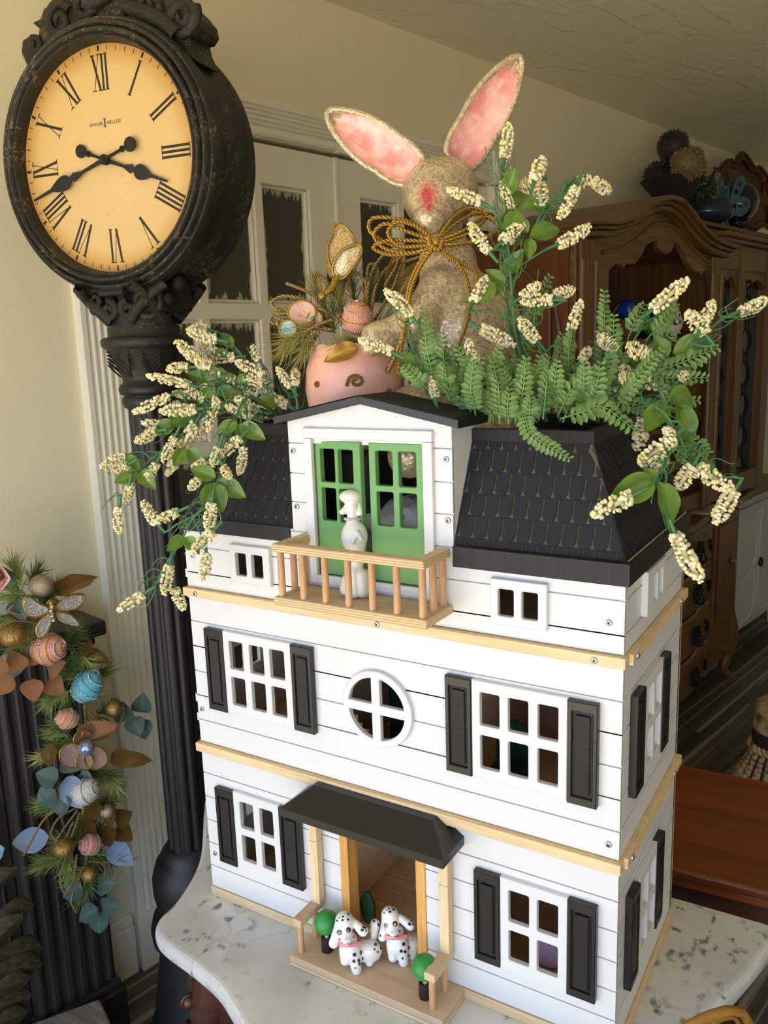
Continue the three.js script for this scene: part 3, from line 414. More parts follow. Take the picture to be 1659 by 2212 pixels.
// ---------------------------------------------------------------- the hutch along the wall
M.oak = std({ map: woodTex([120, 86, 46], [78, 53, 27], 73, [0.6, 0.15], 14), roughness: 0.34 });
M.oakRed = std({ map: woodTex([112, 64, 33], [76, 40, 19], 79, [0.6, 0.15], 10), roughness: 0.36 });
M.iron = std({ color: 0x1c1a17, roughness: 0.5, metalness: 0.5 });
M.glassDark = std({ color: 0x2c2c26, roughness: 0.06, metalness: 0.1 });
const floral = (bg) => tex(256, 256, (u, v) => { let c = bg; const f = fbm(u, v, 9, 9, 301, 2), g = fbm(u, v, 14, 14, 311, 2), e = Math.hypot(u - 0.5, v - 0.5); const ring = smooth(0.24, 0.32, e); c = mixc(c, [196, 122, 110], smooth(0.62, 0.68, f) * ring * 0.9); return mixc(c, [52, 72, 44], smooth(0.66, 0.7, g) * ring); });
{
  const S = 1.35, t = thing('china_hutch', 'tall dark wood china hutch with an arched crown, open display niche and curved drawers', 'cabinet', W(S, 0, 0), WROT);
  const X = (l) => l.map(([s, y]) => [s - S, y]);
  const crown = X([[1.322, 1.905], [1.414, 1.914], [1.511, 1.92], [1.591, 1.936], [1.664, 1.966], [1.717, 1.99], [1.772, 2.01], [1.829, 2.023], [1.877, 2.027], [1.938, 2.022], [1.99, 2.009], [2.057, 1.981], [2.128, 1.95], [2.199, 1.931], [2.258, 1.918], [2.325, 1.912], [2.45, 1.906]]);
  const band = (a, b, z, m, n, ins = 0) => part(t, n, buv(ext(poly([...crown.map(([x, y], i) => [x + (i === 0 ? ins : i === crown.length - 1 ? -ins : 0), y - a]), ...crown.slice().reverse().map(([x, y], i) => [x + (i === crown.length - 1 ? ins : i === 0 ? -ins : 0), y - b])]), 0, z, 0.004)), m);
  band(0, 0.015, 0.545, M.oak, 'crown_moulding'); band(0.0155, 0.027, 0.53, M.oak, 'crown_moulding', 0.008); band(0.0275, 0.046, 0.515, M.oak, 'crown_moulding', 0.014);
  const fs = poly([[0.0, 0.9], [1.09, 0.9], [1.09, 1.866], ...crown.slice(1, -1).reverse().map(([x, y]) => [x, y - 0.044]), [0.0, 1.866]]);
  const op = X([[1.56, 0.96], [1.552, 1.724], [1.558, 1.778], [1.60, 1.799], [1.645, 1.795], [1.655, 1.788], [1.668, 1.803], [1.729, 1.804], [1.773, 1.832], [1.805, 1.865], [1.851, 1.886], [1.892, 1.887], [1.899, 1.866], [1.915, 1.855], [1.955, 1.848], [1.99, 1.857], [2.012, 1.872], [2.02, 1.891], [2.055, 1.888], [2.09, 1.868], [2.133, 1.83], [2.191, 1.803], [2.25, 1.797], [2.262, 1.788], [2.275, 1.8], [2.312, 1.809], [2.352, 1.788], [2.365, 1.735], [2.36, 0.96]]); fs.holes.push(poly(op));
  part(t, 'face_board', buv(ext(fs, 0.455, 0.478, 0.004)), M.oak);
  part(t, 'arch_bead', tube(X([[1.50, 1.829], [1.631, 1.851], [1.749, 1.895], [1.827, 1.933], [1.897, 1.947], [1.996, 1.944], [2.089, 1.919], [2.217, 1.867], [2.375, 1.828]]).map(([x, y]) => V(x, y, 0.479)), 0.006, 50, 8), M.oak);
  for (const x of [0.06, 1.03]) part(t, 'pilaster', buv(merge([bx(x - 0.05, x + 0.05, 0.9, 1.862, 0.478, 0.492, 0.004), cyl(V(x + 0.04, 0.92, 0.488), V(x + 0.04, 1.8, 0.488), 0.012), cyl(V(x - 0.04, 0.92, 0.488), V(x - 0.04, 1.8, 0.488), 0.012)]), true), M.oak);
  part(t, 'side_board', buv(bx(0, 0.02, 0.86, 1.9, 0.01, 0.455), true), M.oakRed);
  const ap = new THREE.Shape(); ap.moveTo(0.07, 0.98); ap.lineTo(0.40, 0.98); ap.lineTo(0.40, 1.70); ap.bezierCurveTo(0.34, 1.70, 0.34, 1.80, 0.235, 1.80); ap.bezierCurveTo(0.13, 1.80, 0.13, 1.70, 0.07, 1.70); ap.closePath();
  part(t, 'raised_side_panel', buv(ext(ap, 0, 0.014, 0.006).rotateY(-Math.PI / 2).translate(0, 0, 0), true), M.oakRed);
  part(t, 'panel_moulding', tube(ap.getPoints(10).map((p) => V(-0.004, p.y, p.x)), 0.008, 120, 6, true), M.oak);
  part(t, 'side_board', buv(bx(1.07, 1.09, 0.86, 1.9, 0.01, 0.455), true), M.oak); part(t, 'back_board', buv(bx(0.0, 1.5, 0.86, 1.95, 0.002, 0.012), true), M.oak);
  for (const y of [1.235, 1.565]) part(t, 'shelf', buv(bx(0.02, 1.07, y - 0.018, y, 0.012, 0.44, 0.003)), M.oak);
  // right wing with narrow glazed doors
  part(t, 'wing_frame', buv(merge([bx(1.09, 1.16, 0.88, 1.93, 0.38, 0.455, 0.004), bx(1.355, 1.42, 0.88, 1.93, 0.38, 0.455, 0.004), bx(1.68, 1.75, 0.88, 1.93, 0.38, 0.455, 0.004), bx(1.16, 1.68, 1.83, 1.93, 0.40, 0.45, 0.004), bx(1.16, 1.68, 0.88, 0.97, 0.40, 0.45, 0.004), bx(1.73, 1.75, 0.88, 1.93, 0.01, 0.38)]), true), M.oak);
  part(t, 'wing_cornice', buv(merge([bx(1.09, 1.77, 1.93, 1.945, 0.0, 0.48, 0.004), bx(1.09, 1.78, 1.945, 1.965, 0.0, 0.50, 0.006)])), M.oak);
  for (const [a, b] of [[1.16, 1.355], [1.42, 1.68]]) { part(t, 'pane', bx(a, b, 0.97, 1.83, 0.41, 0.415), M.glassDark);
    const v = new THREE.Shape(); v.moveTo(a, 1.84); v.lineTo(a, 1.76); v.quadraticCurveTo(a + 0.02, 1.80, (a + b) / 2 - 0.03, 1.80); v.lineTo((a + b) / 2, 1.785); v.lineTo((a + b) / 2 + 0.03, 1.80); v.quadraticCurveTo(b - 0.02, 1.80, b, 1.76); v.lineTo(b, 1.84); part(t, 'scalloped_rail', buv(ext(v, 0.415, 0.44, 0.003)), M.oak);
    const w = []; for (let k = 0; k < 2; k++) { const p = []; for (let i = 0; i <= 40; i++) p.push(V(lerp(a, b, 0.35 + 0.3 * k) + (k ? 1 : -1) * 0.024 * Math.cos(i * 0.9), 0.98 + i / 40 * 0.8, 0.42)); w.push(tube(p, 0.003, 160, 5)); } part(t, 'wire_lattice', merge(w), M.iron); }
  part(t, 'riser_box', buv(merge([bx(1.2, 2.1, 1.965, 2.02, 0.0, 0.30, 0.004), bx(1.18, 2.12, 2.02, 2.04, 0.0, 0.32, 0.006)])), M.oak);
  // counter and base
  const cs = new THREE.Shape(); cs.moveTo(-0.02, 0); cs.lineTo(2.2, 0); cs.lineTo(2.2, -0.45); cs.bezierCurveTo(1.9, -0.47, 1.6, -0.45, 1.42, -0.485); cs.bezierCurveTo(1.3, -0.51, 1.25, -0.47, 1.12, -0.485); cs.bezierCurveTo(1.0, -0.5, 0.9, -0.54, 0.75, -0.545); cs.bezierCurveTo(0.5, -0.55, 0.2, -0.52, -0.02, -0.49); cs.closePath();
  part(t, 'counter', buv(ext(cs, 0.832, 0.862, 0.009).rotateX(-Math.PI / 2)), M.oak);
  part(t, 'base_case', buv(bx(0, 1.5, 0.12, 0.832, 0.02, 0.44), true), M.oak);
  for (let i = 0; i < 4; i++) { const y0 = 0.135 + i * 0.174, d = new THREE.Shape(); d.moveTo(0.06, -0.44); d.lineTo(1.17, -0.44); d.bezierCurveTo(1.15, -0.50, 1.05, -0.47, 0.99, -0.49); d.bezierCurveTo(0.85, -0.53, 0.75, -0.52, 0.62, -0.5); d.bezierCurveTo(0.45, -0.53, 0.3, -0.52, 0.2, -0.49); d.bezierCurveTo(0.15, -0.47, 0.08, -0.5, 0.06, -0.44);
    const dr = part(t, 'drawer', buv(ext(d, y0, y0 + 0.162, 0.008).rotateX(-Math.PI / 2)), M.oak);
    for (const x of [0.3, 0.88]) { const k = [sph(V(x, y0 + 0.09, 0.53), 0.012)]; for (let j = 0; j < 6; j++) k.push(new THREE.TorusGeometry(0.012, 0.004, 6, 12).translate(x + 0.026 * Math.cos(j), y0 + 0.085 + 0.03 * Math.sin(j), 0.527)); k.push(tube([V(x - 0.03, y0 + 0.08, 0.53), V(x - 0.02, y0 + 0.05, 0.545), V(x + 0.02, y0 + 0.05, 0.545), V(x + 0.03, y0 + 0.08, 0.53)], 0.004, 14, 6)); part(dr, 'drawer_pull', merge(k), M.iron); }
    part(dr, 'drawer_pull', merge([sph(V(1.08, y0 + 0.08, 0.487), 0.01), new THREE.TorusGeometry(0.012, 0.004, 6, 12).translate(1.08, y0 + 0.055, 0.49)]), M.iron); }
  const dd = part(t, 'wing_door', buv(bx(1.2, 1.46, 0.31, 0.815, 0.44, 0.462, 0.004), true), M.oak); part(dd, 'door_panel', buv(bx(1.23, 1.43, 0.36, 0.77, 0.462, 0.47, 0.006), true), M.oak);
  part(dd, 'keyhole_plate', sph(V(1.345, 0.60, 0.465), 0.014).scale(1, 1, 1), M.iron); part(dd, 'key', merge([cyl(V(1.345, 0.60, 0.47), V(1.345, 0.60, 0.50), 0.004), cyl(V(1.347, 0.598, 0.495), V(1.36, 0.54, 0.495), 0.004)]), M.steel);
  const fr = new THREE.Shape(); fr.moveTo(1.18, 0.31); fr.lineTo(1.49, 0.31); fr.lineTo(1.49, 0.12); fr.bezierCurveTo(1.4, 0.12, 1.36, 0.2, 1.33, 0.16); fr.bezierCurveTo(1.3, 0.12, 1.25, 0.16, 1.18, 0.10); part(t, 'scalloped_skirt', buv(ext(fr, 0.43, 0.456, 0.003)), M.oak);
  for (const [x, z] of [[1.45, 0.43], [0.05, 0.45], [0.05, 0.06], [1.45, 0.06]]) part(t, 'leg', buv(taper([V(x, 0.33, z), V(x + 0.02, 0.22, z + 0.02), V(x + 0.01, 0.12, z + 0.005), V(x - 0.01, 0.05, z), V(x + 0.012, 0.018, z + 0.012), V(x + 0.02, 0.008, z + 0.02)], 0.036, 0.02, 20, 10)), M.oak);
  // things on the shelf, placed in wall coordinates
  const pl = thing('platter', 'white oval floral platter standing on edge in the hutch niche', 'plate', W(1.70, 1.565, 0.24), WROT - 0.25);
  part(pl, 'dish', lathe([[0, 0.004], [0.07, 0.004], [0.085, 0.012], [0.125, 0.018], [0.128, 0.016], [0.09, 0.008], [0.07, 0], [0, 0]], 40).rotateX(Math.PI / 2).scale(0.85, 1.12, 1).rotateX(-0.2).translate(0, 0.138, 0), std({ map: floral([226, 218, 200]), roughness: 0.3 }));
  { const p = part(pl, 'plate_stand', merge([cyl(V(-0.03, 0, 0.03), V(-0.03, 0.05, -0.02), 0.004), cyl(V(0.03, 0, 0.03), V(0.03, 0.05, -0.02), 0.004)]), M.iron); }
  const bk = thing('basket', 'small brown wicker basket in front of the floral platter', 'basket', W(1.86, 1.565, 0.36), WROT);
  { const l = []; for (let i = 0; i < 7; i++) l.push(new THREE.TorusGeometry(0.05 + i * 0.0025, 0.0055, 6, 26).rotateX(Math.PI / 2).translate(0, 0.005 + i * 0.0095, 0)); l.push(new THREE.CylinderGeometry(0.05, 0.048, 0.006, 24).translate(0, 0.004, 0)); part(bk, 'woven_wall', merge(l), std({ color: 0x6d4a2a, roughness: 0.8 })); part(bk, 'handle', new THREE.TorusGeometry(0.058, 0.005, 6, 24, Math.PI).translate(0, 0.062, 0), std({ color: 0x6d4a2a, roughness: 0.8 })); }
  const eggG = lathe(Array.from({ length: 17 }, (_, i) => { const a = i / 16 * Math.PI; return [Math.sin(a) * 0.033 * (1 - 0.12 * -Math.cos(a)), -Math.cos(a) * 0.043]; }), 24);
  for (const [n, c, s, y, d] of [['glossy blue egg on top of the eggs in the wicker basket', 0x1c3f9a, 1.87, 1.668, 0.375], ['magenta red egg under the blue egg in the wicker basket', 0xa31c4a, 1.885, 1.625, 0.40]]) oneMesh('decorative_egg', n, 'egg', eggG.clone().rotateZ(1.3), std({ color: c, roughness: 0.2 }), W(s, y, d), 'coloured eggs in the hutch');
  oneMesh('decorative_egg', 'green egg lying beside the white jug in the hutch niche', 'egg', eggG.clone().rotateZ(1.45), std({ color: 0x4f9a1e, roughness: 0.25 }), W(2.05, 1.565 + 0.034, 0.40), 'coloured eggs in the hutch');
  const jm = std({ map: floral([226, 218, 200]), roughness: 0.25 }), jug = thing('jug', 'white floral china jug with a curved handle at the right of the niche', 'jug', W(2.19, 1.565, 0.38), WROT);
  part(jug, 'body', lathe([[0, 0], [0.035, 0], [0.038, 0.008], [0.055, 0.035], [0.06, 0.06], [0.05, 0.09], [0.034, 0.115], [0.033, 0.13], [0.038, 0.14], [0.035, 0.14], [0.03, 0.128], [0, 0.12]], 32), jm);
  part(jug, 'handle', tube([V(0.036, 0.125, 0), V(0.075, 0.125, 0), V(0.085, 0.09, 0), V(0.058, 0.045, 0)], 0.006, 24, 8), jm); part(jug, 'spout', taper([V(-0.03, 0.10, 0), V(-0.05, 0.13, 0), V(-0.06, 0.145, 0)], 0.014, 0.008, 10, 8), jm);
  const cb = thing('bowl', 'plain white china bowl between the basket and the jug', 'bowl', W(2.0, 1.565, 0.28), WROT); part(cb, 'bowl_wall', lathe([[0, 0], [0.03, 0], [0.05, 0.03], [0.062, 0.075], [0.058, 0.075], [0.045, 0.03], [0, 0.01]], 30), jm);
  // on the counter
  const wov = std({ map: tex(64, 128, (u, v) => { const k = Math.sin(v * 60) * 0.5 + 0.5; return mixc([120, 92, 58], [176, 146, 98], k); }), roughness: 0.8 });
  for (const [s, y, k, n] of [[2.47, 0.874, 1, 'bottom'], [2.475, 0.945, 0.9, 'middle'], [2.46, 1.01, 0.8, 'top']]) { const b = thing('woven_bowl', { bottom: 'woven straw bowl on the hutch counter, lowest of the three', middle: 'woven straw bowl on the hutch counter, middle of the three', top: 'woven straw bowl on the hutch counter, topmost of the three' }[n], 'bowl', W(s, y, 0.3), WROT);
    const l = []; for (let i = 0; i < 8; i++) l.push(new THREE.TorusGeometry((0.05 + i * 0.0065) * k, 0.0058, 6, 28).rotateX(Math.PI / 2).translate(0, 0.004 + i * 0.0085 * k, 0)); l.push(new THREE.CylinderGeometry(0.05 * k, 0.05 * k, 0.005, 24).translate(0, 0.0035, 0)); part(b, 'woven_coil', merge(l), wov); }
  const gd = thing('crystal_dish', 'cut glass dish on the hutch counter right of the woven bowls', 'dish', W(2.72, 0.862, 0.30), WROT); { const r = []; for (let i = 0; i < 24; i++) { const a = i / 24 * 6.283; r.push(sph(V(Math.cos(a) * 0.125, 0.035, Math.sin(a) * 0.085), 0.016, 8, 6)); } part(gd, 'dish', lathe([[0, 0], [0.07, 0], [0.12, 0.03], [0.13, 0.045], [0.12, 0.045], [0.07, 0.012], [0, 0.01]], 30).scale(1, 1, 0.7), phy({ color: 0xb7b3a6, roughness: 0.08, transmission: 0.5, thickness: 0.01 })); part(gd, 'cut_rim', merge(r), phy({ color: 0xb7b3a6, roughness: 0.05, transmission: 0.5, thickness: 0.01 })); }
  oneMesh('paper_card', 'cream paper card lying at the front edge of the hutch counter', 'card', bx(-0.11, 0.11, 0, 0.004, -0.05, 0.05, 0.001).rotateY(WROT + 0.2), std({ color: 0xc9c0a4, roughness: 0.8 }), W(2.46, 0.8625, 0.44));
}
// white painted chest of drawers at the far right
{
  const m = std({ color: new THREE.Color(0.62, 0.60, 0.52), roughness: 0.5 }), t = thing('painted_chest', 'white painted chest with moulded doors under the far end of the hutch counter', 'cabinet', W(2.95, 0, 0), WROT);
  part(t, 'case', bx(0.0, 0.85, 0.10, 0.78, 0.02, 0.34, 0.004), m); for (const x of [0.04, 0.81]) for (const z of [0.06, 0.31]) part(t, 'leg', buv(taper([V(x, 0.12, z), V(x, 0.0, z)], 0.035, 0.022, 4, 4)), m);
  const dm = (x0, x1) => { const d = part(t, 'door', bx(x0, x1, 0.14, 0.74, 0.34, 0.356, 0.003), m); const l = [[0.18, 0.40], [0.44, 0.70]].map(([a, b]) => { const s = new THREE.Shape(); s.moveTo(x0 + 0.04, a); s.lineTo(x1 - 0.04, a); s.lineTo(x1 - 0.04, b); s.bezierCurveTo(x1 - 0.1, b, x1 - 0.12, b - 0.05, (x0 + x1) / 2, b - 0.05); s.bezierCurveTo(x0 + 0.12, b - 0.05, x0 + 0.1, b, x0 + 0.04, b); return tube(s.getPoints(8).map((p) => V(p.x, p.y, 0.357)), 0.006, 90, 6, true); }); part(d, 'panel_moulding', merge(l), m); part(d, 'ring_pull', new THREE.TorusGeometry(0.02, 0.005, 8, 18).translate(x0 + 0.04, 0.42, 0.362), M.iron); };
  dm(0.03, 0.42); dm(0.43, 0.82);
}
// things on top of the hutch
{
  const bowl = thing('pedestal_bowl', 'dark cone shaped bowl holding decorative balls on top of the hutch', 'bowl', W(2.585, 2.04, 0.2), WROT);
  part(bowl, 'bowl_wall', lathe([[0, 0], [0.06, 0], [0.065, 0.008], [0.03, 0.03], [0.03, 0.05], [0.125, 0.165], [0.122, 0.17], [0.11, 0.16], [0.02, 0.06], [0, 0.055]], 40), std({ color: 0x2a2420, roughness: 0.5 }));
  const fuzz = (r, c1, c2, s) => { const R = rng(s), l = [tint(sph(V(), r * 0.88, 20, 14), c1)], g = new THREE.ConeGeometry(r * 0.05, r * 0.2, 4); for (let i = 0; i < 420; i++) { const a = V(R() * 2 - 1, R() * 2 - 1, R() * 2 - 1).normalize(), h = g.clone().applyQuaternion(new THREE.Quaternion().setFromUnitVectors(V(0, 1, 0), a)).translate(a.x * r * 0.92, a.y * r * 0.92, a.z * r * 0.92); l.push(tint(h, R() < 0.5 ? c1 : c2)); } return merge(l, true); };
  const fm = std({ vertexColors: true, roughness: 0.6, metalness: 0.2 });
  oneMesh('decorative_ball', 'dark bristly decorative ball at the left of the cone shaped bowl', 'ball', fuzz(0.07, [0.035, 0.025, 0.02], [0.14, 0.11, 0.09], 1), fm, W(2.625, 2.235, 0.125), 'bristly balls in the bowl');
  oneMesh('decorative_ball', 'dark bristly decorative ball on top of the other two balls', 'ball', fuzz(0.07, [0.035, 0.025, 0.02], [0.14, 0.11, 0.09], 2), fm, W(2.58, 2.335, 0.205), 'bristly balls in the bowl');
  oneMesh('decorative_ball', 'gold bristly decorative ball at the right of the cone shaped bowl', 'ball', fuzz(0.075, [0.2, 0.14, 0.06], [0.42, 0.32, 0.16], 3), fm, W(2.545, 2.25, 0.285), 'bristly balls in the bowl');
  const br = std({ map: tex(256, 256, (u, v) => mixc([70, 48, 24], [132, 100, 52], fbm(u, v, 9, 9, 401, 4))), roughness: 0.25, metalness: 0.7 });
  const o = [[0, -0.24], [0.14, -0.2], [0.24, -0.21], [0.29, -0.08], [0.26, 0.05], [0.29, 0.14], [0.2, 0.2], [0.13, 0.19], [0.06, 0.24], [0, 0.27]], pts = [...o, ...o.slice(1, -1).reverse().map(([x, y]) => [-x, y])];
  const sh = (k) => { const s = new THREE.Shape(); const p = pts.map(([x, y]) => new THREE.Vector2(x * k, y * k)); s.moveTo(p[0].x, p[0].y); s.splineThru(p.slice(1)); s.closePath(); return s; };
  const tr = thing('tray', 'ornate brass tray with a scalloped rim leaning above the far cabinet', 'tray', W(3.46, 2.045, 0.2), WROT - 0.12); const rim = sh(0.78); const outer = sh(0.78); outer.holes.push(new THREE.Path(sh(0.62).getPoints(6)));
  part(tr, 'plate', ext(sh(0.64), 0, 0.008, 0.001, 6).rotateX(-0.22).translate(0, 0.195, -0.02), br); part(tr, 'scalloped_rim', ext(outer, 0.0, 0.022, 0.006, 6).rotateX(-0.22).translate(0, 0.195, -0.02), br);
  part(tr, 'rim_beading', merge(sh(0.74).getPoints(8).map((p) => sph(V(p.x, p.y, 0.024), 0.007, 8, 6))).rotateX(-0.22).translate(0, 0.195, -0.02), br);
  const gl = phy({ color: 0x40505c, roughness: 0.05, transmission: 0.35, thickness: 0.02, metalness: 0.1 });
  const v1 = thing('glass_bowl', 'dark blue glass bowl in front of the brass tray', 'bowl', W(2.85, 2.04, 0.24), WROT); part(v1, 'bowl_wall', lathe([[0, 0], [0.05, 0], [0.11, 0.03], [0.12, 0.06], [0.095, 0.09], [0.1, 0.1], [0.095, 0.1], [0.085, 0.088], [0.11, 0.06], [0, 0.01]], 32), gl); part(v1, 'foot_ring', new THREE.TorusGeometry(0.055, 0.006, 8, 28).rotateX(Math.PI / 2).translate(0, 0.006, 0), gl);
  const v2 = thing('glass_globe', 'dark iridescent glass globe right of the blue butterfly', 'vase', W(3.2, 2.04, 0.24), WROT); part(v2, 'globe', sph(V(0, 0.13, 0), 0.095, 28, 20), phy({ color: 0x1d2030, roughness: 0.05, metalness: 0.4, clearcoat: 1 })); part(v2, 'base', lathe([[0, 0], [0.06, 0], [0.06, 0.01], [0.03, 0.03], [0.045, 0.05]], 28), phy({ color: 0x1d2030, roughness: 0.1, metalness: 0.4 }));
  const bf = thing('butterfly_ornament', 'turquoise pierced butterfly ornament above the blue glass bowl', 'butterfly', W(2.95, 2.04, 0.29), WROT - 0.5), tm = std({ color: 0x2a5a68, roughness: 0.4 });
  const wing = (f) => { const s = new THREE.Shape(); s.moveTo(0.008 * f, 0.1); s.bezierCurveTo(0.02 * f, 0.2, 0.05 * f, 0.26, 0.075 * f, 0.25); s.bezierCurveTo(0.11 * f, 0.22, 0.08 * f, 0.17, 0.06 * f, 0.15); s.bezierCurveTo(0.13 * f, 0.15, 0.14 * f, 0.10, 0.1 * f, 0.06); s.bezierCurveTo(0.06 * f, 0.03, 0.03 * f, 0.06, 0.008 * f, 0.09); for (const [x, y, r] of [[0.06, 0.21, 0.012], [0.045, 0.17, 0.01], [0.07, 0.11, 0.014], [0.04, 0.1, 0.009], [0.1, 0.11, 0.01]]) { const h = new THREE.Path(); h.absellipse(x * f, y, r, r * 1.3, 0, 6.28, false); s.holes.push(h); } return ext(s, -0.003, 0.003, 0.001, 10).rotateY(-0.3 * f).scale(0.8, 0.85, 1); };
  part(bf, 'wing', wing(1), tm); part(bf, 'wing', wing(-1), tm); part(bf, 'body', merge([cyl(V(0, 0.02, 0.004), V(0, 0.16, 0.004), 0.007), cyl(V(0, 0, 0.004), V(0, 0.03, 0.004), 0.012, 0.006), tube([V(0, 0.16, 0.004), V(0.01, 0.19, 0.01), V(0.025, 0.2, 0.01)], 0.002, 10, 5), tube([V(0, 0.16, 0.004), V(-0.01, 0.19, 0.01), V(-0.025, 0.2, 0.01)], 0.002, 10, 5)]), tm);
  const iv = thing('greenery', 'dark green artificial sprigs between the bowl and the butterfly on the hutch', 'plant', W(2.75, 2.04, 0.24), WROT), R = rng(55), ln = [], st = []; for (let i = 0; i < 16; i++) { const a = R() * 6.28, h = 0.1 + R() * 0.16, p = [V(0, 0, 0), V(Math.cos(a) * 0.05, h * 0.7, Math.sin(a) * 0.04), V(Math.cos(a) * (0.1 + R() * 0.1), h, Math.sin(a) * 0.07)], c = new THREE.CatmullRomCurve3(p); st.push(tube(p, 0.002, 10, 4)); for (let k = 3; k < 12; k++) { const q = c.getPoint(k / 12); ln.push(sph(V(), 0.013, 6, 5).scale(1, 0.35, 0.8).rotateZ(R() * 3).rotateY(R() * 3).translate(q.x + (R() - 0.5) * 0.03, q.y, q.z + (R() - 0.5) * 0.03)); } }
  part(iv, 'stem', merge(st), std({ color: 0x26331a, roughness: 0.8 })); part(iv, 'foliage', merge(ln), std({ color: 0x2f4020, roughness: 0.7 })).userData.kind = 'stuff';
}
// carved tassel shaped stool on the floor
{
  const p = onPlane(1672, 1745, V(0, 0, 0), V(0, 1, 0)), t = thing('tassel_stool', 'carved wooden tassel shaped stool on the grey floor behind the red table', 'stool', p), cw = std({ map: tex(256, 256, (u, v) => mixc([188, 158, 112], [104, 76, 46], clamp(smooth(0.5, 0.75, fbm(u, v, 24, 4, 501, 3)) + smooth(0.6, 0.7, fbm(u, v, 6, 6, 511, 3)) * 0.5, 0, 1))), roughness: 0.6 }), dk = std({ color: 0x33231a, roughness: 0.6 });
  part(t, 'carved_bundle', lathe([[0, 0.395], [0.05, 0.392], [0.072, 0.375], [0.078, 0.33], [0.08, 0.285]], 30), cw); part(t, 'dark_band', lathe([[0.08, 0.285], [0.083, 0.27], [0.08, 0.235], [0.06, 0.225]], 30), dk);
  const c = []; for (let i = 0; i <= 60; i++) c.push(V(Math.cos(i / 60 * 6.283) * 0.08, 0.225, Math.sin(i / 60 * 6.283) * 0.08)); part(t, 'rope_ring', rope(c, 0.012, 14, 120, 6), cw);
  part(t, 'core', lathe([[0.06, 0.23], [0.085, 0.17], [0.125, 0.06], [0.13, 0.0], [0, 0]], 30), dk);
  for (let i = 0; i < 18; i++) { const a = i / 18 * 6.283, g = taper([V(0.07, 0.215, 0), V(0.092, 0.165, 0), V(0.122, 0.09, 0), V(0.132, 0.045 - (i % 2) * 0.02, 0)], 0.009, 0.02, 10, 6); part(t, 'fringe_strand', g.rotateY(a), cw); }
}

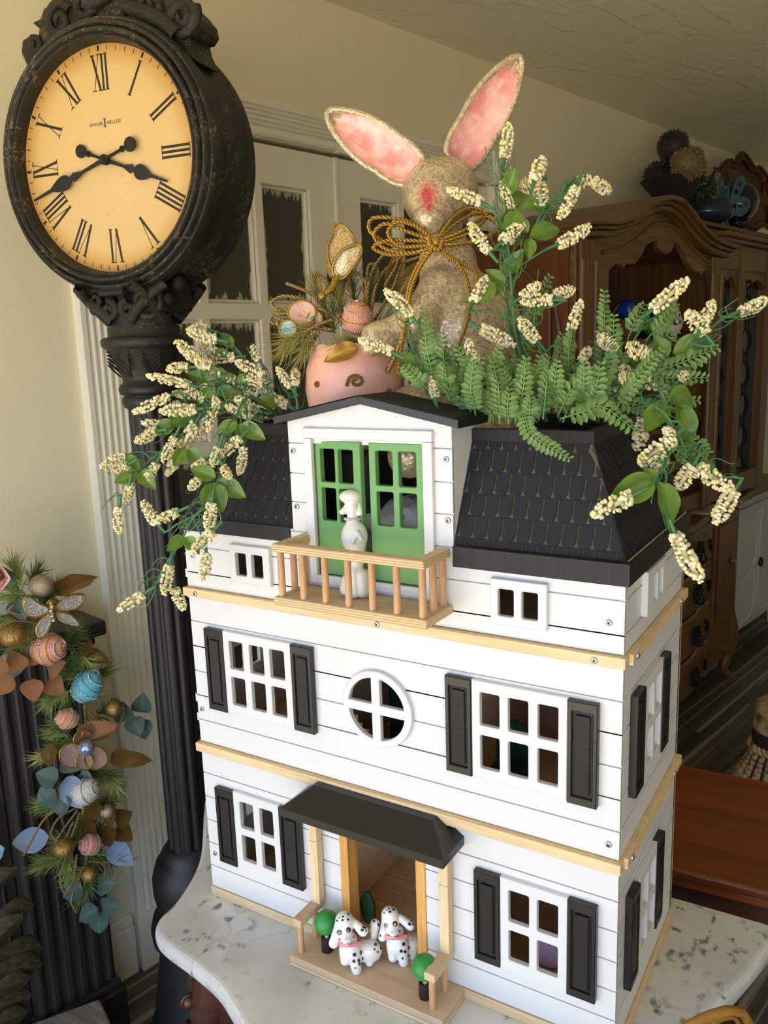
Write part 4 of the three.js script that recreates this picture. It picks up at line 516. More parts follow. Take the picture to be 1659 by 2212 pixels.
// ---------------------------------------------------------------- the post clock
M.cast = std({ map: tex(512, 512, (u, v) => { const a = fbm(u, v, 5, 5, 601, 4), b = fbm(u, v, 60, 60, 611, 2), s = smooth(0.5, 0.72, a) * smooth(0.55, 0.68, b); return mixc(mixc([26, 24, 21], [44, 40, 34], fbm(u, v, 12, 12, 621, 3)), [134, 116, 80], s * 0.6); }, [0.22, 0.22]), roughness: 0.55, bumpMap: fineBump, bumpScale: 0.0004 });
M.castPlain = std({ color: 0x1a1917, roughness: 0.5, bumpMap: fineBump, bumpScale: 0.0003 });
{
  const B = V(-0.398, 0, -0.33), ry = 9 * Math.PI / 180, t = thing('post_clock', 'black street style post clock with a yellowed roman numeral dial left of the dollhouse', 'clock', B, ry), inv = t.matrixWorld.clone().invert(), n = V(Math.sin(ry), 0, Math.cos(ry));
  const cl = (x, y, z) => onPlane(x, y, B.clone().addScaledVector(n, z), n).applyMatrix4(inv);
  const CY = 1.907, pole = (l, m = M.castPlain, seg = 40, nm = 'ring') => part(t, nm, buv(lathe(l, seg)), m);
  pole([[0, 0], [0.135, 0], [0.14, 0.03], [0.125, 0.06], [0.105, 0.12], [0.093, 0.2], [0.082, 0.27], [0.082, 0.295]], M.castPlain, 12, 'flared_base');
  pole([[0.08, 0.29], [0.094, 0.305], [0.096, 0.33], [0.09, 0.355], [0.07, 0.365]]); pole([[0.07, 0.365], [0.078, 0.385], [0.084, 0.42], [0.084, 0.45], [0.074, 0.485], [0.06, 0.492], [0.062, 0.505], [0.052, 0.52], [0.04, 0.525]]);
  const fl = (r) => { const s = new THREE.Shape(); for (let i = 0; i < 160; i++) { const a = i / 160 * 6.2832, k = r * (1 - 0.10 * Math.pow(0.5 + 0.5 * Math.cos(a * 10), 2)); i ? s.lineTo(k * Math.cos(a), k * Math.sin(a)) : s.moveTo(k, 0); } s.closePath(); return s; };
  part(t, 'fluted_shaft', ext(fl(0.0435), 0, 0.97).rotateX(-Math.PI / 2).translate(0, 0.51, 0), M.castPlain);
  pole([[0.042, 1.462], [0.05, 1.466], [0.0535, 1.477], [0.05, 1.486], [0.046, 1.488], [0.055, 1.491], [0.058, 1.5], [0.055, 1.508], [0.049, 1.512], [0.048, 1.52]]);
  pole([[0.048, 1.518], [0.053, 1.535], [0.063, 1.555], [0.073, 1.575], [0.076, 1.578], [0.082, 1.583], [0.083, 1.592], [0.078, 1.598], [0.068, 1.60], [0.068, 1.617], [0.063, 1.62], [0.063, 1.64], [0.055, 1.70]], M.cast, 40, 'capital');
  { const l = []; for (let i = 0; i < 8; i++) { const a = i / 8 * 6.2832; for (const f of [1, -1]) for (let k = 0; k < 5; k++) l.push(tube([V(0.0515, 1.525 + k * 0.009, 0.0), V(0.061 + k * 0.0012, 1.535 + k * 0.009, f * 0.007), V(0.071, 1.548 + k * 0.006, f * (0.016))], 0.0016, 8, 5).rotateY(a)); } part(t, 'acanthus_leaves', merge(l), M.cast); }
  const spiral = (c, r0, turns, dir, a0, rad = 0.008) => { const p = []; for (let i = 0; i <= 36; i++) { const q = i / 36, a = a0 + dir * q * turns * 6.283, r = r0 * (1 - 0.85 * q); p.push(V(c.x + r * Math.cos(a), c.y + r * Math.sin(a), c.z)); } return taper(p, rad, rad * 0.6, 48, 7); };
  { const l = []; for (const [f, z] of [[0, 0.075], [1, 0.0], [2, -0.075], [3, 0]]) { const a = f * Math.PI / 2, Z = 0.068; for (const d of [1, -1]) { l.push(spiral(V(d * 0.022, 1.648, Z), 0.018, 1.3, d, Math.PI / 2).rotateY(a)); l.push(spiral(V(d * 0.052, 1.668, Z), 0.02, 1.2, -d, Math.PI / 2).rotateY(a)); l.push(taper([V(d * 0.02, 1.628, Z - 0.006), V(d * 0.045, 1.65, Z), V(d * 0.075, 1.672, Z), V(d * 0.1, 1.69, Z - 0.01)], 0.011, 0.009, 14, 8).rotateY(a)); l.push(sph(V(d * 0.104, 1.692, 0.02), 0.016, 12, 10)); l.push(sph(V(d * 0.085, 1.665, 0.03), 0.014, 12, 10)); } } part(t, 'scrollwork', merge(l), M.cast);
    part(t, 'saddle', bx(-0.085, 0.085, 1.64, 1.70, -0.05, 0.055, 0.01), M.castPlain); part(t, 'bottom_hinge', merge([cyl(V(-0.025, 1.677, 0.085), V(0.03, 1.677, 0.085), 0.0055), bx(-0.022, 0.027, 1.672, 1.69, 0.07, 0.084)]), M.castPlain); }
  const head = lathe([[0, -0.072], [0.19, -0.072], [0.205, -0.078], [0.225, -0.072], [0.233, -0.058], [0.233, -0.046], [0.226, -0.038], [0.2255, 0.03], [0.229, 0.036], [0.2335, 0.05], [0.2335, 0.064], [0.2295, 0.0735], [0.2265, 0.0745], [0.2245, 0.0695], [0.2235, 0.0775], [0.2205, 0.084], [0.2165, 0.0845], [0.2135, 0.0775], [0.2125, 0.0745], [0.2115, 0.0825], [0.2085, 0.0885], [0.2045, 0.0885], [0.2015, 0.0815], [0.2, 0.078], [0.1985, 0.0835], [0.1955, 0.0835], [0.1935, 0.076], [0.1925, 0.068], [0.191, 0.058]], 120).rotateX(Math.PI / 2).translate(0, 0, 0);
  // gold highlights painted into the vertex colours of the upper left ridge crests
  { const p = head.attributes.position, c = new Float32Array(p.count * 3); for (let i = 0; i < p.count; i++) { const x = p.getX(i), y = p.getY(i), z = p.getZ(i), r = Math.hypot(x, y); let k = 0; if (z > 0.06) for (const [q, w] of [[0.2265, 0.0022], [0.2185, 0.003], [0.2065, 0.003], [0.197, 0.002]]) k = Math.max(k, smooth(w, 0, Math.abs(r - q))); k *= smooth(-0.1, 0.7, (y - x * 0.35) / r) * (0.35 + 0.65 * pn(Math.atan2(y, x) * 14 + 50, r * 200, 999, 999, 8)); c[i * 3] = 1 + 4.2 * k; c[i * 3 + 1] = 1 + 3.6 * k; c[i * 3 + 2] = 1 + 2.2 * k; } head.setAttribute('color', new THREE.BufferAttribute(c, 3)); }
  M.castHighlit = M.cast.clone(); M.castHighlit.vertexColors = true; const hp = part(t, 'case', buv(head.translate(0, CY, 0)), M.castHighlit); for (const a of [0.72, 1.9]) part(hp, 'screw_hole', cyl(V(Math.cos(a) * 0.231, CY + Math.sin(a) * 0.231, 0.056), V(Math.cos(a) * 0.2345, CY + Math.sin(a) * 0.2345, 0.056), 0.0055), M.dark);
  // printed dial
  const cv = document.createElement('canvas'); cv.width = cv.height = 2048; const g = cv.getContext('2d'); g.scale(2, 2); const gr = g.createRadialGradient(512, 512, 150, 512, 512, 512); gr.addColorStop(0, '#dcbe86'); gr.addColorStop(0.72, '#d8b87c'); gr.addColorStop(0.92, '#c89c56'); gr.addColorStop(1, '#b98e4c'); g.fillStyle = gr; g.fillRect(0, 0, 1024, 1024);
  const R = rng(77); for (let i = 0; i < 60; i++) { g.fillStyle = 'rgba(150,100,60,' + (0.05 + R() * 0.12) + ')'; g.beginPath(); g.arc(512 + (R() - 0.5) * 420, 512 + (R() - 0.4) * 420, 2 + R() * 7, 0, 7); g.fill(); }
  g.fillStyle = '#2b241c';
  const bar = (x, w) => { g.fillRect(x - w / 2, -466, w, 158); g.fillRect(x - w / 2 - 4, -466, w + 8, 5); g.fillRect(x - w / 2 - 4, -313, w + 8, 5); };
  const slant = (xa, xb, w) => { g.beginPath(); g.moveTo(xa - w / 2, -466); g.lineTo(xa + w / 2, -466); g.lineTo(xb + w / 2, -308); g.lineTo(xb - w / 2, -308); g.fill(); };
  const draw = (str) => { const wd = { I: 22, V: 52, X: 50 }; let x = -[...str].reduce((a, c) => a + wd[c], 0) / 2; for (const c of str) { const m = x + wd[c] / 2; if (c === 'I') bar(m, 12); else if (c === 'V') { slant(m - 20, m + 2, 13); slant(m + 20, m + 2, 4); g.fillRect(m - 32, -466, 26, 5); g.fillRect(m + 12, -466, 18, 5); } else { slant(m - 18, m + 18, 13); slant(m + 18, m - 18, 4); for (const [a, y] of [[-30, -466], [8, -466], [-28, -313], [6, -313]]) g.fillRect(m + a, y, 24, 5); } x += wd[c]; } };
  ['XII', 'I', 'II', 'III', 'IIII', 'V', 'VI', 'VII', 'VIII', 'IX', 'X', 'XI'].forEach((s, i) => { g.save(); g.translate(512, 512); g.rotate(i * Math.PI / 6); draw(s); g.restore(); });
  for (let i = 0; i < 60; i++) { g.save(); g.translate(512, 512); g.rotate(i * Math.PI / 30); if (i % 5) g.fillRect(-2, -500, 4, 22); else g.fillRect(-6, -502, 12, 24); g.restore(); }
  g.font = 'bold 21px serif'; g.textAlign = 'right'; g.fillText('HOWARD', 504, 352, 84); g.textAlign = 'left'; g.fillText('MILLER', 523, 352, 84);
  for (const f of [1, -1]) { g.beginPath(); g.moveTo(513 - 11 * f, 324); g.quadraticCurveTo(513 + 2 * f, 332, 513 - 3 * f, 344); g.quadraticCurveTo(513 + 2 * f, 356, 513 - 11 * f, 364); g.lineTo(513 - 4 * f, 364); g.quadraticCurveTo(513 + 7 * f, 356, 513 + 3 * f, 344); g.quadraticCurveTo(513 + 7 * f, 332, 513 - 4 * f, 324); g.fill(); }
  const dt = new THREE.CanvasTexture(cv); dt.colorSpace = THREE.SRGBColorSpace; const dial = part(t, 'dial', new THREE.CylinderGeometry(0.193, 0.193, 0.006, 96).rotateX(Math.PI / 2).translate(0, CY, 0.056), [std({ color: 0xcaa763 }), std({ map: dt, roughness: 0.45 }), std({ color: 0xcaa763 })], 'yellowed dial with roman numerals'); dt.center.set(0.5, 0.5);
  { const p = dial.geometry.attributes.position, uv = dial.geometry.attributes.uv; for (let i = 0; i < p.count; i++) uv.setXY(i, 0.5 + p.getX(i) / 0.386, 0.5 + (p.getY(i) - CY) / 0.386); }
  const hand = (L, w, tail, br) => { const s = new THREE.Shape(); s.moveTo(-0.004, 0); s.lineTo(-0.0025, L * 0.3); s.lineTo(-0.008, L * 0.42); s.lineTo(-0.005, L * 0.44); s.lineTo(-0.004, L * 0.47); s.bezierCurveTo(-w * 1.4, L * 0.52, -w, L * 0.62, -0.003, L * 0.74); s.lineTo(-0.0018, L); s.lineTo(0.0018, L); s.lineTo(0.003, L * 0.74); s.bezierCurveTo(w, L * 0.62, w * 1.4, L * 0.52, 0.004, L * 0.47); s.lineTo(0.005, L * 0.44); s.lineTo(0.008, L * 0.42); s.lineTo(0.0025, L * 0.3); s.lineTo(0.004, 0);
    return merge([ext(s, 0, 0.002), cyl(V(0, 0, 0), V(0, 0, 0.003), 0.009, 0.009, 20), bx(-0.0025, 0.0025, -tail + br, 0, 0, 0.002), cyl(V(0, -tail, 0), V(0, -tail, 0.002), br, br, 24), cyl(V(0, -tail + br + 0.006, 0), V(0, -tail + br + 0.006, 0.002), 0.006, 0.006, 6)].map((x) => x)); };
  const hh = part(t, 'hour_hand', hand(0.136, 0.0135, 0.058, 0.0115), M.castPlain); hh.position.set(0, CY, 0.064); hh.rotation.z = -111 * Math.PI / 180; const mh = part(t, 'minute_hand', hand(0.178, 0.0135, 0.062, 0.0125), M.castPlain); mh.position.set(0, CY, 0.069); mh.rotation.z = -252.5 * Math.PI / 180; part(t, 'centre_cap', sph(V(0, CY, 0.072), 0.0045), M.cast);
  // carved crest over the case
  const P = (l) => l.map(([x, y]) => { const q = cl(x, y, 0.02); return [q.x, q.y]; });
  const crest = P([[58, 120], [60, 92], [76, 82], [94, 84], [96, 66], [82, 55], [98, 46], [106, 24], [130, 11], [158, 10], [160, -16], [200, -40], [250, -62], [320, -52], [380, -22], [402, 6], [416, 20], [436, 44], [440, 66], [430, 82], [420, 84], [424, 104], [440, 140]]); const back = []; for (let i = 0; i <= 14; i++) { const a = lerp(0.72, 2.42, i / 14); back.push([Math.cos(a) * 0.222, CY + Math.sin(a) * 0.222]); }
  part(t, 'crest', ext(poly([...crest, ...back]), -0.035, 0.04, 0.008), M.cast);
  { const l = [], sp = (x, y, r, tn, d, a, rad) => l.push(spiral(cl(x, y, 0.043), r, tn, d, a, rad)); sp(128, 44, 0.03, 1.6, 1, 0.4, 0.009); sp(76, 98, 0.014, 1.2, -1, 2, 0.006); sp(182, 6, 0.024, 1.4, -1, 0, 0.009); sp(320, 14, 0.034, 1.7, 1, 2.6, 0.01); sp(392, 36, 0.03, 1.7, -1, 0.4, 0.011); l.push(taper(P([[210, 20], [240, 8], [262, -8], [285, -30]]).map(([x, y]) => V(x, y, 0.045)), 0.016, 0.008, 12, 8)); l.push(taper(P([[292, 26], [330, 38], [372, 60], [405, 92]]).map(([x, y]) => V(x, y, 0.045)), 0.013, 0.018, 14, 8)); part(t, 'crest_scrolls', merge(l), M.cast); }
}
// ---------------------------------------------------------------- the mantel and what hangs on it
M.mantel = std({ map: woodTex([48, 43, 36], [26, 22, 18], 81, [0.4, 0.18], 12), roughness: 0.6 });
M.bronze = std({ map: tex(256, 256, (u, v) => mixc([62, 53, 38], [92, 77, 48], smooth(0.5, 0.75, fbm(u, v, 10, 10, 651, 4)))), roughness: 0.45, metalness: 0.5 });
{
  const t = thing('mantelpiece', 'dark carved fireplace mantel with a fluted pilaster against the cream wall', 'mantel', W(0, 0, 0), WROT);
  part(t, 'mantel_shelf', buv(merge([bx(-1.65, -0.098, 0.99, 1.022, 0.001, 0.222, 0.005), bx(-1.63, -0.112, 0.965, 0.99, 0.001, 0.195, 0.005)])), M.mantel);
  const p = [[-0.306, 0.001], [-0.306, 0.145], [-0.298, 0.15]]; for (let i = 0; i < 5; i++) { const a = -0.292 + i * 0.0325; p.push([a, 0.15], [a + 0.004, 0.1455], [a + 0.011, 0.144], [a + 0.018, 0.1455], [a + 0.022, 0.15]); } p.push([-0.134, 0.15], [-0.126, 0.145], [-0.126, 0.001]);
  part(t, 'pilaster', buv(ext(poly(p.map(([x, y]) => [x, -y])), 0.14, 0.965).rotateX(-Math.PI / 2), true), M.mantel);
  part(t, 'plinth', buv(merge([bx(-0.318, -0.114, 0, 0.12, 0.001, 0.172, 0.004), bx(-0.312, -0.12, 0.12, 0.14, 0.001, 0.162, 0.004)])), M.mantel);
  const s = new THREE.Shape(); s.moveTo(-1.5, 0.965); s.lineTo(-0.306, 0.965); s.lineTo(-0.306, 0.02); s.lineTo(-0.37, 0.02); s.lineTo(-0.37, 0.42); s.bezierCurveTo(-0.42, 0.56, -0.62, 0.63, -0.9, 0.64); s.bezierCurveTo(-1.2, 0.63, -1.4, 0.56, -1.44, 0.42); s.lineTo(-1.44, 0.02); s.lineTo(-1.5, 0.02); part(t, 'surround', buv(ext(s, 0.02, 0.115, 0.004)), M.mantel);
  part(t, 'firebox', bx(-1.5, -0.31, 0.0, 0.7, 0.002, 0.012), M.dark);
  const tb = (l, r = 0.006) => tube(l.map(([x, y]) => V(x, y, 0.116)), r, 40, 8); part(t, 'carved_moulding', merge([tb([[-0.35, 0.96], [-0.35, 0.8], [-0.35, 0.5]]), tb([[-0.335, 0.96], [-0.335, 0.7], [-0.335, 0.3]], 0.004), tb([[-0.36, 0.86], [-0.45, 0.82], [-0.6, 0.8]]), tb([[-0.36, 0.68], [-0.42, 0.78], [-0.46, 0.88], [-0.47, 0.95]]), tb([[-0.36, 0.66], [-0.45, 0.70], [-0.6, 0.71]]), tb([[-0.365, 0.47], [-0.44, 0.6], [-0.62, 0.67], [-0.9, 0.68]], 0.01)]), M.mantel);
}
const GD = 0.25, gp = (x, y, d = GD) => onPlane(x, y, W(0, 0, d), N), gc = crop(0, 1150, 2.083), gq = (x, y, d = GD) => gp(...gc(x, y), d);
{
  const c = gq(0, 2000, 0.30), t = thing('fireplace_screen', 'bronze fireplace screen made of overlapping ridged feather plates', 'screen', V(c.x, 0, c.z), WROT), inv = t.matrixWorld.clone().invert();
  const feather = (() => { const nx = 60, ny = 16, g = new THREE.PlaneGeometry(1, 1, nx, ny), p = g.attributes.position; for (let i = 0; i < p.count; i++) { const u = p.getX(i) * 2, v = p.getY(i) + 0.5, w = 0.34 * Math.pow(clamp(v, 0.01, 1), 0.55) * Math.sqrt(Math.max(0.0, 1 - Math.pow(v, 7))); p.setXYZ(i, u * w, v - 0.10 * u * u * v, 0.07 * (1 - u * u) + 0.007 * Math.cos(u * 34) * v + 0.05 * v); } g.computeVertexNormals(); const b = g.clone().translate(0, 0, -0.05); return merge([g, b]); })();
  for (const [x0, y0, x1, y1, k] of [[-60, 1640, 70, 1490, 0], [-50, 1760, 148, 1660, 1], [-60, 1880, 95, 1700, 2], [-60, 1930, 186, 1855, 3], [-70, 2010, 182, 1925, 4], [-60, 2090, 132, 1985, 5], [-60, 2170, 138, 2060, 6], [-60, 2240, 120, 2140, 7], [-160, 1800, -20, 1600, 8], [-160, 2060, -10, 1880, 9], [-160, 2240, -10, 2060, 10]]) { const a = gq(x0, y0, 0.30 + (k % 3) * 0.012).applyMatrix4(inv), b = gq(x1, y1, 0.30 + (k % 3) * 0.012).applyMatrix4(inv), d = b.clone().sub(a), L = d.length(), o = part(t, 'feather_plate', feather, M.bronze); o.position.copy(a); o.scale.setScalar(L); o.rotation.z = Math.atan2(-d.x, d.y); }
  part(t, 'support_frame', merge([bx(-0.30, -0.02, 0.02, 0.04, -0.02, 0.0, 0.004), bx(-0.2, -0.18, 0.0, 0.5, -0.02, 0.0, 0.004), bx(-0.06, -0.045, 0.0, 0.34, -0.02, 0.0, 0.004), bx(-0.08, -0.02, 0, 0.012, -0.08, 0.06, 0.003)]), M.bronze);
}
{
  const Y = 0.16, q = (x, y) => onPlane(x, y, V(0, Y, 0), V(0, 1, 0)), A = q(215, 2156), b = q(105, 2196).sub(A), c = q(242, 2214).sub(A); b.setLength(0.24); c.setLength(0.24);
  const t = thing('wooden_stool', 'low grey weathered wooden stool corner in front of the mantel pilaster', 'stool', V(A.x, 0, A.z)), sq = [V(), b, b.clone().add(c), c]; const top = poly(sq.map((p) => [p.x, -p.z])); const gm = std({ map: woodTex([150, 142, 128], [104, 96, 84], 91, [0.3, 0.1], 14), roughness: 0.7 });
  part(t, 'top_board', buv(ext(top, Y - 0.025, Y, 0.004).rotateX(-Math.PI / 2)), gm); for (const p of sq) { const k = p.clone().lerp(sq[0].clone().add(sq[2]).multiplyScalar(0.5), 0.16); part(t, 'leg', buv(bx(k.x - 0.018, k.x + 0.018, 0, Y - 0.026, k.z - 0.018, k.z + 0.018, 0.002), true), gm); }
  const gb = A.clone().add(b.clone().multiplyScalar(0.92)).add(c.clone().multiplyScalar(0.12)); const t2 = thing('ornament_ball', 'gold ornament ball resting on the grey wooden stool', 'ornament', V(gb.x, Y, gb.z)); part(t2, 'ball', sph(V(0, 0.018, 0), 0.018), std({ color: 0xa87b32, metalness: 0.8, roughness: 0.35 })); part(t2, 'cap', cyl(V(0, 0.035, 0), V(0, 0.04, 0), 0.005), M.gilt);
}
const glit = (r, g, b, met = 0.5) => std({ map: tex(256, 256, (u, v, x, y) => { const k = 0.55 + hash2(x >> 1, y >> 1, 7) * 0.75; return [r * k, g * k, b * k]; }, [0.06, 0.06]), roughness: 0.38, metalness: met, bumpMap: tex(256, 256, (u, v, x, y) => { const k = hash2(x >> 1, y >> 1, 9) * 255; return [k, k, k]; }, [0.06, 0.06], false), bumpScale: 0.0006 });
M.goldFoil = std({ color: 0x9c7a40, metalness: 0.55, roughness: 0.36, bumpMap: noiseBump(14, 701, [0.05, 0.05]), bumpScale: 0.002 });
M.copper = std({ color: 0xb5835c, metalness: 0.4, roughness: 0.38, bumpMap: noiseBump(10, 711, [0.05, 0.05]), bumpScale: 0.001 });
M.champ = glit(190, 172, 150, 0.7); M.peach = glit(238, 160, 130, 0.0); M.blue = glit(98, 190, 214, 0.0); M.pearl = glit(222, 218, 210, 0.2); M.pinkG = glit(226, 150, 140, 0.0);
M.bead = std({ color: 0xc8cbd0, metalness: 0.9, roughness: 0.15 }); M.twine = std({ color: 0x9c8450, metalness: 0.6, roughness: 0.42 }); M.goldCord = std({ color: 0xac8836, metalness: 0.6, roughness: 0.35 });
M.needle = std({ color: 0x8f9f54, roughness: 0.6 }); M.euca = std({ color: 0x41584e, roughness: 0.55 }); M.blueLeaf = std({ color: 0x7b8ca6, roughness: 0.6 });
const eggProfile = (r, k) => Array.from({ length: 25 }, (_, i) => { const a = i / 24 * Math.PI; return [Math.sin(a) * r * (1 + 0.1 * Math.cos(a)), -Math.cos(a) * r * k]; });
// an egg wound with gold cord and strings of rhinestones; axis is the direction of its pointed end
function jewelEgg(label, p, r, k, axis, m, turns, group) {
  const t = thing('jewelled_egg', label, 'egg', p, 0, group); t.quaternion.setFromUnitVectors(V(0, 1, 0), axis.clone().normalize());
  part(t, 'shell', buv(lathe(eggProfile(r, k), 36)), m); const on = (a, ph, off) => V(Math.sin(a) * r * (1 + 0.1 * Math.cos(a)) * Math.cos(ph), -Math.cos(a) * r * k, Math.sin(a) * r * (1 + 0.1 * Math.cos(a)) * Math.sin(ph)).multiplyScalar(1 + off / r);
  const gpts = [], beads = []; const N1 = Math.round(turns * 22); for (let i = 0; i <= N1; i++) { const a = lerp(0.08, Math.PI - 0.08, i / N1); gpts.push(on(a, i / 22 * 6.283, 0.0002)); } part(t, 'gold_band', tube(gpts, r * 0.035, N1 * 2, 6), M.goldCord);
  const nb = Math.round(turns * 34); const bg = new THREE.IcosahedronGeometry(r * 0.072, 1); for (let i = 0; i <= nb; i++) { const a = lerp(0.12, Math.PI - 0.1, i / nb), q = on(a, i / 34 * 6.283 + Math.PI, 0.0006); beads.push(bg.clone().translate(q.x, q.y, q.z)); } part(t, 'rhinestone_string', merge(beads), M.bead); return t;
}
const camDir = (x, y, z) => camR.clone().multiplyScalar(x).addScaledVector(camU, y).addScaledVector(camB, z);
// a thin curved leaf, base at the origin, tip along +y, face +z
function leafGeo(L, w, bend = 0.15, fold = 0.25, wave = 0, tipp = 1) { const nx = 6, ny = 10, g = new THREE.PlaneGeometry(1, 1, nx, ny), p = g.attributes.position; for (let i = 0; i < p.count; i++) { const u = p.getX(i) * 2, v = p.getY(i) + 0.5, hw = w / 2 * Math.pow(Math.sin(Math.PI * Math.pow(clamp(v, 0.001, 0.999), tipp * 0.8)), 0.8); p.setXYZ(i, u * hw, v * L - Math.pow(v, 2) * L * bend * 0.25, Math.abs(u) * hw * fold * 2 - L * bend * v * v + wave * L * Math.sin(v * 14) * Math.abs(u) * 0.5); } g.computeVertexNormals(); return g; }
const look = (o, p, up, face) => { const y = up.clone().normalize(), z = face.clone().sub(y.clone().multiplyScalar(face.dot(y))).normalize(), x = y.clone().cross(z); o.matrixAutoUpdate = true; o.quaternion.setFromRotationMatrix(new THREE.Matrix4().makeBasis(x, y, z)); o.position.copy(p); return o; };
{
  const O = gq(300, 700), t = thing('garland', 'green and gold pine garland hanging down the side of the dark mantel', 'garland', O), L = (x, y, d) => gq(x, y, d).sub(O), R = rng(91);
  const path = [[-20, 300], [120, 290], [240, 300], [330, 420], [380, 600], [380, 760], [390, 900], [400, 1060], [380, 1200], [370, 1330], [390, 1450], [380, 1560], [390, 1640]];
  part(t, 'stem', tube(path.map(([x, y]) => L(x, y, 0.235)), 0.004, 80, 6), M.needle);
  const tuft = (x, y, dx, dy, n, len, d = 0.25) => { const l = [], o = L(x, y, d), ax = camDir(dx, dy, 0.35).normalize(); for (let i = 0; i < n * 1.8; i++) { const v = V(R() - 0.5, R() - 0.5, R() - 0.5).multiplyScalar(1.5).add(ax).normalize(), h = len * (0.6 + 0.5 * R()), s = o.clone().addScaledVector(ax, (R() - 0.6) * len * 0.9), g = new THREE.ConeGeometry(0.0013, h, 3, 1, true).translate(0, h / 2, 0).applyQuaternion(new THREE.Quaternion().setFromUnitVectors(V(0, 1, 0), v)).translate(s.x, s.y, s.z); l.push(g); } part(t, 'needle_tuft', merge(l), [M.needle, M.needle2, M.needle3][Math.floor(R() * 3)]); };
  M.needle2 = std({ color: 0xb4ba70, roughness: 0.6 }); M.needle3 = std({ color: 0x66804a, roughness: 0.6 });
  for (const a of [[80, 190, -0.3, 1, 70, .045], [150, 210, 0.6, 1, 60, .045], [250, 260, 0.4, 0.6, 60, .04], [20, 400, -1, 0, 50, .04], [110, 500, -0.7, -0.5, 60, .045], [90, 300, -0.6, 0.2, 50, .04], [330, 500, 0.6, 0.5, 80, .05], [370, 560, 1, -0.2, 80, .05], [330, 580, -0.2, -0.8, 70, .045], [260, 740, -0.8, -0.4, 80, .045], [310, 770, -0.2, -0.8, 60, .04], [260, 910, -0.9, 0.2, 60, .04], [290, 950, -0.8, -0.3, 60, .04], [220, 1000, -1, -0.3, 50, .04], [470, 800, 0.7, 0.4, 50, .04], [480, 1090, 0.9, -0.3, 70, .045], [500, 1110, 0.6, -0.9, 60, .045], [430, 1230, 0.5, -0.6, 60, .04], [230, 1230, -0.8, 0.2, 60, .045], [360, 1320, -0.3, -0.7, 70, .04], [230, 1480, -0.9, -0.2, 80, .05], [310, 1490, -0.2, -0.8, 60, .04], [420, 1450, 0.3, -0.5, 60, .04], [500, 1470, 0.9, 0.1, 70, .05], [370, 1600, -0.2, -1, 70, .045], [390, 1560, 0.4, -0.9, 60, .04], [480, 1210, 0.9, 0.3, 50, .04], [440, 640, 0.9, 0.4, 70, .045], [350, 640, -0.4, 0.2, 70, .045], [300, 860, -0.7, 0.1, 60, .045], [420, 1050, 0.3, -0.6, 70, .045], [330, 1180, -0.7, 0.2, 60, .04], [200, 300, 0.2, 0.8, 60, .04], [120, 420, -0.5, -0.4, 60, .04], [60, 240, -0.6, 0.6, 60, .045], [330, 450, 0.3, 0.4, 60, .04], [300, 1390, -0.6, 0.2, 70, .045], [420, 1350, 0.5, 0.4, 60, .04], [350, 1540, -0.5, -0.4, 60, .04]]) tuft(...a);
  const lf = (nm, x, y, dx, dy, g, m, d = 0.262, tz = 0.3) => { const o = part(t, nm, g, m); look(o, L(x, y, d), camDir(dx, dy, tz), camDir(0.2 * (R() - 0.5), 0.25, 1)); return o; };
  const goldL = leafGeo(0.098, 0.038, 0.12, 0.45, 0.12), goldS = leafGeo(0.05, 0.03, 0.3, 0.4, 0.08), round_ = leafGeo(0.046, 0.044, 0.2, 0.2, 0, 0.8), big = leafGeo(0.075, 0.05, 0.2, 0.15, 0);
  lf('gold_leaf', 500, 1010, 1, 0.0, goldL, M.goldFoil); lf('gold_leaf', 255, 270, 0.9, 0.35, goldL, M.goldFoil); lf('gold_leaf', 390, 470, 0.2, -1, goldS, M.goldFoil); lf('gold_leaf', 400, 540, 0.8, -0.3, goldS, M.goldFoil); lf('gold_leaf', 235, 950, -0.1, -1, goldS, M.goldFoil); lf('gold_leaf', 350, 910, 1, 0.3, goldL, M.copper, 0.25);
  for (const [x, y, dx, dy] of [[150, 600, -0.2, 1], [100, 620, -0.4, 0.8], [150, 660, 0.1, -1], [60, 650, -0.6, -0.6], [215, 620, 0.6, 0.3], [220, 660, 0.7, -0.6], [0, 640, -0.2, 1]]) lf('copper_leaf', x, y, dx, dy, round_, M.copper, 0.27);
  for (const [x, y, dx, dy] of [[440, 1290, -0.3, 1], [430, 1310, -0.8, -0.5], [480, 1320, 0.2, -1], [520, 1300, 0.8, 0.5], [530, 1320, 0.7, -0.6], [470, 1300, 0.5, 0.8]]) lf('gold_petal', x, y, dx, dy, round_, M.goldFoil, 0.275);
  for (const [x, y, dx, dy] of [[40, 250, -0.3, 1], [80, 300, 0.3, -0.6], [570, 850, -0.2, 1], [600, 830, 0.4, -1], [640, 810, 0.1, 1], [640, 840, 0.2, -1], [260, 1110, -0.8, 0.3], [330, 1080, -0.2, 1], [350, 1100, 0.7, -0.3], [250, 1160, -0.7, -0.5], [280, 1180, 0, -1], [440, 1690, -0.7, -0.4], [460, 1690, 0.6, 0.2], [455, 1710, -0.1, -1], [370, 1590, -0.8, -0.4], [440, 1580, 0.9, 0.1]]) lf('eucalyptus_leaf', x, y, dx, dy, round_, M.euca, 0.262);
  for (const [x, y, dx, dy] of [[220, 1370, -1, -0.1], [490, 1390, 0.8, -0.7], [120, 590, -1, -0.1], [300, 1100, 0.3, -0.4], [20, 1420, -1, -0.4]]) lf('blue_leaf', x, y, dx, dy, big, M.blueLeaf, 0.25);
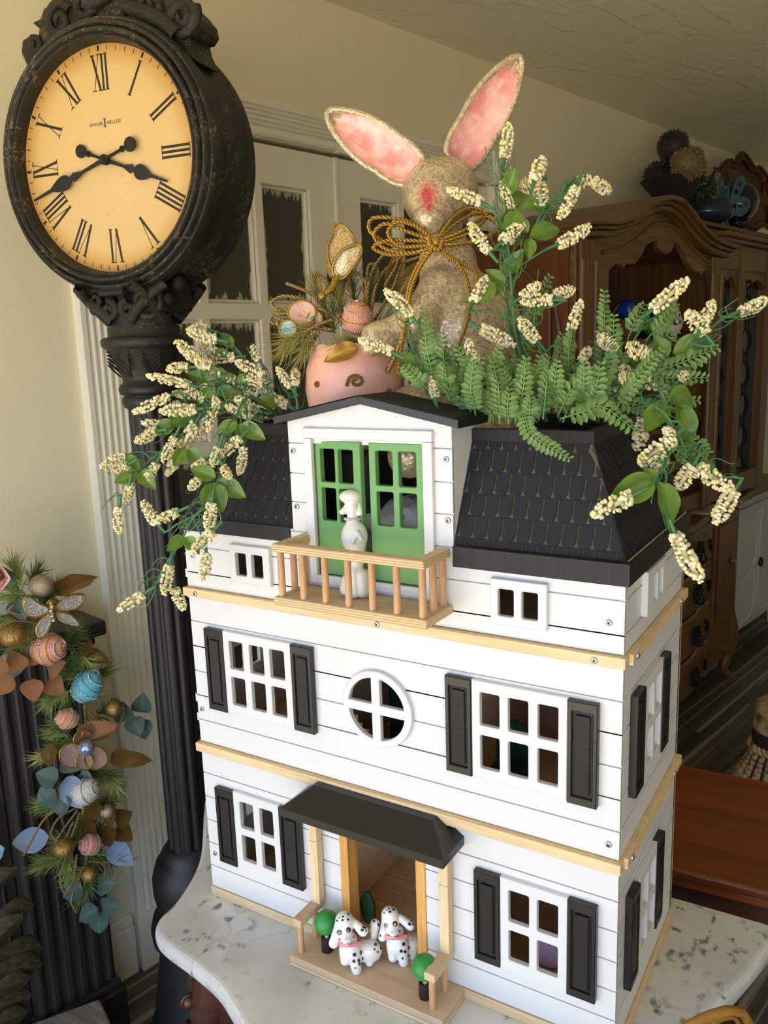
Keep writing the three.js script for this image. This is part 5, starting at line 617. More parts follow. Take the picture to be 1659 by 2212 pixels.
  for (const l of [[[380, 770], [440, 745], [520, 745], [555, 800], [530, 880], [515, 905]], [[380, 800], [470, 860], [500, 900], [450, 915], [390, 850]], [[400, 820], [490, 850], [480, 900], [410, 870]], [[250, 1250], [200, 1290], [140, 1390], [105, 1455]], [[340, 1240], [260, 1290], [230, 1360], [280, 1390], [330, 1300]], [[350, 1250], [290, 1330], [250, 1400], [310, 1380], [360, 1260]], [[300, 1450], [270, 1560], [300, 1630], [330, 1560], [345, 1450]], [[330, 1620], [320, 1660], [345, 1710]], [[400, 1480], [460, 1490], [470, 1540], [440, 1560]], [[60, 330], [40, 350], [110, 370], [180, 330], [90, 290]], [[0, 420], [80, 400], [170, 410]]]) part(t, 'twine', rope(l.map(([x, y]) => L(x, y, 0.278)), 0.0021, 24, 110, 5), M.twine);
  const E = (n, x, y, r, k, ax, m, tn) => jewelEgg(n, gq(x, y, 0.285), r / 2.083 * 0.00086, k, camDir(...ax), m, tn);
  E('large peach glitter egg with gold and rhinestone bands under the butterfly', 222, 525, 72, 1.15, [0.8, 0.25, 0.3], M.peach, 3.4); E('turquoise blue glitter egg with gold and rhinestone bands on the garland', 395, 690, 72, 1.15, [0.6, 0.75, 0.2], M.blue, 3.4); E('small peach glitter egg wound with gold between blue egg and gemstone flower', 300, 838, 48, 1.1, [-0.6, 0.2, 0.6], M.peach, 3); E('pearl white glitter egg with one gold band below the gemstone flower', 385, 1165, 66, 1.12, [0.7, 0.5, 0.2], M.pearl, 2); E('dusty pink glitter egg with spiral bands near the foot of the garland', 405, 1405, 50, 1.12, [-0.5, 0.1, 0.7], M.pinkG, 4);
  const ball = (n, x, y, r, m, k = 1) => { const b = thing('ornament_ball', n, 'ornament', gq(x, y, 0.283)); part(b, 'ball', buv(sph(V(), r / 2.083 * 0.00086, 28, 20).scale(1.1, k, 1)), m); part(b, 'cap', cyl(V(0, r / 2.083 * 0.00086 * k * 0.97, 0), V(0, r / 2.083 * 0.00086 * k * 1.08, 0), 0.004), M.gilt); };
  ball('champagne glitter ball at the top of the garland above the butterfly', 185, 240, 52, M.champ); ball('crinkled gold foil egg at the left end of the mantel garland', 58, 465, 58, M.goldFoil, 0.85); ball('small gold ball beside the turquoise egg', 510, 795, 38, M.goldFoil, 1.15); ball('gold foil egg left of the dusty pink egg on the garland', 285, 1420, 50, M.goldFoil, 0.9); ball('small gold ball at the very bottom of the garland', 400, 1540, 38, M.goldFoil); ball('champagne glitter ball behind the gold petals low on the garland', 480, 1255, 34, M.champ);
  // jewelled butterfly
  const gemW = std({ map: tex(256, 256, (u, v, x, y) => { const k = hash2(x >> 3, y >> 3, 21); return mixc([150, 142, 130], [246, 244, 240], k); }, [0.04, 0.04]), roughness: 0.2, metalness: 0.3 });
  const bf = thing('jewelled_butterfly', 'rhinestone butterfly with gold edged wings clipped to the mantel garland', 'butterfly', gq(238, 350, 0.30)), bo = bf.position, BP = (x, y, z = 0) => gq(x, y, 0.30).sub(bo).addScaledVector(camB, z);
  const wing = (l) => { const pts = l.map(([x, y]) => BP(x, y)), c = pts.reduce((a, b) => a.add(b), V()).divideScalar(pts.length), cur = new THREE.CatmullRomCurve3(pts, true).getPoints(40), f = []; for (let i = 0; i < 40; i++) { const a = cur[i], b = cur[i + 1], o = camB.clone().multiplyScalar(0.0012); f.push([c.clone().add(o).toArray(), a.clone().add(o).toArray(), b.clone().add(o).toArray()], [c.clone().sub(o).toArray(), a.clone().sub(o).toArray(), b.clone().sub(o).toArray()]); } const w = part(bf, 'wing', buv(faces(f)), gemW); part(w, 'gold_edge', tube(pts, 0.0022, 60, 6, true), M.goldCord); part(w, 'rhinestone_string', merge(cur.filter((_, i) => i % 1 === 0).map((p) => sph(p.clone().lerp(c, 0.16).addScaledVector(camB, 0.002), 0.0017, 6, 5))), M.bead); };
  wing([[228, 350], [180, 322], [120, 288], [105, 310], [128, 372], [175, 380]]); wing([[250, 345], [275, 310], [330, 280], [378, 282], [365, 330], [300, 352]]); wing([[230, 362], [185, 395], [162, 440], [180, 478], [205, 460], [228, 410]]); wing([[250, 360], [310, 368], [345, 395], [358, 420], [320, 415], [270, 395]]);
  part(bf, 'body', merge([taper([BP(237, 320, 0.004), BP(240, 355, 0.006), BP(250, 400, 0.004)], 0.005, 0.0035, 14, 8), sph(BP(236, 316, 0.005), 0.0055, 12, 10)]), M.goldCord); part(bf, 'gemstones', merge([sph(BP(240, 350, 0.01), 0.0045, 8, 6), sph(BP(246, 374, 0.01), 0.004, 8, 6), sph(BP(251, 394, 0.009), 0.004, 8, 6)]), M.bead);
  // flower with a gemstone centre
  const fw = thing('gemstone_flower', 'pink tulle flower with gold edged petals and a round gemstone centre', 'flower', gq(400, 960, 0.29)), fo = fw.position, FP = (x, y, z = 0) => gq(x, y, 0.29).sub(fo).addScaledVector(camB, z), pet = phy({ map: tex(128, 128, (u, v, x, y) => { const k = 0.7 + 0.5 * hash2(x >> 1, y >> 1, 33); return [198 * k, 168 * k, 156 * k]; }, [0.04, 0.04]), roughness: 0.4, transmission: 0.25 }), pur = std({ color: 0x7d5a52, roughness: 0.5 });
  for (const [x, y, rx, ry, a, z] of [[322, 1005, 55, 55, 0.5, 0], [432, 1012, 52, 52, 0, 0.004], [385, 1025, 38, 40, 0, 0.007], [440, 900, 75, 34, 0.25, -0.004], [370, 935, 40, 45, -0.4, -0.002]]) { const pts = []; for (let i = 0; i < 20; i++) { const b = i / 20 * 6.283, X = rx * Math.cos(b), Yy = ry * Math.sin(b); pts.push(FP(x + X * Math.cos(a) + Yy * Math.sin(a), y - X * Math.sin(a) + Yy * Math.cos(a), z)); } const c = pts.reduce((q, b) => q.add(b), V()).divideScalar(20).addScaledVector(camB, -0.006), w = part(fw, 'petal', buv(faces(pts.map((p, i) => [c.toArray(), p.toArray(), pts[(i + 1) % 20].toArray()]))), y < 940 ? pur : pet); part(w, 'gold_edge', tube(pts, 0.0016, 60, 6, true), M.goldCord); }
  const gem = part(fw, 'gemstone_centre', new THREE.IcosahedronGeometry(0.0165, 2).toNonIndexed(), phy({ color: 0x9aa3b8, roughness: 0.08, metalness: 0.6, iridescence: 1, flatShading: true })); gem.position.copy(FP(400, 960, 0.014));
  // half seen rose at the edge of the frame
  const ro = thing('silk_rose', 'pale pink silk rose at the left edge of the mantel garland', 'flower', gq(-2, 200, 0.26)), rg = leafGeo(0.05, 0.055, -0.4, 0.3, 0, 0.7), rp = std({ color: 0xe8b9b0, roughness: 0.7 }); for (let i = 0; i < 9; i++) { const a = i * 2.4, o = part(ro, 'petal', rg, rp); look(o, V(), camDir(Math.cos(a), Math.sin(a), 0.5 + 0.12 * i), camDir(-Math.cos(a) * 0.6, -Math.sin(a) * 0.6, 1)); o.scale.setScalar(1 - i * 0.07); }
}

// ---------------------------------------------------------------- figures and toys on the dollhouse
const dc = crop(560, 1680, 3.318), bc = crop(560, 820, 3.318);
// paints vertex colours on a modelled figure: spots are [x, y, rx, ry, colour] in picture crops, on the side that faces the viewer
function paint(g, base, spots, cropf, centre, soft = 0.12) {
  const p = g.attributes.position, n = g.attributes.normal, col = new Float32Array(p.count * 3), q = V(), m = V();
  const S = spots.map(([x, y, rx, ry, c]) => { const [X, Yy] = cropf(x, y); return [X, Yy, rx, ry, c]; }), k = 3.318;
  for (let i = 0; i < p.count; i++) { q.fromBufferAttribute(p, i); m.fromBufferAttribute(n, i); let c = typeof base === 'function' ? base(q) : base; const f = m.dot(camB);
    const v = q.clone().applyMatrix4(camera.matrixWorldInverse), X = 829.5 + FPX * v.x / -v.z, Yy = 1106 - FPX * v.y / -v.z;
    if (f > 0.05) for (const [sx, sy, rx, ry, cc] of S) { const d = Math.hypot((X - sx) * k / rx, (Yy - sy) * k / ry); if (d < 1 + soft) c = mixc(c, cc, smooth(1 + soft, 1 - soft, d)); }
    col[i * 3] = c[0]; col[i * 3 + 1] = c[1]; col[i * 3 + 2] = c[2]; }
  g.setAttribute('color', new THREE.BufferAttribute(col, 3)); return g;
}
M.glaze = phy({ vertexColors: true, roughness: 0.16, clearcoat: 0.6, clearcoatRoughness: 0.05 });
M.pinkGlaze = phy({ color: 0xd97f88, roughness: 0.2, clearcoat: 0.5 });
function dalmatian(label, D, z0, spec) {
  const ft = at(...dc(...spec.foot), D), t = thing('dog_figurine', label, 'figurine', V(ft.x, TH, ft.z)), k = D / FPX / 3.318;
  const q = (x, y, z = 0) => at(...dc(x, y), D - z * k), prims = [];
  for (const [a, b, ra, rb] of spec.cones) prims.push(cone3(q(...a), q(...b), ra * k, rb * k));
  for (const [c, r] of spec.balls) prims.push(ball3(q(...c), r * k));
  let g = sdf(prims, 14 * k, q(...spec.centre), spec.half * k, 104);
  paint(g, [0.86, 0.84, 0.82], spec.spots, dc); part(t, 'body', move(g, t.position), M.glaze);
  for (const f of [0, 1]) part(t, 'bow', move(faces([[...spec.bow[f]].map((p) => q(...p).toArray()), [...spec.bow[f]].map((p) => q(p[0] - 2, p[1] + 3, p[2] + 14).toArray()), ...[0, 1, 2].map((i) => { const a = spec.bow[f][i], b = spec.bow[f][(i + 1) % 3]; return [q(...a), q(...b), q(b[0] - 2, b[1] + 3, b[2] + 14), q(a[0] - 2, a[1] + 3, a[2] + 14)].map((p) => p.toArray()); })]), t.position), M.pinkGlaze);
  part(t, 'collar', move(tube(spec.collar.map((p) => q(...p)), 11 * k, 40, 8, true), t.position), M.pinkGlaze); return t;
}
const BK = [0.012, 0.011, 0.022], PK = [0.62, 0.17, 0.2], GY = [0.2, 0.2, 0.22], WH = [0.85, 0.84, 0.82];
dalmatian('spotted dalmatian puppy figurine with a pink bow at the front of the porch', 1.0915, 0, {
  foot: [700, 1330], centre: [700, 1180, -20], half: 260,
  cones: [[[612, 1030, 0], [600, 1110, 10], 70, 62], [[600, 1110, 20], [622, 1168, 55], 58, 30], [[565, 1055, 0], [534, 1185, 18], 24, 36], [[680, 1035, 0], [742, 1098, 10], 26, 38], [[640, 1160, -10], [650, 1250, 0], 62, 74], [[672, 1240, 10], [697, 1375, 36], 55, 36], [[620, 1230, 5], [615, 1310, 30], 48, 34], [[680, 1240, -40], [800, 1240, -70], 70, 80], [[800, 1240, -50], [790, 1322, -20], 72, 30], [[820, 1160, -110], [832, 1050, -100], 22, 38]],
  balls: [[[640, 1170, 50], 24], [[600, 1175, 40], 20]],
  spots: [[575, 1110, 20, 22, BK], [640, 1090, 19, 20, BK], [574, 1112, 9, 11, GY], [636, 1096, 9, 9, GY], [678, 1140, 13, 13, PK], [575, 1160, 10, 12, PK], [622, 1150, 7, 5, [0.5, 0.42, 0.42]], [632, 1186, 16, 3, [0.55, 0.4, 0.4]], [597, 1020, 9, 9, BK], [637, 1017, 10, 9, BK], [558, 1025, 7, 8, BK], [600, 995, 10, 7, BK], [638, 978, 10, 7, BK], [575, 1003, 7, 6, BK], [738, 1092, 14, 12, BK], [757, 1074, 10, 9, BK], [745, 1068, 8, 7, BK], [768, 1095, 7, 8, BK], [683, 1268, 14, 16, BK], [728, 1252, 9, 18, BK], [679, 1315, 12, 13, BK], [714, 1310, 10, 14, BK], [720, 1335, 9, 12, BK], [740, 1295, 6, 14, BK], [689, 1365, 7, 8, BK], [833, 1195, 11, 12, BK], [826, 1230, 8, 9, BK], [850, 1248, 9, 9, BK], [872, 1220, 7, 13, BK], [855, 1170, 8, 10, BK], [822, 1028, 9, 9, BK], [855, 1055, 9, 12, BK], [612, 1160, 5, 4, GY], [700, 1390, 10, 4, [0.6, 0.57, 0.55]]],
  bow: [[[652, 1196, 78], [570, 1180, 60], [590, 1218, 66]], [[652, 1196, 78], [725, 1170, 50], [728, 1206, 54]]], collar: [[575, 1195, 30], [640, 1205, 66], [712, 1188, 40], [700, 1170, -50], [600, 1170, -60]] });
dalmatian('spotted dalmatian puppy figurine with a pink bow beside the porch doorway', 1.102, 0, {
  foot: [1035, 1290], centre: [1000, 1130, -30], half: 250,
  cones: [[[938, 985, 0], [940, 1060, 10], 64, 62], [[942, 1065, 18], [958, 1112, 58], 55, 28], [[898, 1030, 0], [884, 1140, 14], 20, 32], [[1008, 1000, 0], [1082, 1058, 8], 26, 36], [[980, 1110, -10], [990, 1200, 0], 60, 74], [[1015, 1190, 10], [1035, 1318, 34], 54, 36], [[955, 1190, 8], [958, 1285, 30], 46, 34], [[1020, 1180, -50], [1090, 1180, -80], 70, 78], [[1090, 1190, -50], [1095, 1270, -40], 60, 36]],
  balls: [[[982, 1110, 48], 20]],
  spots: [[908, 1058, 15, 18, BK], [974, 1047, 19, 20, BK], [910, 1060, 7, 9, GY], [972, 1052, 8, 8, WH], [1007, 1098, 13, 13, PK], [905, 1085, 6, 8, PK], [938, 960, 10, 10, BK], [963, 945, 10, 8, BK], [896, 968, 6, 7, BK], [930, 938, 9, 6, BK], [915, 950, 6, 5, BK], [952, 930, 8, 5, BK], [1077, 1050, 13, 13, BK], [1092, 1025, 8, 9, BK], [1104, 1050, 7, 10, BK], [868, 1132, 7, 9, BK], [952, 1110, 6, 6, GY], [1035, 1192, 14, 15, BK], [1018, 1243, 11, 13, BK], [1045, 1247, 12, 12, BK], [1028, 1294, 9, 11, BK], [1073, 1218, 8, 14, BK], [1070, 1275, 7, 12, BK], [1099, 1165, 5, 6, BK]],
  bow: [[[985, 1142, 76], [905, 1126, 58], [912, 1162, 62]], [[985, 1142, 76], [1062, 1118, 50], [1060, 1150, 52]]], collar: [[910, 1145, 28], [980, 1152, 64], [1050, 1135, 40], [1040, 1115, -50], [930, 1115, -60]] });
{
  const D = 1.0, k = D / FPX / 3.318, ft = at(...bc(695, 1545), D), q = (x, y, z = 0) => at(...bc(x, y), D - z * k), t = thing('poodle_figurine', 'pearly white sitting poodle figurine on the wooden balcony', 'figurine', V(ft.x, TH + 0.508, ft.z)), E = (x, y, z, a, b, c) => ell3(q(x, y, z), a * k, b * k, c * k);
  const pm = phy({ color: 0xe8e6e0, roughness: 0.28, clearcoat: 0.5, clearcoatRoughness: 0.2, sheen: 0.3, sheenColor: new THREE.Color(1, 1, 1), bumpMap: noiseBump(30, 801, [0.02, 0.02], 3), bumpScale: 0.0004 });
  const g = sdf([E(653, 840, 0, 80, 52, 74), E(662, 912, 0, 52, 66, 54), cone3(q(632, 930, 10), q(594, 948, 30), 36 * k, 21 * k), cone3(q(716, 895, 6), q(720, 955, 10), 15 * k, 24 * k), E(682, 1125, 0, 96, 118, 86), cone3(q(668, 990, 0), q(672, 1060, 0), 40 * k, 58 * k), cone3(q(690, 1200, -10), q(690, 1400, 0), 72 * k, 52 * k), cone3(q(672, 1380, 30), q(680, 1528, 36), 44 * k, 40 * k), cone3(q(725, 1400, 20), q(738, 1520, 26), 50 * k, 46 * k), cone3(q(650, 1440, -10), q(625, 1500, 0), 60 * k, 50 * k), cone3(q(750, 1410, -20), q(765, 1520, -5), 56 * k, 42 * k), cone3(q(700, 1100, 78), q(672, 1165, 88), 17 * k, 13 * k), cone3(q(705, 1100, 80), q(735, 1150, 80), 17 * k, 13 * k)], 12 * k, q(680, 1170, 0), 420 * k, 116);
  part(t, 'body', move(buv(g), t.position), pm); part(t, 'nose', move(sph(q(584, 942, 34), 11 * k, 12, 10), t.position), pm);
  part(t, 'collar', move(tube(Array.from({ length: 12 }, (_, i) => { const a = i / 12 * 6.283; return q(668 + 52 * Math.cos(a), 998 + 6 * Math.sin(a), 46 * Math.sin(a)); }), 11 * k, 50, 8, true), t.position), pm);
}
for (const [x, z, n] of [[0.2365, 0.0295, 'left'], [0.3925, 0.0375, 'right']]) {
  const t = thing('topiary', n === 'left' ? 'green ball topiary in a black pot between the left porch rail and the front puppy' : 'green ball topiary in a black pot beside the right porch rail', 'toy plant', V(x, TH, z)), r = 0.0163;
  part(t, 'pot', lathe([[0, 0], [0.0078, 0], [0.0084, 0.0008], [0.0084, 0.0205], [0.0078, 0.0215], [0.006, 0.0215], [0.0058, 0.019], [0, 0.019]], 28), M.black); part(t, 'stem', cyl(V(0, 0.018, 0), V(0, 0.03, 0), 0.003, 0.003, 12), M.maple); part(t, 'green_ball', sph(V(0, 0.0262 + r, 0), r, 36, 26), std({ color: 0x2e8b3d, roughness: 0.38 }));
}
// furniture glimpsed through the dollhouse windows
{
  const g2 = TH + 0.2385, green = std({ color: 0x1f4a30, roughness: 0.5 }), whiteT = std({ color: 0xdad7d2, roughness: 0.5 }), pinkT = std({ color: 0xb98fa8, roughness: 0.5 });
  const c = thing('toy_armchair', 'dark green toy armchair behind the right middle floor window', 'toy furniture', V(0.452, g2, -0.09)); part(c, 'seat', bx(-0.022, 0.022, 0.012, 0.03, -0.02, 0.02, 0.004), green); { const s = new THREE.Shape(); s.moveTo(-0.024, 0.028); s.lineTo(-0.024, 0.06); s.absarc(0, 0.062, 0.024, Math.PI, 0, true); s.lineTo(0.024, 0.028); part(c, 'backrest', ext(s, -0.024, -0.015, 0.002), green); } for (const [x, z] of [[-0.018, -0.015], [0.018, -0.015], [-0.018, 0.015], [0.018, 0.015]]) part(c, 'leg', cyl(V(x, 0, z), V(x, 0.013, z), 0.003), M.maple);
  const w = thing('toy_wardrobe', 'brown wooden toy wardrobe behind the right middle floor window', 'toy furniture', V(0.545, g2, -0.2)); part(w, 'case', buv(bx(-0.05, 0.05, 0, 0.13, -0.03, 0.03, 0.002)), M.inside); part(w, 'door', buv(bx(-0.048, -0.001, 0.004, 0.126, 0.03, 0.033, 0.001)), M.plyFace); part(w, 'door', buv(bx(0.001, 0.048, 0.004, 0.126, 0.03, 0.033, 0.001)), M.plyFace);
  const s2 = thing('toy_shelf', 'green toy cabinet behind the round window', 'toy furniture', V(0.285, g2, -0.16)); part(s2, 'case', bx(-0.035, 0.035, 0, 0.13, -0.03, 0.03, 0.002), green); part(s2, 'top_board', buv(bx(-0.038, 0.038, 0.1305, 0.137, -0.032, 0.032, 0.001)), M.maple);
  const tb = thing('toy_column', 'white toy post stand behind the left middle floor window', 'toy furniture', V(0.118, g2, -0.10)); part(tb, 'post', bx(-0.012, 0.012, 0.004, 0.085, -0.012, 0.012, 0.001), whiteT); part(tb, 'base', bx(-0.02, 0.02, 0, 0.004, -0.02, 0.02, 0.001), whiteT);
  const ht = thing('toy_rocking_horse', 'pale wooden toy animal with green mane behind the left middle floor window', 'toy', V(0.135, g2, -0.045)); { const s = new THREE.Shape(); s.moveTo(-0.022, 0); s.quadraticCurveTo(0, 0.008, 0.022, 0); s.lineTo(0.022, 0.05); s.quadraticCurveTo(0.02, 0.07, 0.008, 0.068); s.quadraticCurveTo(0.004, 0.055, -0.01, 0.055); s.quadraticCurveTo(-0.022, 0.05, -0.022, 0.03); part(ht, 'body', buv(ext(s, -0.004, 0.004, 0.001)), M.plyFace); part(ht, 'mane', bx(0.018, 0.026, 0.03, 0.06, -0.003, 0.003, 0.001), std({ color: 0x3b8a45, roughness: 0.5 })); }
  const mg = thing('toy_mug', 'tiny white toy cup beside the toy animal on the middle floor', 'toy', V(0.158, g2, -0.035)); part(mg, 'cup', lathe([[0, 0], [0.007, 0], [0.0075, 0.018], [0.0065, 0.018], [0.006, 0.003], [0, 0.003]], 20), whiteT); part(mg, 'handle', new THREE.TorusGeometry(0.005, 0.0012, 6, 14).translate(0.009, 0.009, 0), whiteT);
  const st = thing('toy_stool', 'round pink toy stool behind the right ground floor window', 'toy furniture', V(0.528, TH, -0.045)); part(st, 'seat', cyl(V(0, 0.056, -0.004), V(0, 0.063, 0.004), 0.019, 0.019, 30), pinkT); part(st, 'foot', buv(bx(-0.016, 0.016, 0.0, 0.05, -0.016, 0.012, 0.002)), M.inside);
  const bx2 = thing('toy_block', 'pink toy block behind the upper pane of the right ground floor window', 'toy', V(0.55, TH, -0.13)); part(bx2, 'block', bx(-0.018, 0.018, 0, 0.10, -0.018, 0.018, 0.002), pinkT); part(bx2, 'blue_knob', sph(V(-0.008, 0.108, 0), 0.009), std({ color: 0x1c2f9a, roughness: 0.4 }));
  const tr = thing('toy_tree', 'dark green flat toy tree inside the ground floor doorway', 'toy', V(0.262, TH, -0.035)); { const s = new THREE.Shape(); s.absellipse(0, 0.032, 0.012, 0.025, 0, 6.28, false); part(tr, 'crown', ext(s, -0.003, 0.003, 0.001), green); part(tr, 'foot', bx(-0.012, 0.012, 0, 0.008, -0.01, 0.01, 0.001), M.maple); }
}

// ---------------------------------------------------------------- the rabbit, its pot and the nest of ornaments
const flakeC = tex(512, 512, (u, v) => { const n = 34, X = u * n, Y = v * n; let b = 9, c2 = 9, id = 0; for (let j = -1; j <= 1; j++) for (let i = -1; i <= 1; i++) { const cx = Math.floor(X) + i, cy = Math.floor(Y) + j, mx = ((cx % n) + n) % n, my = ((cy % n) + n) % n, px = cx + hash2(mx, my, 1), py = cy + hash2(mx, my, 2), d = Math.hypot(X - px, Y - py); if (d < b) { c2 = b; b = d; id = hash2(mx, my, 3); } else if (d < c2) c2 = d; } const e = smooth(0.0, 0.12, c2 - b), k = 0.86 + 0.24 * id; return mixc([158, 134, 100], mixc([204 * k, 184 * k, 150 * k], [236, 220, 186], id * 0.45), 0.45 + 0.55 * e); }, [0.11, 0.11]);
const flakeB = tex(512, 512, (u, v) => { const n = 34, X = u * n, Y = v * n; let b = 9, h = 0, sx = 0; for (let j = -1; j <= 1; j++) for (let i = -1; i <= 1; i++) { const cx = Math.floor(X) + i, cy = Math.floor(Y) + j, mx = ((cx % n) + n) % n, my = ((cy % n) + n) % n, px = cx + hash2(mx, my, 1), py = cy + hash2(mx, my, 2), d = Math.hypot(X - px, Y - py); if (d < b) { b = d; h = hash2(mx, my, 4); sx = (X - px) * (hash2(mx, my, 5) - 0.5) + (Y - py) * (hash2(mx, my, 6) - 0.5); } } const k = 120 + h * 60 + sx * 130; return [k, k, k]; }, [0.11, 0.11], false);
M.flake = phy({ map: flakeC, vertexColors: true, bumpMap: flakeB, bumpScale: 0.0022, roughness: 0.3, metalness: 0.35, clearcoat: 0.4, clearcoatRoughness: 0.2 });
M.earPink = phy({ map: tex(256, 256, (u, v) => { const f = fbm(u, v, 6, 6, 821, 4); return mixc([238, 152, 148], [252, 198, 190], smooth(0.3, 0.75, f)); }, [0.09, 0.09]), roughness: 0.4, clearcoat: 0.3, bumpMap: noiseBump(10, 831, [0.08, 0.08]), bumpScale: 0.0012 });
const RD = 1.09, rk = RD / FPX, rq = (x, y, z = 0) => at(x, y, RD - z * rk);
{
  const base = rq(960, 985), t = thing('rabbit_figurine', 'tall sitting rabbit figurine covered in silvery champagne flakes with pink ears above the dollhouse', 'rabbit', V(base.x, TH + 0.58, base.z)), O = t.position, mv = (g) => move(g, O);
  const prims = [
    ell3(rq(950, 418, 4), 82 * rk, 70 * rk, 76 * rk), cone3(rq(942, 430, 30), rq(926, 474, 72), 60 * rk, 33 * rk), cone3(rq(962, 395, -6), rq(936, 430, 40), 58 * rk, 52 * rk),
    cone3(rq(948, 490, -20), rq(966, 560, -25), 44 * rk, 56 * rk), cone3(rq(968, 585, -20), rq(985, 700, -20), 62 * rk, 96 * rk), ell3(rq(1000, 790, -30), 120 * rk, 140 * rk, 105 * rk), ell3(rq(1040, 720, -60), 90 * rk, 130 * rk, 90 * rk),
    cone3(rq(945, 620, 35), rq(900, 695, 60), 38 * rk, 36 * rk), cone3(rq(900, 695, 60), rq(812, 728, 80), 36 * rk, 26 * rk), cone3(rq(812, 730, 80), rq(800, 752, 90), 24 * rk, 18 * rk),
    cone3(rq(900, 900, 20), rq(885, 985, 90), 70 * rk, 46 * rk), cone3(rq(1060, 900, 0), rq(1050, 985, 60), 70 * rk, 44 * rk)];
  let g = sdf(prims, 26 * rk, rq(960, 690, 0), 345 * rk, 128);
  g = paint(g, (q) => { const k = 0.92 + 0.25 * (pn(q.x * 60 + 500, q.y * 60 + 500, 999, 999, 5) - 0.5); return [k, k, k]; }, [[925, 424, 70, 96, [1.0, 0.42, 0.46]], [923, 420, 40, 50, [0.9, 0.13, 0.24]], [926, 446, 26, 40, [0.95, 0.2, 0.3]]], (x, y) => [x, y], null, 0.55);
  part(t, 'body', buv(mv(g)), M.flake);
  // ears: cupped shells with a painted inside
  const ear = (b, tip, w, twist, zt) => {
    const a = rq(...b), e = rq(...tip), up = e.clone().sub(a), L = up.length(), y = up.clone().normalize(), f = camB.clone().applyAxisAngle(y, twist), z = f.sub(y.clone().multiplyScalar(f.dot(y))).normalize(), x = y.clone().cross(z), mt = new THREE.Matrix4().makeBasis(x, y, z).setPosition(a);
    const wd = (v) => (w - 5 * rk) * Math.pow(Math.max(0, Math.sin(Math.PI * Math.pow(clamp(v, 0.0, 1), 0.9))), 0.6) + 0.012 * Math.max(0, 1 - v * 3), grid = (fn, nu, nv) => { const g = new THREE.PlaneGeometry(1, 1, nu, nv), p = g.attributes.position; for (let i = 0; i < p.count; i++) { const q = fn(p.getX(i) * 2, p.getY(i) + 0.5); p.setXYZ(i, q[0], q[1], q[2]); } g.computeVertexNormals(); return g; };
    const sec = grid((u, v) => { const W_ = wd(v), th = u * Math.PI, c = Math.cos(th), s = Math.sin(th); const zz = c > 0 ? 0.010 * Math.pow(Math.abs(Math.sin(th)), 0.5) * Math.sqrt(Math.abs(c)) - 0.012 * Math.pow(Math.max(0, c), 1.0) * Math.min(1, W_ / 0.02) : 0.022 * c * Math.min(1, W_ / 0.02); return [W_ * s, v * L, zz]; }, 40, 40);
    const gs = sec.applyMatrix4(mt); const col = new Float32Array(gs.attributes.position.count * 3).fill(0.95); gs.setAttribute('color', new THREE.BufferAttribute(col, 3)); const o = part(t, 'ear', buv(mv(gs)), M.flake);
    const inn = grid((u, v) => { const V2 = 0.05 + v * 0.9, W_ = wd(V2) * 0.92; return [W_ * u, V2 * L, lerp(-0.006, 0.0035, Math.pow(Math.abs(u), 2.2)) + 0.0022]; }, 16, 30).applyMatrix4(mt); const ol = []; for (let i = 0; i <= 24; i++) ol.push([wd(i / 24), i / 24 * L]); for (let i = 23; i >= 1; i--) ol.push([-wd(i / 24), i / 24 * L]); part(o, 'ear_rim', buv(mv(tint(tube(ol.map(([x_, y_]) => V(x_, y_, 0.002)), 7 * rk, 110, 10, true).applyMatrix4(mt), [0.97, 0.97, 0.97]))), M.flake); part(o, 'inner_ear', buv(mv(inn)), M.earPink, 'pink painted inside of the ear');
  };
  ear([902, 378, 0], [708, 244, 12], 51 * rk, -0.10); ear([983, 358, -8], [1122, 124, 6], 50 * rk, 0.32);
  // gold cord bow at the neck
  const K = [940, 524, 92], lp = (l, z = 0) => mv(rope(l.map((p) => rq(p[0], p[1], (p[2] || 60) + z)), 4.0 * rk, 16, 90, 5)), bow = part(t, 'bow', mv(merge([sph(rq(...K), 13 * rk, 14, 10), rope([[926, 512, 96], [930, 528, 104], [948, 540, 104], [956, 520, 96]].map((p) => rq(...p)), 5 * rk, 5, 40, 5)])), M.goldCord);
  for (const l of [[[938, 520, 96], [890, 482, 84], [840, 470, 70], [802, 474, 60], [798, 496, 62], [850, 530, 80], [938, 528, 98]], [[938, 522, 96], [880, 500, 92], [830, 484, 82], [808, 505, 76], [830, 536, 84], [890, 545, 92], [940, 530, 98]], [[938, 520, 96], [900, 490, 100], [860, 480, 96], [838, 500, 92], [860, 530, 96], [938, 530, 100]], [[940, 524, 98], [890, 520, 96], [836, 520, 86], [806, 534, 78], [840, 550, 86], [900, 545, 94], [942, 532, 98]], [[944, 520, 96], [990, 480, 70], [1030, 462, 40], [1070, 466, 20], [1076, 490, 24], [1040, 520, 60], [946, 530, 98]], [[944, 522, 96], [1000, 500, 78], [1050, 470, 40], [1078, 490, 26], [1050, 512, 50], [990, 528, 84], [946, 530, 98]], [[944, 520, 96], [980, 470, 76], [1020, 450, 44], [1050, 462, 34], [1020, 500, 66], [946, 528, 98]]]) part(bow, 'cord_loop', lp(l), M.goldCord);
  for (const l of [[[936, 530, 98], [905, 570, 90], [884, 620, 92], [876, 690, 100], [862, 750, 104], [838, 805, 108]], [[940, 532, 98], [915, 565, 94], [890, 620, 96], [880, 680, 102], [868, 745, 106], [860, 812, 108]], [[948, 530, 98], [985, 565, 84], [1010, 610, 82], [1012, 680, 84], [990, 750, 100]], [[944, 532, 98], [975, 560, 88], [1025, 585, 64], [1036, 640, 66]]]) part(bow, 'cord_tail', lp(l), M.goldCord);
}
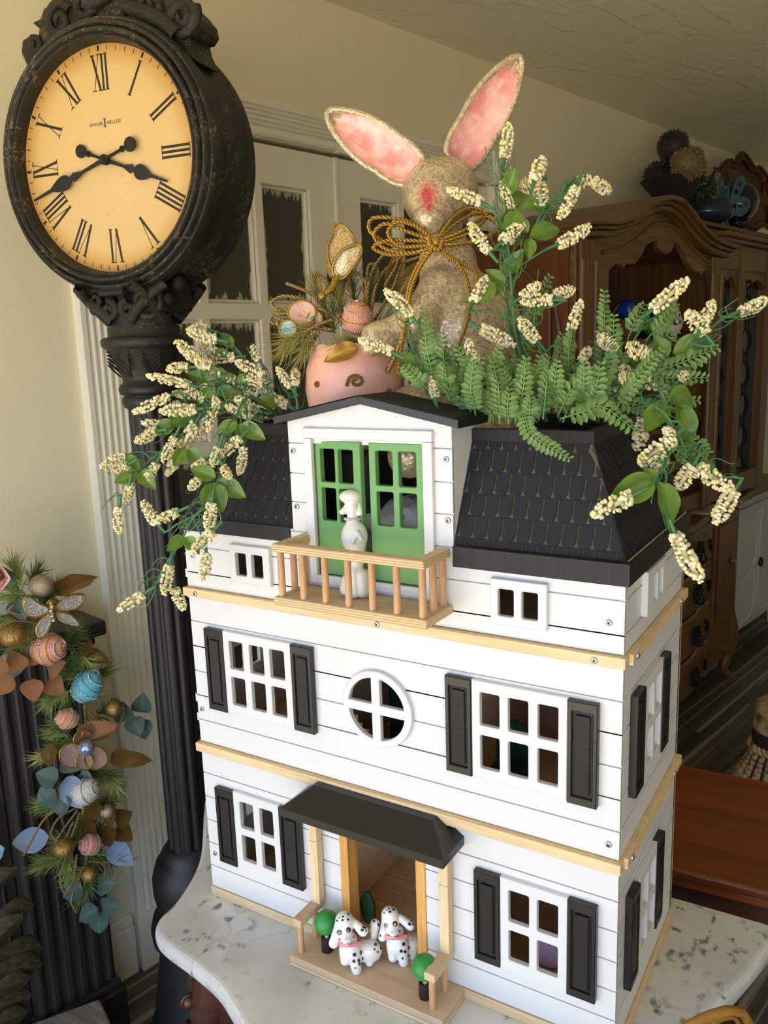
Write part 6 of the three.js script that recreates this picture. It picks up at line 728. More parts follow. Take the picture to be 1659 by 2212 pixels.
// cloth wrapped block the rabbit sits on, seen through the green doors
oneMesh('printed_cloth', 'white cloth printed with small brown seeds under the rabbit behind the green doors', 'cloth', (() => { const g = new THREE.SphereGeometry(1, 40, 24), p = g.attributes.position; for (let i = 0; i < p.count; i++) { const x = p.getX(i), y = p.getY(i), z = p.getZ(i), m = Math.max(Math.abs(x), Math.abs(y), Math.abs(z)) * 0.55 + 0.45; p.setXYZ(i, x / m * 0.095 * (1 + 0.05 * Math.sin(y * 9 + x * 5)), y / m * 0.062 * (1 + 0.1 * Math.sin(x * 9 + z * 4)), z / m * 0.072 * (1 + 0.06 * Math.sin(y * 12 + x * 8))); } g.computeVertexNormals(); return buv(g); })(), std({ map: (() => { const c = document.createElement('canvas'); c.width = c.height = 256; const g = c.getContext('2d'); g.fillStyle = '#d9d6d2'; g.fillRect(0, 0, 256, 256); g.strokeStyle = '#4a2a1c'; g.lineWidth = 3; const R = rng(5); for (let i = 0; i < 22; i++) { g.save(); g.translate(R() * 256, R() * 256); g.rotate(R() * 6); g.beginPath(); g.ellipse(0, 0, 9, 3.5, 0, 0, 7); g.stroke(); g.restore(); } const t = new THREE.CanvasTexture(c); t.colorSpace = THREE.SRGBColorSpace; t.wrapS = t.wrapT = THREE.RepeatWrapping; t.repeat.set(10, 10); return t; })(), roughness: 0.8 }), V(0.335, TH + 0.478 + 0.064, -0.125));
{
  const D = 1.14, k = D / FPX, q = (x, y, z = 0) => at(x, y, D - z * k), c = q(768, 860), r = 107 * k, t = thing('pink_pot', 'pink glitter pot with gold swirls held by the rabbit', 'pot', V(c.x, TH + 0.6655, c.z)), h = q(768, 742).y - t.position.y, rim = 84 * k;
  M.pinkPot = phy({ map: tex(256, 256, (u, v, x, y) => { const s = hash2(x, y, 31); return s > 0.985 ? [255, 244, 226] : mixc([236, 170, 150], [246, 190, 168], fbm(u, v, 6, 6, 861, 3)); }, [0.09, 0.09]), roughness: 0.35, sheen: 0.3, sheenColor: new THREE.Color(1, 0.9, 0.9) });
  const yb = q(768, 840).y - t.position.y; part(t, 'pot_wall', buv(lathe([[0, 0], [0.03, 0], [0.045, 0.006], [r * 0.9, yb * 0.5], [r, yb], [r * 0.97, lerp(yb, h, 0.45)], [rim, h], [rim * 0.93, h], [r * 0.9, yb], [0, 0.02]], 60)), M.pinkPot);
  const on = (x, y) => { const d = ray(x, y), o = V(t.position.x, 0, t.position.z), e = CP.clone().sub(o), R = r * 1.0, a = d.x * d.x + d.z * d.z, b = 2 * (e.x * d.x + e.z * d.z), cc = e.x * e.x + e.z * e.z - R * R, s = (-b - Math.sqrt(Math.max(0, b * b - 4 * a * cc))) / (2 * a); return CP.clone().addScaledVector(d, s).sub(t.position); };
  const sw = []; for (let i = 0; i <= 30; i++) { const a = -2.6 + i / 30 * 8.2, R = lerp(17, 3, i / 30); sw.push(on(769 + R * Math.cos(a), 824 + R * Math.sin(a) * 0.8)); } sw.unshift(on(748, 834)); part(t, 'gold_swirl', taper(sw, 0.0026, 0.002, 60, 8), M.gilt);
  for (const [x, y] of [[685, 830], [838, 800], [840, 845]]) part(t, 'gold_stud', sph(on(x, y), 0.0042, 14, 10), M.gilt); 
  // nest of picks standing in the pot
  const nest = thing('pot_arrangement', 'gold twine, pine needles and bronze leaves spilling out of the pink pot', 'plant', V(t.position.x, t.position.y + h - 0.02, t.position.z)), O = nest.position, R = rng(131), nd = std({ color: 0xa7a458, roughness: 0.6 }), nd2 = std({ color: 0x6b7340, roughness: 0.6 });
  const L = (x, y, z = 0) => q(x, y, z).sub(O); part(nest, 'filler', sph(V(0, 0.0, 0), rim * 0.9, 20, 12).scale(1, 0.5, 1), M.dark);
  const tuft = (x, y, z, dx, dy, n, len, m) => { const l = [], o = L(x, y, z), ax = camDir(dx, dy, 0.3).normalize(); for (let i = 0; i < n; i++) { const v = V(R() - 0.5, R() - 0.5, R() - 0.5).multiplyScalar(1.2).add(ax).normalize(), hh = len * (0.6 + 0.5 * R()), s = o.clone().addScaledVector(ax, (R() - 0.6) * len * 0.8); l.push(new THREE.ConeGeometry(0.0008, hh, 3, 1, true).translate(0, hh / 2, 0).applyQuaternion(new THREE.Quaternion().setFromUnitVectors(V(0, 1, 0), v)).translate(s.x, s.y, s.z)); } part(nest, 'needle_tuft', merge(l), m); };
  for (const a of [[668, 745, 60, -0.6, -0.8, 80, .05, nd], [650, 720, 50, -1, -0.3, 60, .045, nd], [780, 745, 80, 0.7, -0.2, 80, .045, nd], [745, 738, 80, -0.5, -0.2, 60, .04, nd], [700, 700, 40, -0.6, 0.4, 60, .045, nd2], [760, 620, 10, -0.2, 1, 80, .05, nd2], [840, 620, 0, 0.6, 0.7, 80, .05, nd2], [800, 640, 20, 0.2, 1, 60, .045, nd2], [690, 640, 30, -0.5, 0.8, 60, .04, nd], [640, 690, 30, -0.9, 0.3, 50, .04, nd], [860, 680, 30, 0.9, 0.2, 50, .04, nd2], [720, 690, 60, 0, 0.4, 60, .04, nd2], [660, 715, 70, -0.8, -0.6, 90, .05, nd], [630, 735, 60, -0.8, -0.9, 70, .05, nd], [735, 660, 40, -0.2, 0.8, 70, .05, nd], [820, 700, 50, 0.5, 0.3, 60, .045, nd], [790, 730, 86, 0.2, -0.2, 70, .04, nd]]) tuft(...a);
  for (const l of [[[720, 690, 40], [680, 640, 50], [640, 620, 50], [618, 612, 46]], [[720, 700, 50], [660, 650, 60], [610, 640, 56], [586, 655, 54], [620, 680, 60], [700, 700, 60]], [[700, 710, 60], [640, 680, 66], [590, 682, 64], [584, 694, 64], [640, 706, 66], [720, 712, 60]], [[690, 720, 70], [630, 700, 74], [600, 690, 72], [620, 730, 74], [680, 735, 70]], [[790, 680, 40], [800, 600, 30], [820, 560, 20], [850, 540, 10], [860, 560, 12], [830, 620, 30]], [[800, 680, 40], [820, 600, 26], [860, 560, 10], [890, 545, 16]], [[780, 680, 40], [790, 610, 30], [770, 590, 26], [755, 600, 30], [760, 640, 40]], [[810, 690, 40], [850, 620, 20], [870, 570, 14], [905, 555, 26]], [[700, 690, 50], [690, 620, 40], [680, 590, 36], [700, 600, 40], [720, 640, 50]], [[740, 700, 60], [700, 670, 70], [660, 665, 66], [640, 650, 60]], [[720, 690, 66], [690, 700, 76], [650, 720, 76], [610, 735, 70]], [[800, 660, 30], [815, 580, 20], [800, 570, 20], [790, 620, 30]]]) part(nest, 'twine', rope(l.map((p) => L(...p)), 0.0022, 14, 80, 5), M.twine);
  const leaf = (x, y, z, dx, dy, Ln, w, m) => look(part(nest, 'bronze_leaf', leafGeo(Ln, w, 0.15, 0.35, 0.05), m), L(x, y, z), camDir(dx, dy, 0.2), camDir(0.1, 0.2, 1)); const brz = std({ color: 0xa88440, metalness: 0.6, roughness: 0.4 });
  leaf(840, 640, 0, 0.25, 1, 0.07, 0.024, brz); leaf(775, 752, 112, -1, -0.38, 0.05, 0.026, brz); leaf(735, 645, 10, -0.3, 1, 0.05, 0.024, M.euca); leaf(860, 640, 0, 0.5, 0.8, 0.06, 0.024, brz);
  jewelEgg('round peach egg with gold swirl and rhinestones in the rabbit\'s pink pot', q(772, 686, 80), 32 * k, 1.08, camDir(-0.1, 0.9, 0.45), M.peach, 2.6);
  // butterfly with raised wings
  const gw = std({ map: tex(256, 256, (u, v, x, y) => { const s = hash2(x >> 2, y >> 2, 51); return s > 0.8 ? [244, 240, 226] : mixc([190, 150, 78], [222, 196, 140], s); }, [0.05, 0.05]), roughness: 0.25, metalness: 0.4 });
  const b = thing('gold_butterfly', 'gold beaded butterfly with raised wings standing in the pink pot', 'butterfly', q(727, 606, 50)), bo = b.position, BW = (x, y, z) => q(x, y, z).sub(bo);
  for (const l of [[[728, 600, 50], [712, 570, 52], [708, 535, 50], [722, 500, 44], [725, 484, 42], [745, 490, 38], [765, 515, 36], [768, 535, 38], [750, 570, 46]], [[730, 602, 54], [718, 585, 60], [728, 555, 66], [748, 536, 68], [778, 530, 64], [780, 548, 62], [760, 580, 60], [742, 600, 56]], [[726, 604, 46], [712, 592, 30], [706, 560, 22], [712, 535, 20], [728, 560, 30], [732, 590, 42]]]) { const pts = l.map((p) => BW(...p)), cc = pts.reduce((a, p) => a.add(p), V()).divideScalar(pts.length), cv = new THREE.CatmullRomCurve3(pts, true).getPoints(36), w = part(b, 'wing', buv(faces(cv.slice(0, -1).map((p, i) => [cc.toArray(), p.toArray(), cv[i + 1].toArray()]))), gw); part(w, 'gold_edge', tube(pts, 0.0022, 60, 6, true), M.goldCord); part(w, 'rhinestone_string', merge(cv.map((p) => sph(p.clone().lerp(cc, 0.2).addScaledVector(camB, 0.001), 0.0014, 6, 5))), M.bead); }
  part(b, 'body', merge([taper([BW(728, 598, 54), BW(716, 622, 60), BW(700, 636, 64)], 0.005, 0.004, 14, 8), sph(BW(696, 640, 65), 0.006, 12, 10), tube([BW(696, 636, 66), BW(690, 612, 66), BW(688, 600, 66)], 0.001, 10, 5), tube([BW(698, 636, 66), BW(702, 612, 70), BW(706, 604, 70)], 0.001, 10, 5)]), M.goldCord);
  const f = thing('gold_rimmed_flower', 'pink and aqua gold rimmed petals with a green gem by the pink pot', 'flower', q(652, 685, 74)), fo = f.position; const pp = std({ color: 0xcfa293, roughness: 0.35 }), aq = std({ color: 0x9fc2bf, roughness: 0.3 });
  for (const [x, y, rx, ry, z, m] of [[652, 676, 30, 26, 0, pp], [622, 710, 19, 18, 6, aq], [680, 690, 16, 18, -4, pp]]) { const pts = []; for (let i = 0; i < 18; i++) { const a = i / 18 * 6.283; pts.push(q(x + rx * Math.cos(a), y + ry * Math.sin(a), 74 + z).sub(fo)); } const cc = pts.reduce((a, p) => a.add(p), V()).divideScalar(18).addScaledVector(camB, -0.004); const w = part(f, 'petal', buv(faces(pts.map((p, i) => [cc.toArray(), p.toArray(), pts[(i + 1) % 18].toArray()]))), m); part(w, 'gold_edge', tube(pts, 0.0013, 50, 6, true), M.goldCord); } part(f, 'gemstone_centre', sph(q(675, 688, 80).sub(fo), 0.0028, 8, 6), std({ color: 0x1faa78, roughness: 0.1, metalness: 0.3 }));
}

// ---------------------------------------------------------------- artificial flowers and ferns in the roof planter
M.stem = std({ color: 0x4c7a48, roughness: 0.5 }); M.calyx = std({ color: 0x3c7046, roughness: 0.45 }); M.berry = std({ vertexColors: true, roughness: 0.62 });
M.leaf = phy({ map: tex(128, 128, (u, v) => mixc([84, 118, 36], [116, 148, 58], fbm(u, v, 4, 4, 901, 3))), roughness: 0.38, transmission: 0.18, side: THREE.DoubleSide });
M.fern = std({ map: tex(64, 64, (u, v) => mixc([78, 112, 52], [122, 152, 82], fbm(u, v, 3, 3, 911, 3))), roughness: 0.5, side: THREE.DoubleSide }); M.fern2 = std({ color: 0x5f8044, roughness: 0.5, side: THREE.DoubleSide }); M.fernStem = std({ color: 0x6f9a5c, roughness: 0.5 });
const spikeProto = [0, 1, 2, 3, 4].map((k) => { const R = rng(300 + k), l = [], L = 0.04, bend = (R() - 0.5) * 0.012; l.push(tint(taper([V(0, 0, 0), V(bend * 0.25, L * 0.5, 0), V(bend * 0.9, L * 0.95, 0)], 0.0026, 0.0014, 10, 7), [0.62, 0.56, 0.32])); for (let i = 0; i < 104; i++) { const v = Math.pow(R(), 0.92), a = R() * 6.283, w = 0.0043 * (0.45 + 0.75 * Math.sin(Math.PI * Math.min(1, 0.16 + v * 0.72))) * (v > 0.8 ? 1 - (v - 0.8) * 2.6 : 1), r = 0.0014 + R() * 0.0008 - v * 0.0004, q = R(); const g = new THREE.IcosahedronGeometry(r, 1).translate(Math.cos(a) * w + bend * v * v, v * L, Math.sin(a) * w); l.push(tint(g, q < 0.62 ? [0.80, 0.72, 0.47] : q < 0.86 ? [0.84, 0.70, 0.32] : q < 0.95 ? [0.76, 0.70, 0.58] : [0.50, 0.58, 0.24])); } return merge(l, true); });
const calyxG = (() => { const l = []; const R = rng(44); for (let i = 0; i < 9; i++) { const a = R() * 6.283, y = R() * 0.034; l.push(new THREE.ConeGeometry(0.0007, 0.005, 3).rotateZ(-0.9).rotateY(a).translate(Math.cos(a) * 0.0042, y, Math.sin(a) * 0.0042)); } l.push(cyl(V(0, -0.016, 0), V(0, 0.002, 0), 0.0016, 0.0022, 8)); return merge(l); })();
const leafVar = [leafGeo(0.036, 0.024, 0.35, 0.3, 0.03, 0.9), leafGeo(0.03, 0.02, -0.25, 0.35, 0.03, 0.9), leafGeo(0.04, 0.023, 0.15, 0.25, 0.03)].map((g) => g);
let spraySeed = 400;
// axis: [cropx, cropy, depth]; spikes: [tipx, tipy, basex, basey, width]; leaves: [x, y, dx, dy, length factor]
function spray(label, C, axis, spikes, leaves, wisps = 12) {
  const R = rng(spraySeed++), ax = axis.map(([x, y, d]) => at(...C(x, y), d)), O = ax[0].clone(), t = thing('flower_spray', label, 'artificial flower', O), cv = new THREE.CatmullRomCurve3(ax.map((p) => p.clone().sub(O))), S = cv.getPoints(60);
  const px = S.map((p) => { const v = p.clone().add(O).applyMatrix4(camera.matrixWorldInverse); return [829.5 + FPX * v.x / -v.z, 1106 - FPX * v.y / -v.z, -v.z]; });
  const st = [taper(ax.map((p) => p.clone().sub(O)), 0.0021, 0.0012, 60, 7)], ws = [];
  const near = (x, y, back) => { let b = 0, bd = 1e9; px.forEach((p, i) => { const d = Math.hypot(p[0] - x, p[1] - y) + i * back; if (d < bd) { bd = d; b = i; } }); return b; };
  for (const [tx, ty, bx_, by, w = 1] of spikes) {
    const [X, Y] = C(bx_, by), [TX, TY] = C(tx, ty), i = near(X, Y, 0.3), i0 = Math.max(0, i - 6), d = px[i][2] - (R() * 0.03 - 0.006), b = at(X, Y, d).sub(O), e = at(TX, TY, d - (R() - 0.6) * 0.016).sub(O), dir = e.clone().sub(b), L = dir.length(), o = part(t, 'flower_spike', spikeProto[Math.floor(R() * 5)], M.berry);
    o.quaternion.setFromUnitVectors(V(0, 1, 0), dir.clone().normalize()).multiply(new THREE.Quaternion().setFromAxisAngle(V(0, 1, 0), R() * 6.28)); o.position.copy(b); o.scale.set(w * 1.12, L / 0.041, w * 1.12);
    const c = part(o, 'calyx', calyxG, M.calyx); c.scale.set(1 / w, 0.041 / L, 1 / w);
    const n = b.clone().addScaledVector(dir.normalize(), -0.014); if (n.distanceTo(S[i0]) > 0.006) st.push(taper([S[i0], S[i0].clone().lerp(n, 0.55).addScaledVector(camU, (R() - 0.4) * 0.008).addScaledVector(camB, (R() - 0.3) * 0.008), n, b], 0.0013, 0.0011, 14, 6));
  }
  for (let k = 0; k < wisps; k++) { const i = 6 + Math.floor(R() * 53), p = S[i], a = R() * 6.283, s = camDir(Math.cos(a), Math.sin(a) * 0.8 + 0.2, R() - 0.3), tg = S[Math.min(60, i + 1)].clone().sub(S[i - 1]).normalize(), l = 0.012 + R() * 0.018, e = p.clone().addScaledVector(s, l * 0.7).addScaledVector(tg, l * 0.8); ws.push(taper([p, p.clone().addScaledVector(s, l * 0.5).addScaledVector(tg, l * 0.15), e, e.clone().addScaledVector(camU, (R() - 0.3) * 0.006).addScaledVector(tg, 0.004)], 0.0008, 0.0005, 10, 5)); }
  part(t, 'stem', merge(st), M.stem); if (ws.length) part(t, 'wispy_leaves', merge(ws), M.stem).userData.kind = 'stuff';
  for (const [x, y, dx, dy, f = 1] of leaves) { const [X, Y] = C(x, y), i = near(X, Y, 0), o = part(t, 'leaf', leafVar[Math.floor(R() * 3)], M.leaf); look(o, at(X, Y, px[i][2] - 0.008 * R()).sub(O), camDir(dx, dy, (R() - 0.4) * 0.5), camDir((R() - 0.5) * 0.7, 0.35 + (R() - 0.5) * 0.6, 1)); o.scale.setScalar(f); }
  return t;
}
const LC = crop(200, 640, 3.16), RC = crop(1059, 250, 2.765), SC = crop(1240, 900, 2.766), MC = crop(540, 80, 2.074);
spray('topmost cream flower spray at the left of the roof in front of the door panes', LC, [[1290, 800, 1.17], [1180, 620, 1.16], [1080, 480, 1.15], [960, 340, 1.14], [850, 290, 1.13]], [[660, 195, 785, 228, 1.1], [635, 240, 848, 295, 1.2], [700, 315, 850, 385, 1.1], [1070, 340, 1140, 440, 1], [1020, 540, 1160, 605, 1], [975, 430, 1165, 545, 1.2]], [[960, 350, -0.6, 0.7, 0.8], [930, 400, -0.7, -0.1, 0.8]], 18);
spray('cream flower spray with broad leaves reaching left over the clock post rings', LC, [[1290, 810, 1.17], [1120, 720, 1.15], [960, 620, 1.14], [820, 580, 1.13], [680, 600, 1.12]], [[560, 315, 765, 440, 1.25], [740, 432, 968, 415, 1.2], [500, 490, 655, 485, 1.1], [365, 540, 665, 605, 1.05], [545, 640, 745, 685, 1.05], [935, 625, 1130, 672, 1.2], [1120, 625, 1330, 748, 1.2], [620, 380, 770, 440, 1.2], [690, 430, 815, 480, 1.2], [760, 500, 890, 530, 1.1], [850, 540, 975, 575, 1.1], [640, 650, 765, 705, 1.1]], [[800, 590, -0.9, 0.25, 1.1], [790, 620, -0.2, -1, 1], [840, 640, 0.8, -0.2, 0.9], [760, 660, -0.9, -0.2, 0.9], [1000, 600, 0.5, 0.5, 0.7]], 22);
spray('cream flower spray fanning out sideways just above the left roof shingles', LC, [[1290, 830, 1.17], [1100, 800, 1.14], [900, 790, 1.13], [720, 800, 1.12], [540, 860, 1.11]], [[275, 795, 525, 680, 1.1], [455, 790, 705, 768, 1.3], [590, 840, 690, 765, 1.1], [320, 865, 495, 880, 0.9], [340, 935, 435, 920, 1.1], [285, 985, 405, 955, 1.05], [785, 930, 850, 690, 1.05], [880, 700, 1130, 780, 1.2], [1030, 790, 1232, 812, 1.2], [900, 740, 1090, 830, 1], [470, 770, 600, 745, 1.2], [560, 790, 690, 775, 1.2], [980, 690, 1090, 755, 1.1], [830, 800, 900, 760, 1]], [[680, 850, -0.9, -0.3, 1], [640, 860, -0.8, 0.2, 0.8], [1140, 700, 0.9, -0.3, 0.8]], 24);
spray('long cream flower spray hanging far left in front of the fluted door casing', LC, [[1270, 830, 1.17], [1000, 720, 1.13], [720, 830, 1.11], [560, 1000, 1.10], [380, 1130, 1.09], [280, 1230, 1.09], [210, 1350, 1.09], [180, 1420, 1.09]], [[505, 1225, 700, 870, 1.35], [695, 990, 765, 885, 1.05], [40, 1150, 228, 1090, 1.05], [145, 1205, 240, 1150, 1], [362, 1295, 437, 1140, 1.05], [160, 1630, 182, 1440, 1.05], [230, 1420, 252, 1290, 0.95], [470, 1130, 560, 960, 0.9]], [[330, 1180, -0.9, 0.4, 1.1], [310, 1200, -0.9, -0.5, 1], [330, 1190, 0.6, -0.8, 0.9], [630, 1040, -0.5, -0.9, 0.9], [650, 1040, 0.7, -0.8, 1], [560, 870, -0.8, -0.4, 0.9]], 30);
spray('trailing cream flower spray drooping over the left roof to the attic window', LC, [[1270, 820, 1.16], [1060, 690, 1.12], [960, 900, 1.08], [890, 1160, 1.07], [810, 1390, 1.06], [680, 1520, 1.06], [600, 1680, 1.06], [500, 1830, 1.06], [430, 1960, 1.06], [370, 2030, 1.06]], [[318, 1410, 440, 1550, 1.15], [425, 1545, 582, 1470, 1.05], [815, 1160, 862, 1030, 1], [860, 1105, 1012, 962, 1.1], [1008, 1225, 1030, 1030, 1], [708, 1205, 775, 1115, 1.15], [668, 1330, 745, 1225, 1], [935, 1250, 890, 1160, 0.9], [790, 1610, 815, 1410, 1.2], [670, 1765, 825, 1600, 1.15], [785, 1945, 775, 1755, 1.1], [480, 2045, 525, 1835, 1.1], [625, 2145, 555, 1990, 1.1], [170, 2150, 352, 2030, 1]], [[840, 1240, -0.95, 0.3, 1.05], [850, 1260, 0.9, -0.5, 1.1], [830, 1270, -0.3, -1, 1.1], [840, 1280, 0.3, -1, 1], [1010, 880, 0.9, -0.5, 1], [1000, 870, 0.4, -1, 0.9], [990, 860, -0.8, -0.4, 0.8], [640, 1640, 0.6, -0.8, 0.9], [630, 1640, -0.8, -0.8, 0.9]], 46);
spray('small upright cream flower sprig between the left roof and the pink pot', LC, [[1400, 800, 1.13], [1395, 720, 1.13], [1375, 630, 1.13]], [[1252, 485, 1355, 620, 0.95], [1388, 478, 1385, 612, 0.95]], [], 8);
spray('tallest cream flower spray standing beside the right rabbit ear', RC, [[330, 1830, 1.0], [180, 1480, 1.0], [105, 1180, 0.99], [95, 850, 0.98], [100, 600, 0.97], [66, 390, 0.97], [72, 290, 0.97]], [[120, 55, 84, 258, 1.1], [55, 385, 128, 560, 0.9], [205, 640, 108, 752, 1], [-60, 600, -10, 480, 0.01]].slice(0, 3), [[105, 480, 0.3, 1, 1], [140, 560, 0.5, 0.9, 1], [130, 560, -0.2, -1, 1.1], [85, 1010, -0.8, 0.5, 0.9], [100, 960, 0.7, 0.9, 1.1], [70, 1000, -0.7, -0.8, 0.8]], 40);
spray('cream flower spray arching right from the tall stem towards the ceiling', RC, [[340, 1830, 1.0], [190, 1420, 0.99], [130, 1080, 0.98], [240, 730, 0.97], [330, 540, 0.96], [400, 480, 0.96], [480, 430, 0.96]], [[310, 228, 262, 392, 1.2], [178, 440, 262, 398, 1.4], [308, 545, 288, 405, 1.4], [725, 465, 610, 385, 1.1], [610, 385, 512, 395, 1.1], [430, 632, 515, 425, 1.05], [617, 678, 405, 768, 1.2]], [[190, 560, 0.9, 0.1, 1.1], [170, 570, -0.4, -1, 1.1], [235, 720, 0.95, 0.3, 1.05], [225, 700, -0.7, 0.5, 0.9], [235, 730, -0.1, -0.9, 0.8]], 30);
spray('short cream flower spray lying across the rabbit shoulder', MC, [[1250, 1560, 0.99], [1190, 1330, 0.98], [1170, 1100, 0.97], [1150, 900, 0.96], [1120, 800, 0.96]], [[888, 665, 1036, 742, 1.05], [972, 838, 1072, 962, 1.05], [1068, 1065, 1000, 1185, 1], [1215, 825, 1128, 915, 1.05], [1190, 1385, 1035, 1305, 1.2]], [[1040, 1200, -0.7, 0.3, 0.8], [1050, 1190, 0.4, 0.8, 0.7]], 16);
spray('low cream flower sprig in front of the rabbit arm beside the pink pot', MC, [[790, 1600, 0.985], [770, 1480, 0.98], [720, 1370, 0.975], [708, 1260, 0.97]], [[620, 1112, 722, 1250, 1.1], [488, 1340, 635, 1412, 1], [822, 1540, 832, 1615, 0.9], [958, 1360, 1012, 1462, 1.05]], [[770, 1490, -0.8, 0.5, 1], [775, 1500, 0.7, 0.7, 0.9], [765, 1510, -0.9, -0.1, 0.9]], 14);
spray('cream flower spray leaning right in front of the dark hutch door', RC, [[420, 1830, 0.97], [330, 1500, 0.97], [260, 1250, 0.97], [280, 1110, 0.97]], [[175, 1095, 370, 1100, 1.1], [300, 1010, 185, 1085, 1], [505, 1028, 380, 1075, 1.1], [545, 1098, 480, 1282, 1], [165, 1208, 280, 1345, 1.1], [605, 1375, 540, 1465, 0.9]], [], 22);
spray('cream flower spray pointing up at the white platter in the hutch niche', RC, [[640, 1830, 0.96], [740, 1560, 0.95], [860, 1340, 0.94], [950, 1190, 0.94]], [[1182, 978, 968, 1158, 1.25], [650, 1300, 748, 1405, 1.3], [985, 1345, 1030, 1240, 0.8]], [[900, 1430, 0.9, -0.2, 1], [830, 1450, 0.8, -0.7, 1.1]], 14);
spray('far right cream flower spray whose tip leaves the frame', RC, [[700, 1830, 0.95], [900, 1640, 0.93], [1120, 1440, 0.92], [1260, 1330, 0.91], [1380, 1220, 0.91], [1470, 1180, 0.91]], [[1660, 1125, 1490, 1172, 1.1], [1172, 1165, 1285, 1305, 1.3], [1332, 1105, 1268, 1245, 1.05], [1178, 1635, 1015, 1662, 1.1], [1180, 1530, 1130, 1580, 0.9]], [[1090, 1420, 0.9, 0.3, 1.2], [1060, 1440, -0.5, 0.6, 0.9]], 22);
spray('dense cream flower cluster over the right end of the roof trim', RC, [[680, 1830, 0.95], [800, 1620, 0.93], [920, 1470, 0.91], [1020, 1640, 0.89], [1060, 1740, 0.89]], [[803, 1400, 955, 1432, 1.4], [778, 1492, 850, 1595, 1.2], [768, 1592, 860, 1570, 1.3], [1048, 1612, 872, 1562, 1.4], [735, 1635, 875, 1620, 1], [888, 2012, 915, 1805, 1.3]], [[1050, 1730, -0.6, -0.9, 1.3], [1060, 1700, 0.9, 0.1, 1.2], [1120, 1720, 0.3, -1, 1.2], [870, 1440, 0.7, -0.6, 1]], 24);
spray('cream flower spray hanging over the right roof slope with broad leaves', SC, [[330, -40, 0.93], [480, -60, 0.88], [590, 60, 0.85], [560, 250, 0.83], [500, 360, 0.82], [540, 560, 0.82], [590, 660, 0.82]], [[102, 595, 348, 472, 1.3], [392, 312, 592, 130, 1.5], [482, 342, 535, 235, 1.1], [725, 1002, 605, 700, 1.3], [580, 75, 572, 120, 0.9]], [[480, 370, -0.9, -0.45, 1.3], [500, 390, 0.4, -1, 1.35], [490, 380, -0.2, 0.3, 0.5]], 28);
spray('hooked cream flower spray at the right beyond the roof corner', SC, [[430, -30, 0.92], [590, 60, 0.88], [690, 230, 0.86], [800, 330, 0.85], [900, 400, 0.85]], [[620, 430, 705, 300, 1.25], [955, 440, 720, 300, 1.3], [830, 645, 958, 445, 1.25]], [], 18);

// ferns: fronds with paired cupped leaflets
const leaflet = [0, 1].map((k) => { const nx = 4, ny = 4, g = new THREE.PlaneGeometry(1, 1, nx, ny), p = g.attributes.position; for (let i = 0; i < p.count; i++) { const u = p.getX(i) * 2, v = p.getY(i) + 0.5, w = 0.40 * Math.pow(v, 0.7) * Math.sqrt(Math.max(0.02, 1 - Math.pow(Math.max(0, v - 0.45) / 0.55, 2.4))); p.setXYZ(i, u * w + (k ? 0.18 : 0.1) * v * v, v, 0.2 * u * u * w * 2 - 0.25 * v * v); } g.computeVertexNormals(); return g; });
let fernSeed = 700;
function fern(label, C, fronds, extra) {
  const R = rng(fernSeed++), first = at(...C(fronds[0][0], fronds[0][1]), fronds[0][4]), t = thing('fern', label, 'artificial plant', first), all = fronds.slice(); if (extra) for (let i = 0; i < extra[0]; i++) { const [, x0, x1, y0, y1, tx, ty, spread, d] = extra, bx_ = lerp(x0, x1, R()); all.push([bx_, lerp(y0, y1, R()), bx_ + tx + (R() - 0.5) * spread, ty + (R() - 0.5) * spread * 0.7, d + (R() - 0.5) * 0.06, d + (R() - 0.55) * 0.12, (R() - 0.5) * 60]); }
  for (const [x0, y0, x1, y1, d0, d1, bow = 30, big = 1] of all) {
    const b = at(...C(x0, y0), d0), e = at(...C(x1, y1), d1), nx = (y1 - y0), ny = -(x1 - x0), nl = Math.hypot(nx, ny) || 1, m = at(...C((x0 + x1) / 2 + nx / nl * bow, (y0 + y1) / 2 + ny / nl * bow), (d0 + d1) / 2 - 0.01), cv = new THREE.CatmullRomCurve3([b, b.clone().lerp(m, 0.5).lerp(m, 0.1), m, e].map((p) => p.clone().sub(first))), L = cv.getLength(), n = Math.max(8, Math.round(L / (0.006 * big))), l = [], roll = (R() - 0.5) * 1.3;
    for (let i = 2; i <= n; i++) for (const s of [1, -1]) { const q = i / n, p = cv.getPointAt(q), tg = cv.getTangentAt(q), f = camB.clone().applyAxisAngle(tg, roll + (R() - 0.5) * 0.5), sd = tg.clone().cross(f).normalize().multiplyScalar(s), up = sd.multiplyScalar(1).addScaledVector(tg, 0.55).normalize(), z = f.clone().addScaledVector(up, -f.dot(up)).normalize(), x = up.clone().cross(z), k = 0.0112 * big * (q > 0.75 ? lerp(1, 0.5, (q - 0.75) * 4) : q < 0.15 ? 0.75 : 1) * (0.85 + 0.3 * R()); l.push(leaflet[s > 0 ? 0 : 1].clone().applyMatrix4(new THREE.Matrix4().makeBasis(x.multiplyScalar(k), up.multiplyScalar(k), z.multiplyScalar(k)).setPosition(p))); }
    const o = part(t, 'frond', merge(l), R() < 0.6 ? M.fern : M.fern2); part(o, 'rachis', taper(cv.getPoints(8), 0.0011, 0.0005, 24, 5), M.fernStem);
  }
}
fern('dense green fern just right of the small black dormer roof', RC, [[60, 1840, 10, 1480, 0.95, 0.93, 20], [110, 1840, 115, 1640, 0.93, 0.91, 10], [20, 1830, -80, 1560, 0.97, 0.95, -20], [0, 1800, -190, 1420, 1.0, 0.98, -30], [-60, 1780, -240, 1620, 0.98, 0.96, 10]], [12, -120, 160, 1760, 1850, -10, 1480, 170, 0.96]);
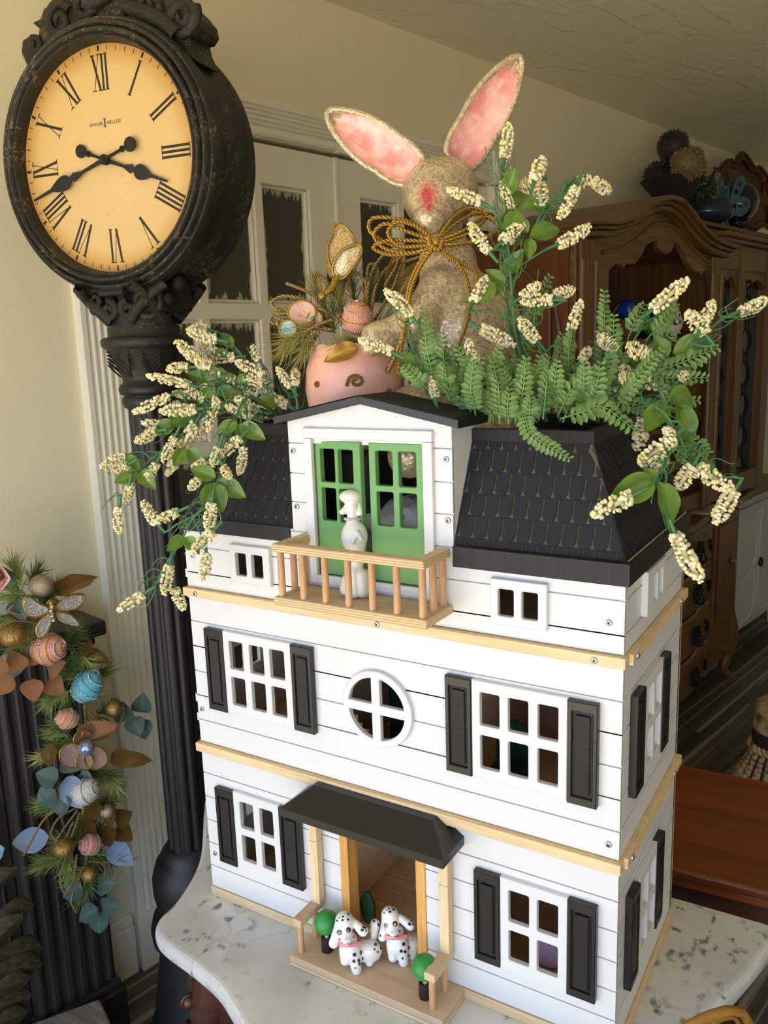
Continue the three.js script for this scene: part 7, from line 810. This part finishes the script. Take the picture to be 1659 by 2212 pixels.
fern('green fern behind the middle of the right black roof trim', RC, [[180, 1520, 355, 965, 1.0, 0.98, 40], [330, 1640, 430, 1310, 0.98, 0.97, -30], [230, 1840, 240, 1690, 0.92, 0.9, 0], [290, 1820, 400, 1500, 0.95, 0.93, 20]], [15, 130, 380, 1750, 1850, 30, 1500, 180, 0.95]);
fern('green fern at the right end of the roof trim with one long arching frond', RC, [[420, 1810, 860, 1875, 0.91, 0.86, 110, 1.15], [160, 1640, 470, 2045, 0.93, 0.87, -90, 0.9], [480, 1600, 490, 1290, 0.96, 0.95, 20], [400, 1800, 780, 1540, 0.94, 0.92, 120], [560, 1760, 690, 1560, 0.93, 0.92, 10]], [13, 360, 600, 1740, 1840, 90, 1520, 200, 0.94]);
fern('loose green fern reaching right across the hutch niche', RC, [[640, 1580, 680, 1055, 0.97, 0.96, -20], [820, 1340, 920, 1130, 0.95, 0.94, 10], [930, 1340, 1110, 1125, 0.94, 0.93, -10], [740, 1600, 740, 1200, 0.96, 0.95, 10], [760, 1560, 1350, 1388, 0.94, 0.9, -30, 1.1], [780, 1500, 1290, 1565, 0.94, 0.9, -30], [700, 1700, 1240, 1700, 0.94, 0.9, -40], [840, 1500, 1110, 1290, 0.95, 0.93, 0]], [8, 620, 800, 1640, 1760, 150, 1480, 260, 0.94]);
fern('small green fern drooping at the far right behind the hooked flower spray', SC, [[590, 150, 885, 355, 0.9, 0.86, 30, 0.9], [600, 190, 720, 290, 0.89, 0.87, 10, 0.8], [610, 120, 800, 215, 0.9, 0.87, 20, 0.9], [560, 120, 700, 120, 0.91, 0.89, 10, 0.8]], null);
fern('slim green fern rising in front of the rabbit body', MC, [[800, 1580, 690, 1480, 0.97, 0.96, 0], [830, 1560, 780, 1220, 0.98, 0.97, 15], [900, 1600, 860, 1330, 0.98, 0.97, 10], [960, 1620, 1000, 1400, 0.97, 0.96, 0], [870, 1640, 930, 1480, 0.96, 0.95, 0]], [10, 820, 1050, 1560, 1660, 10, 1430, 160, 0.975]);

scene.traverse((o) => { if (o.isLight) o.castShadow = !o.isRectAreaLight; });
renderer.render(scene, camera);
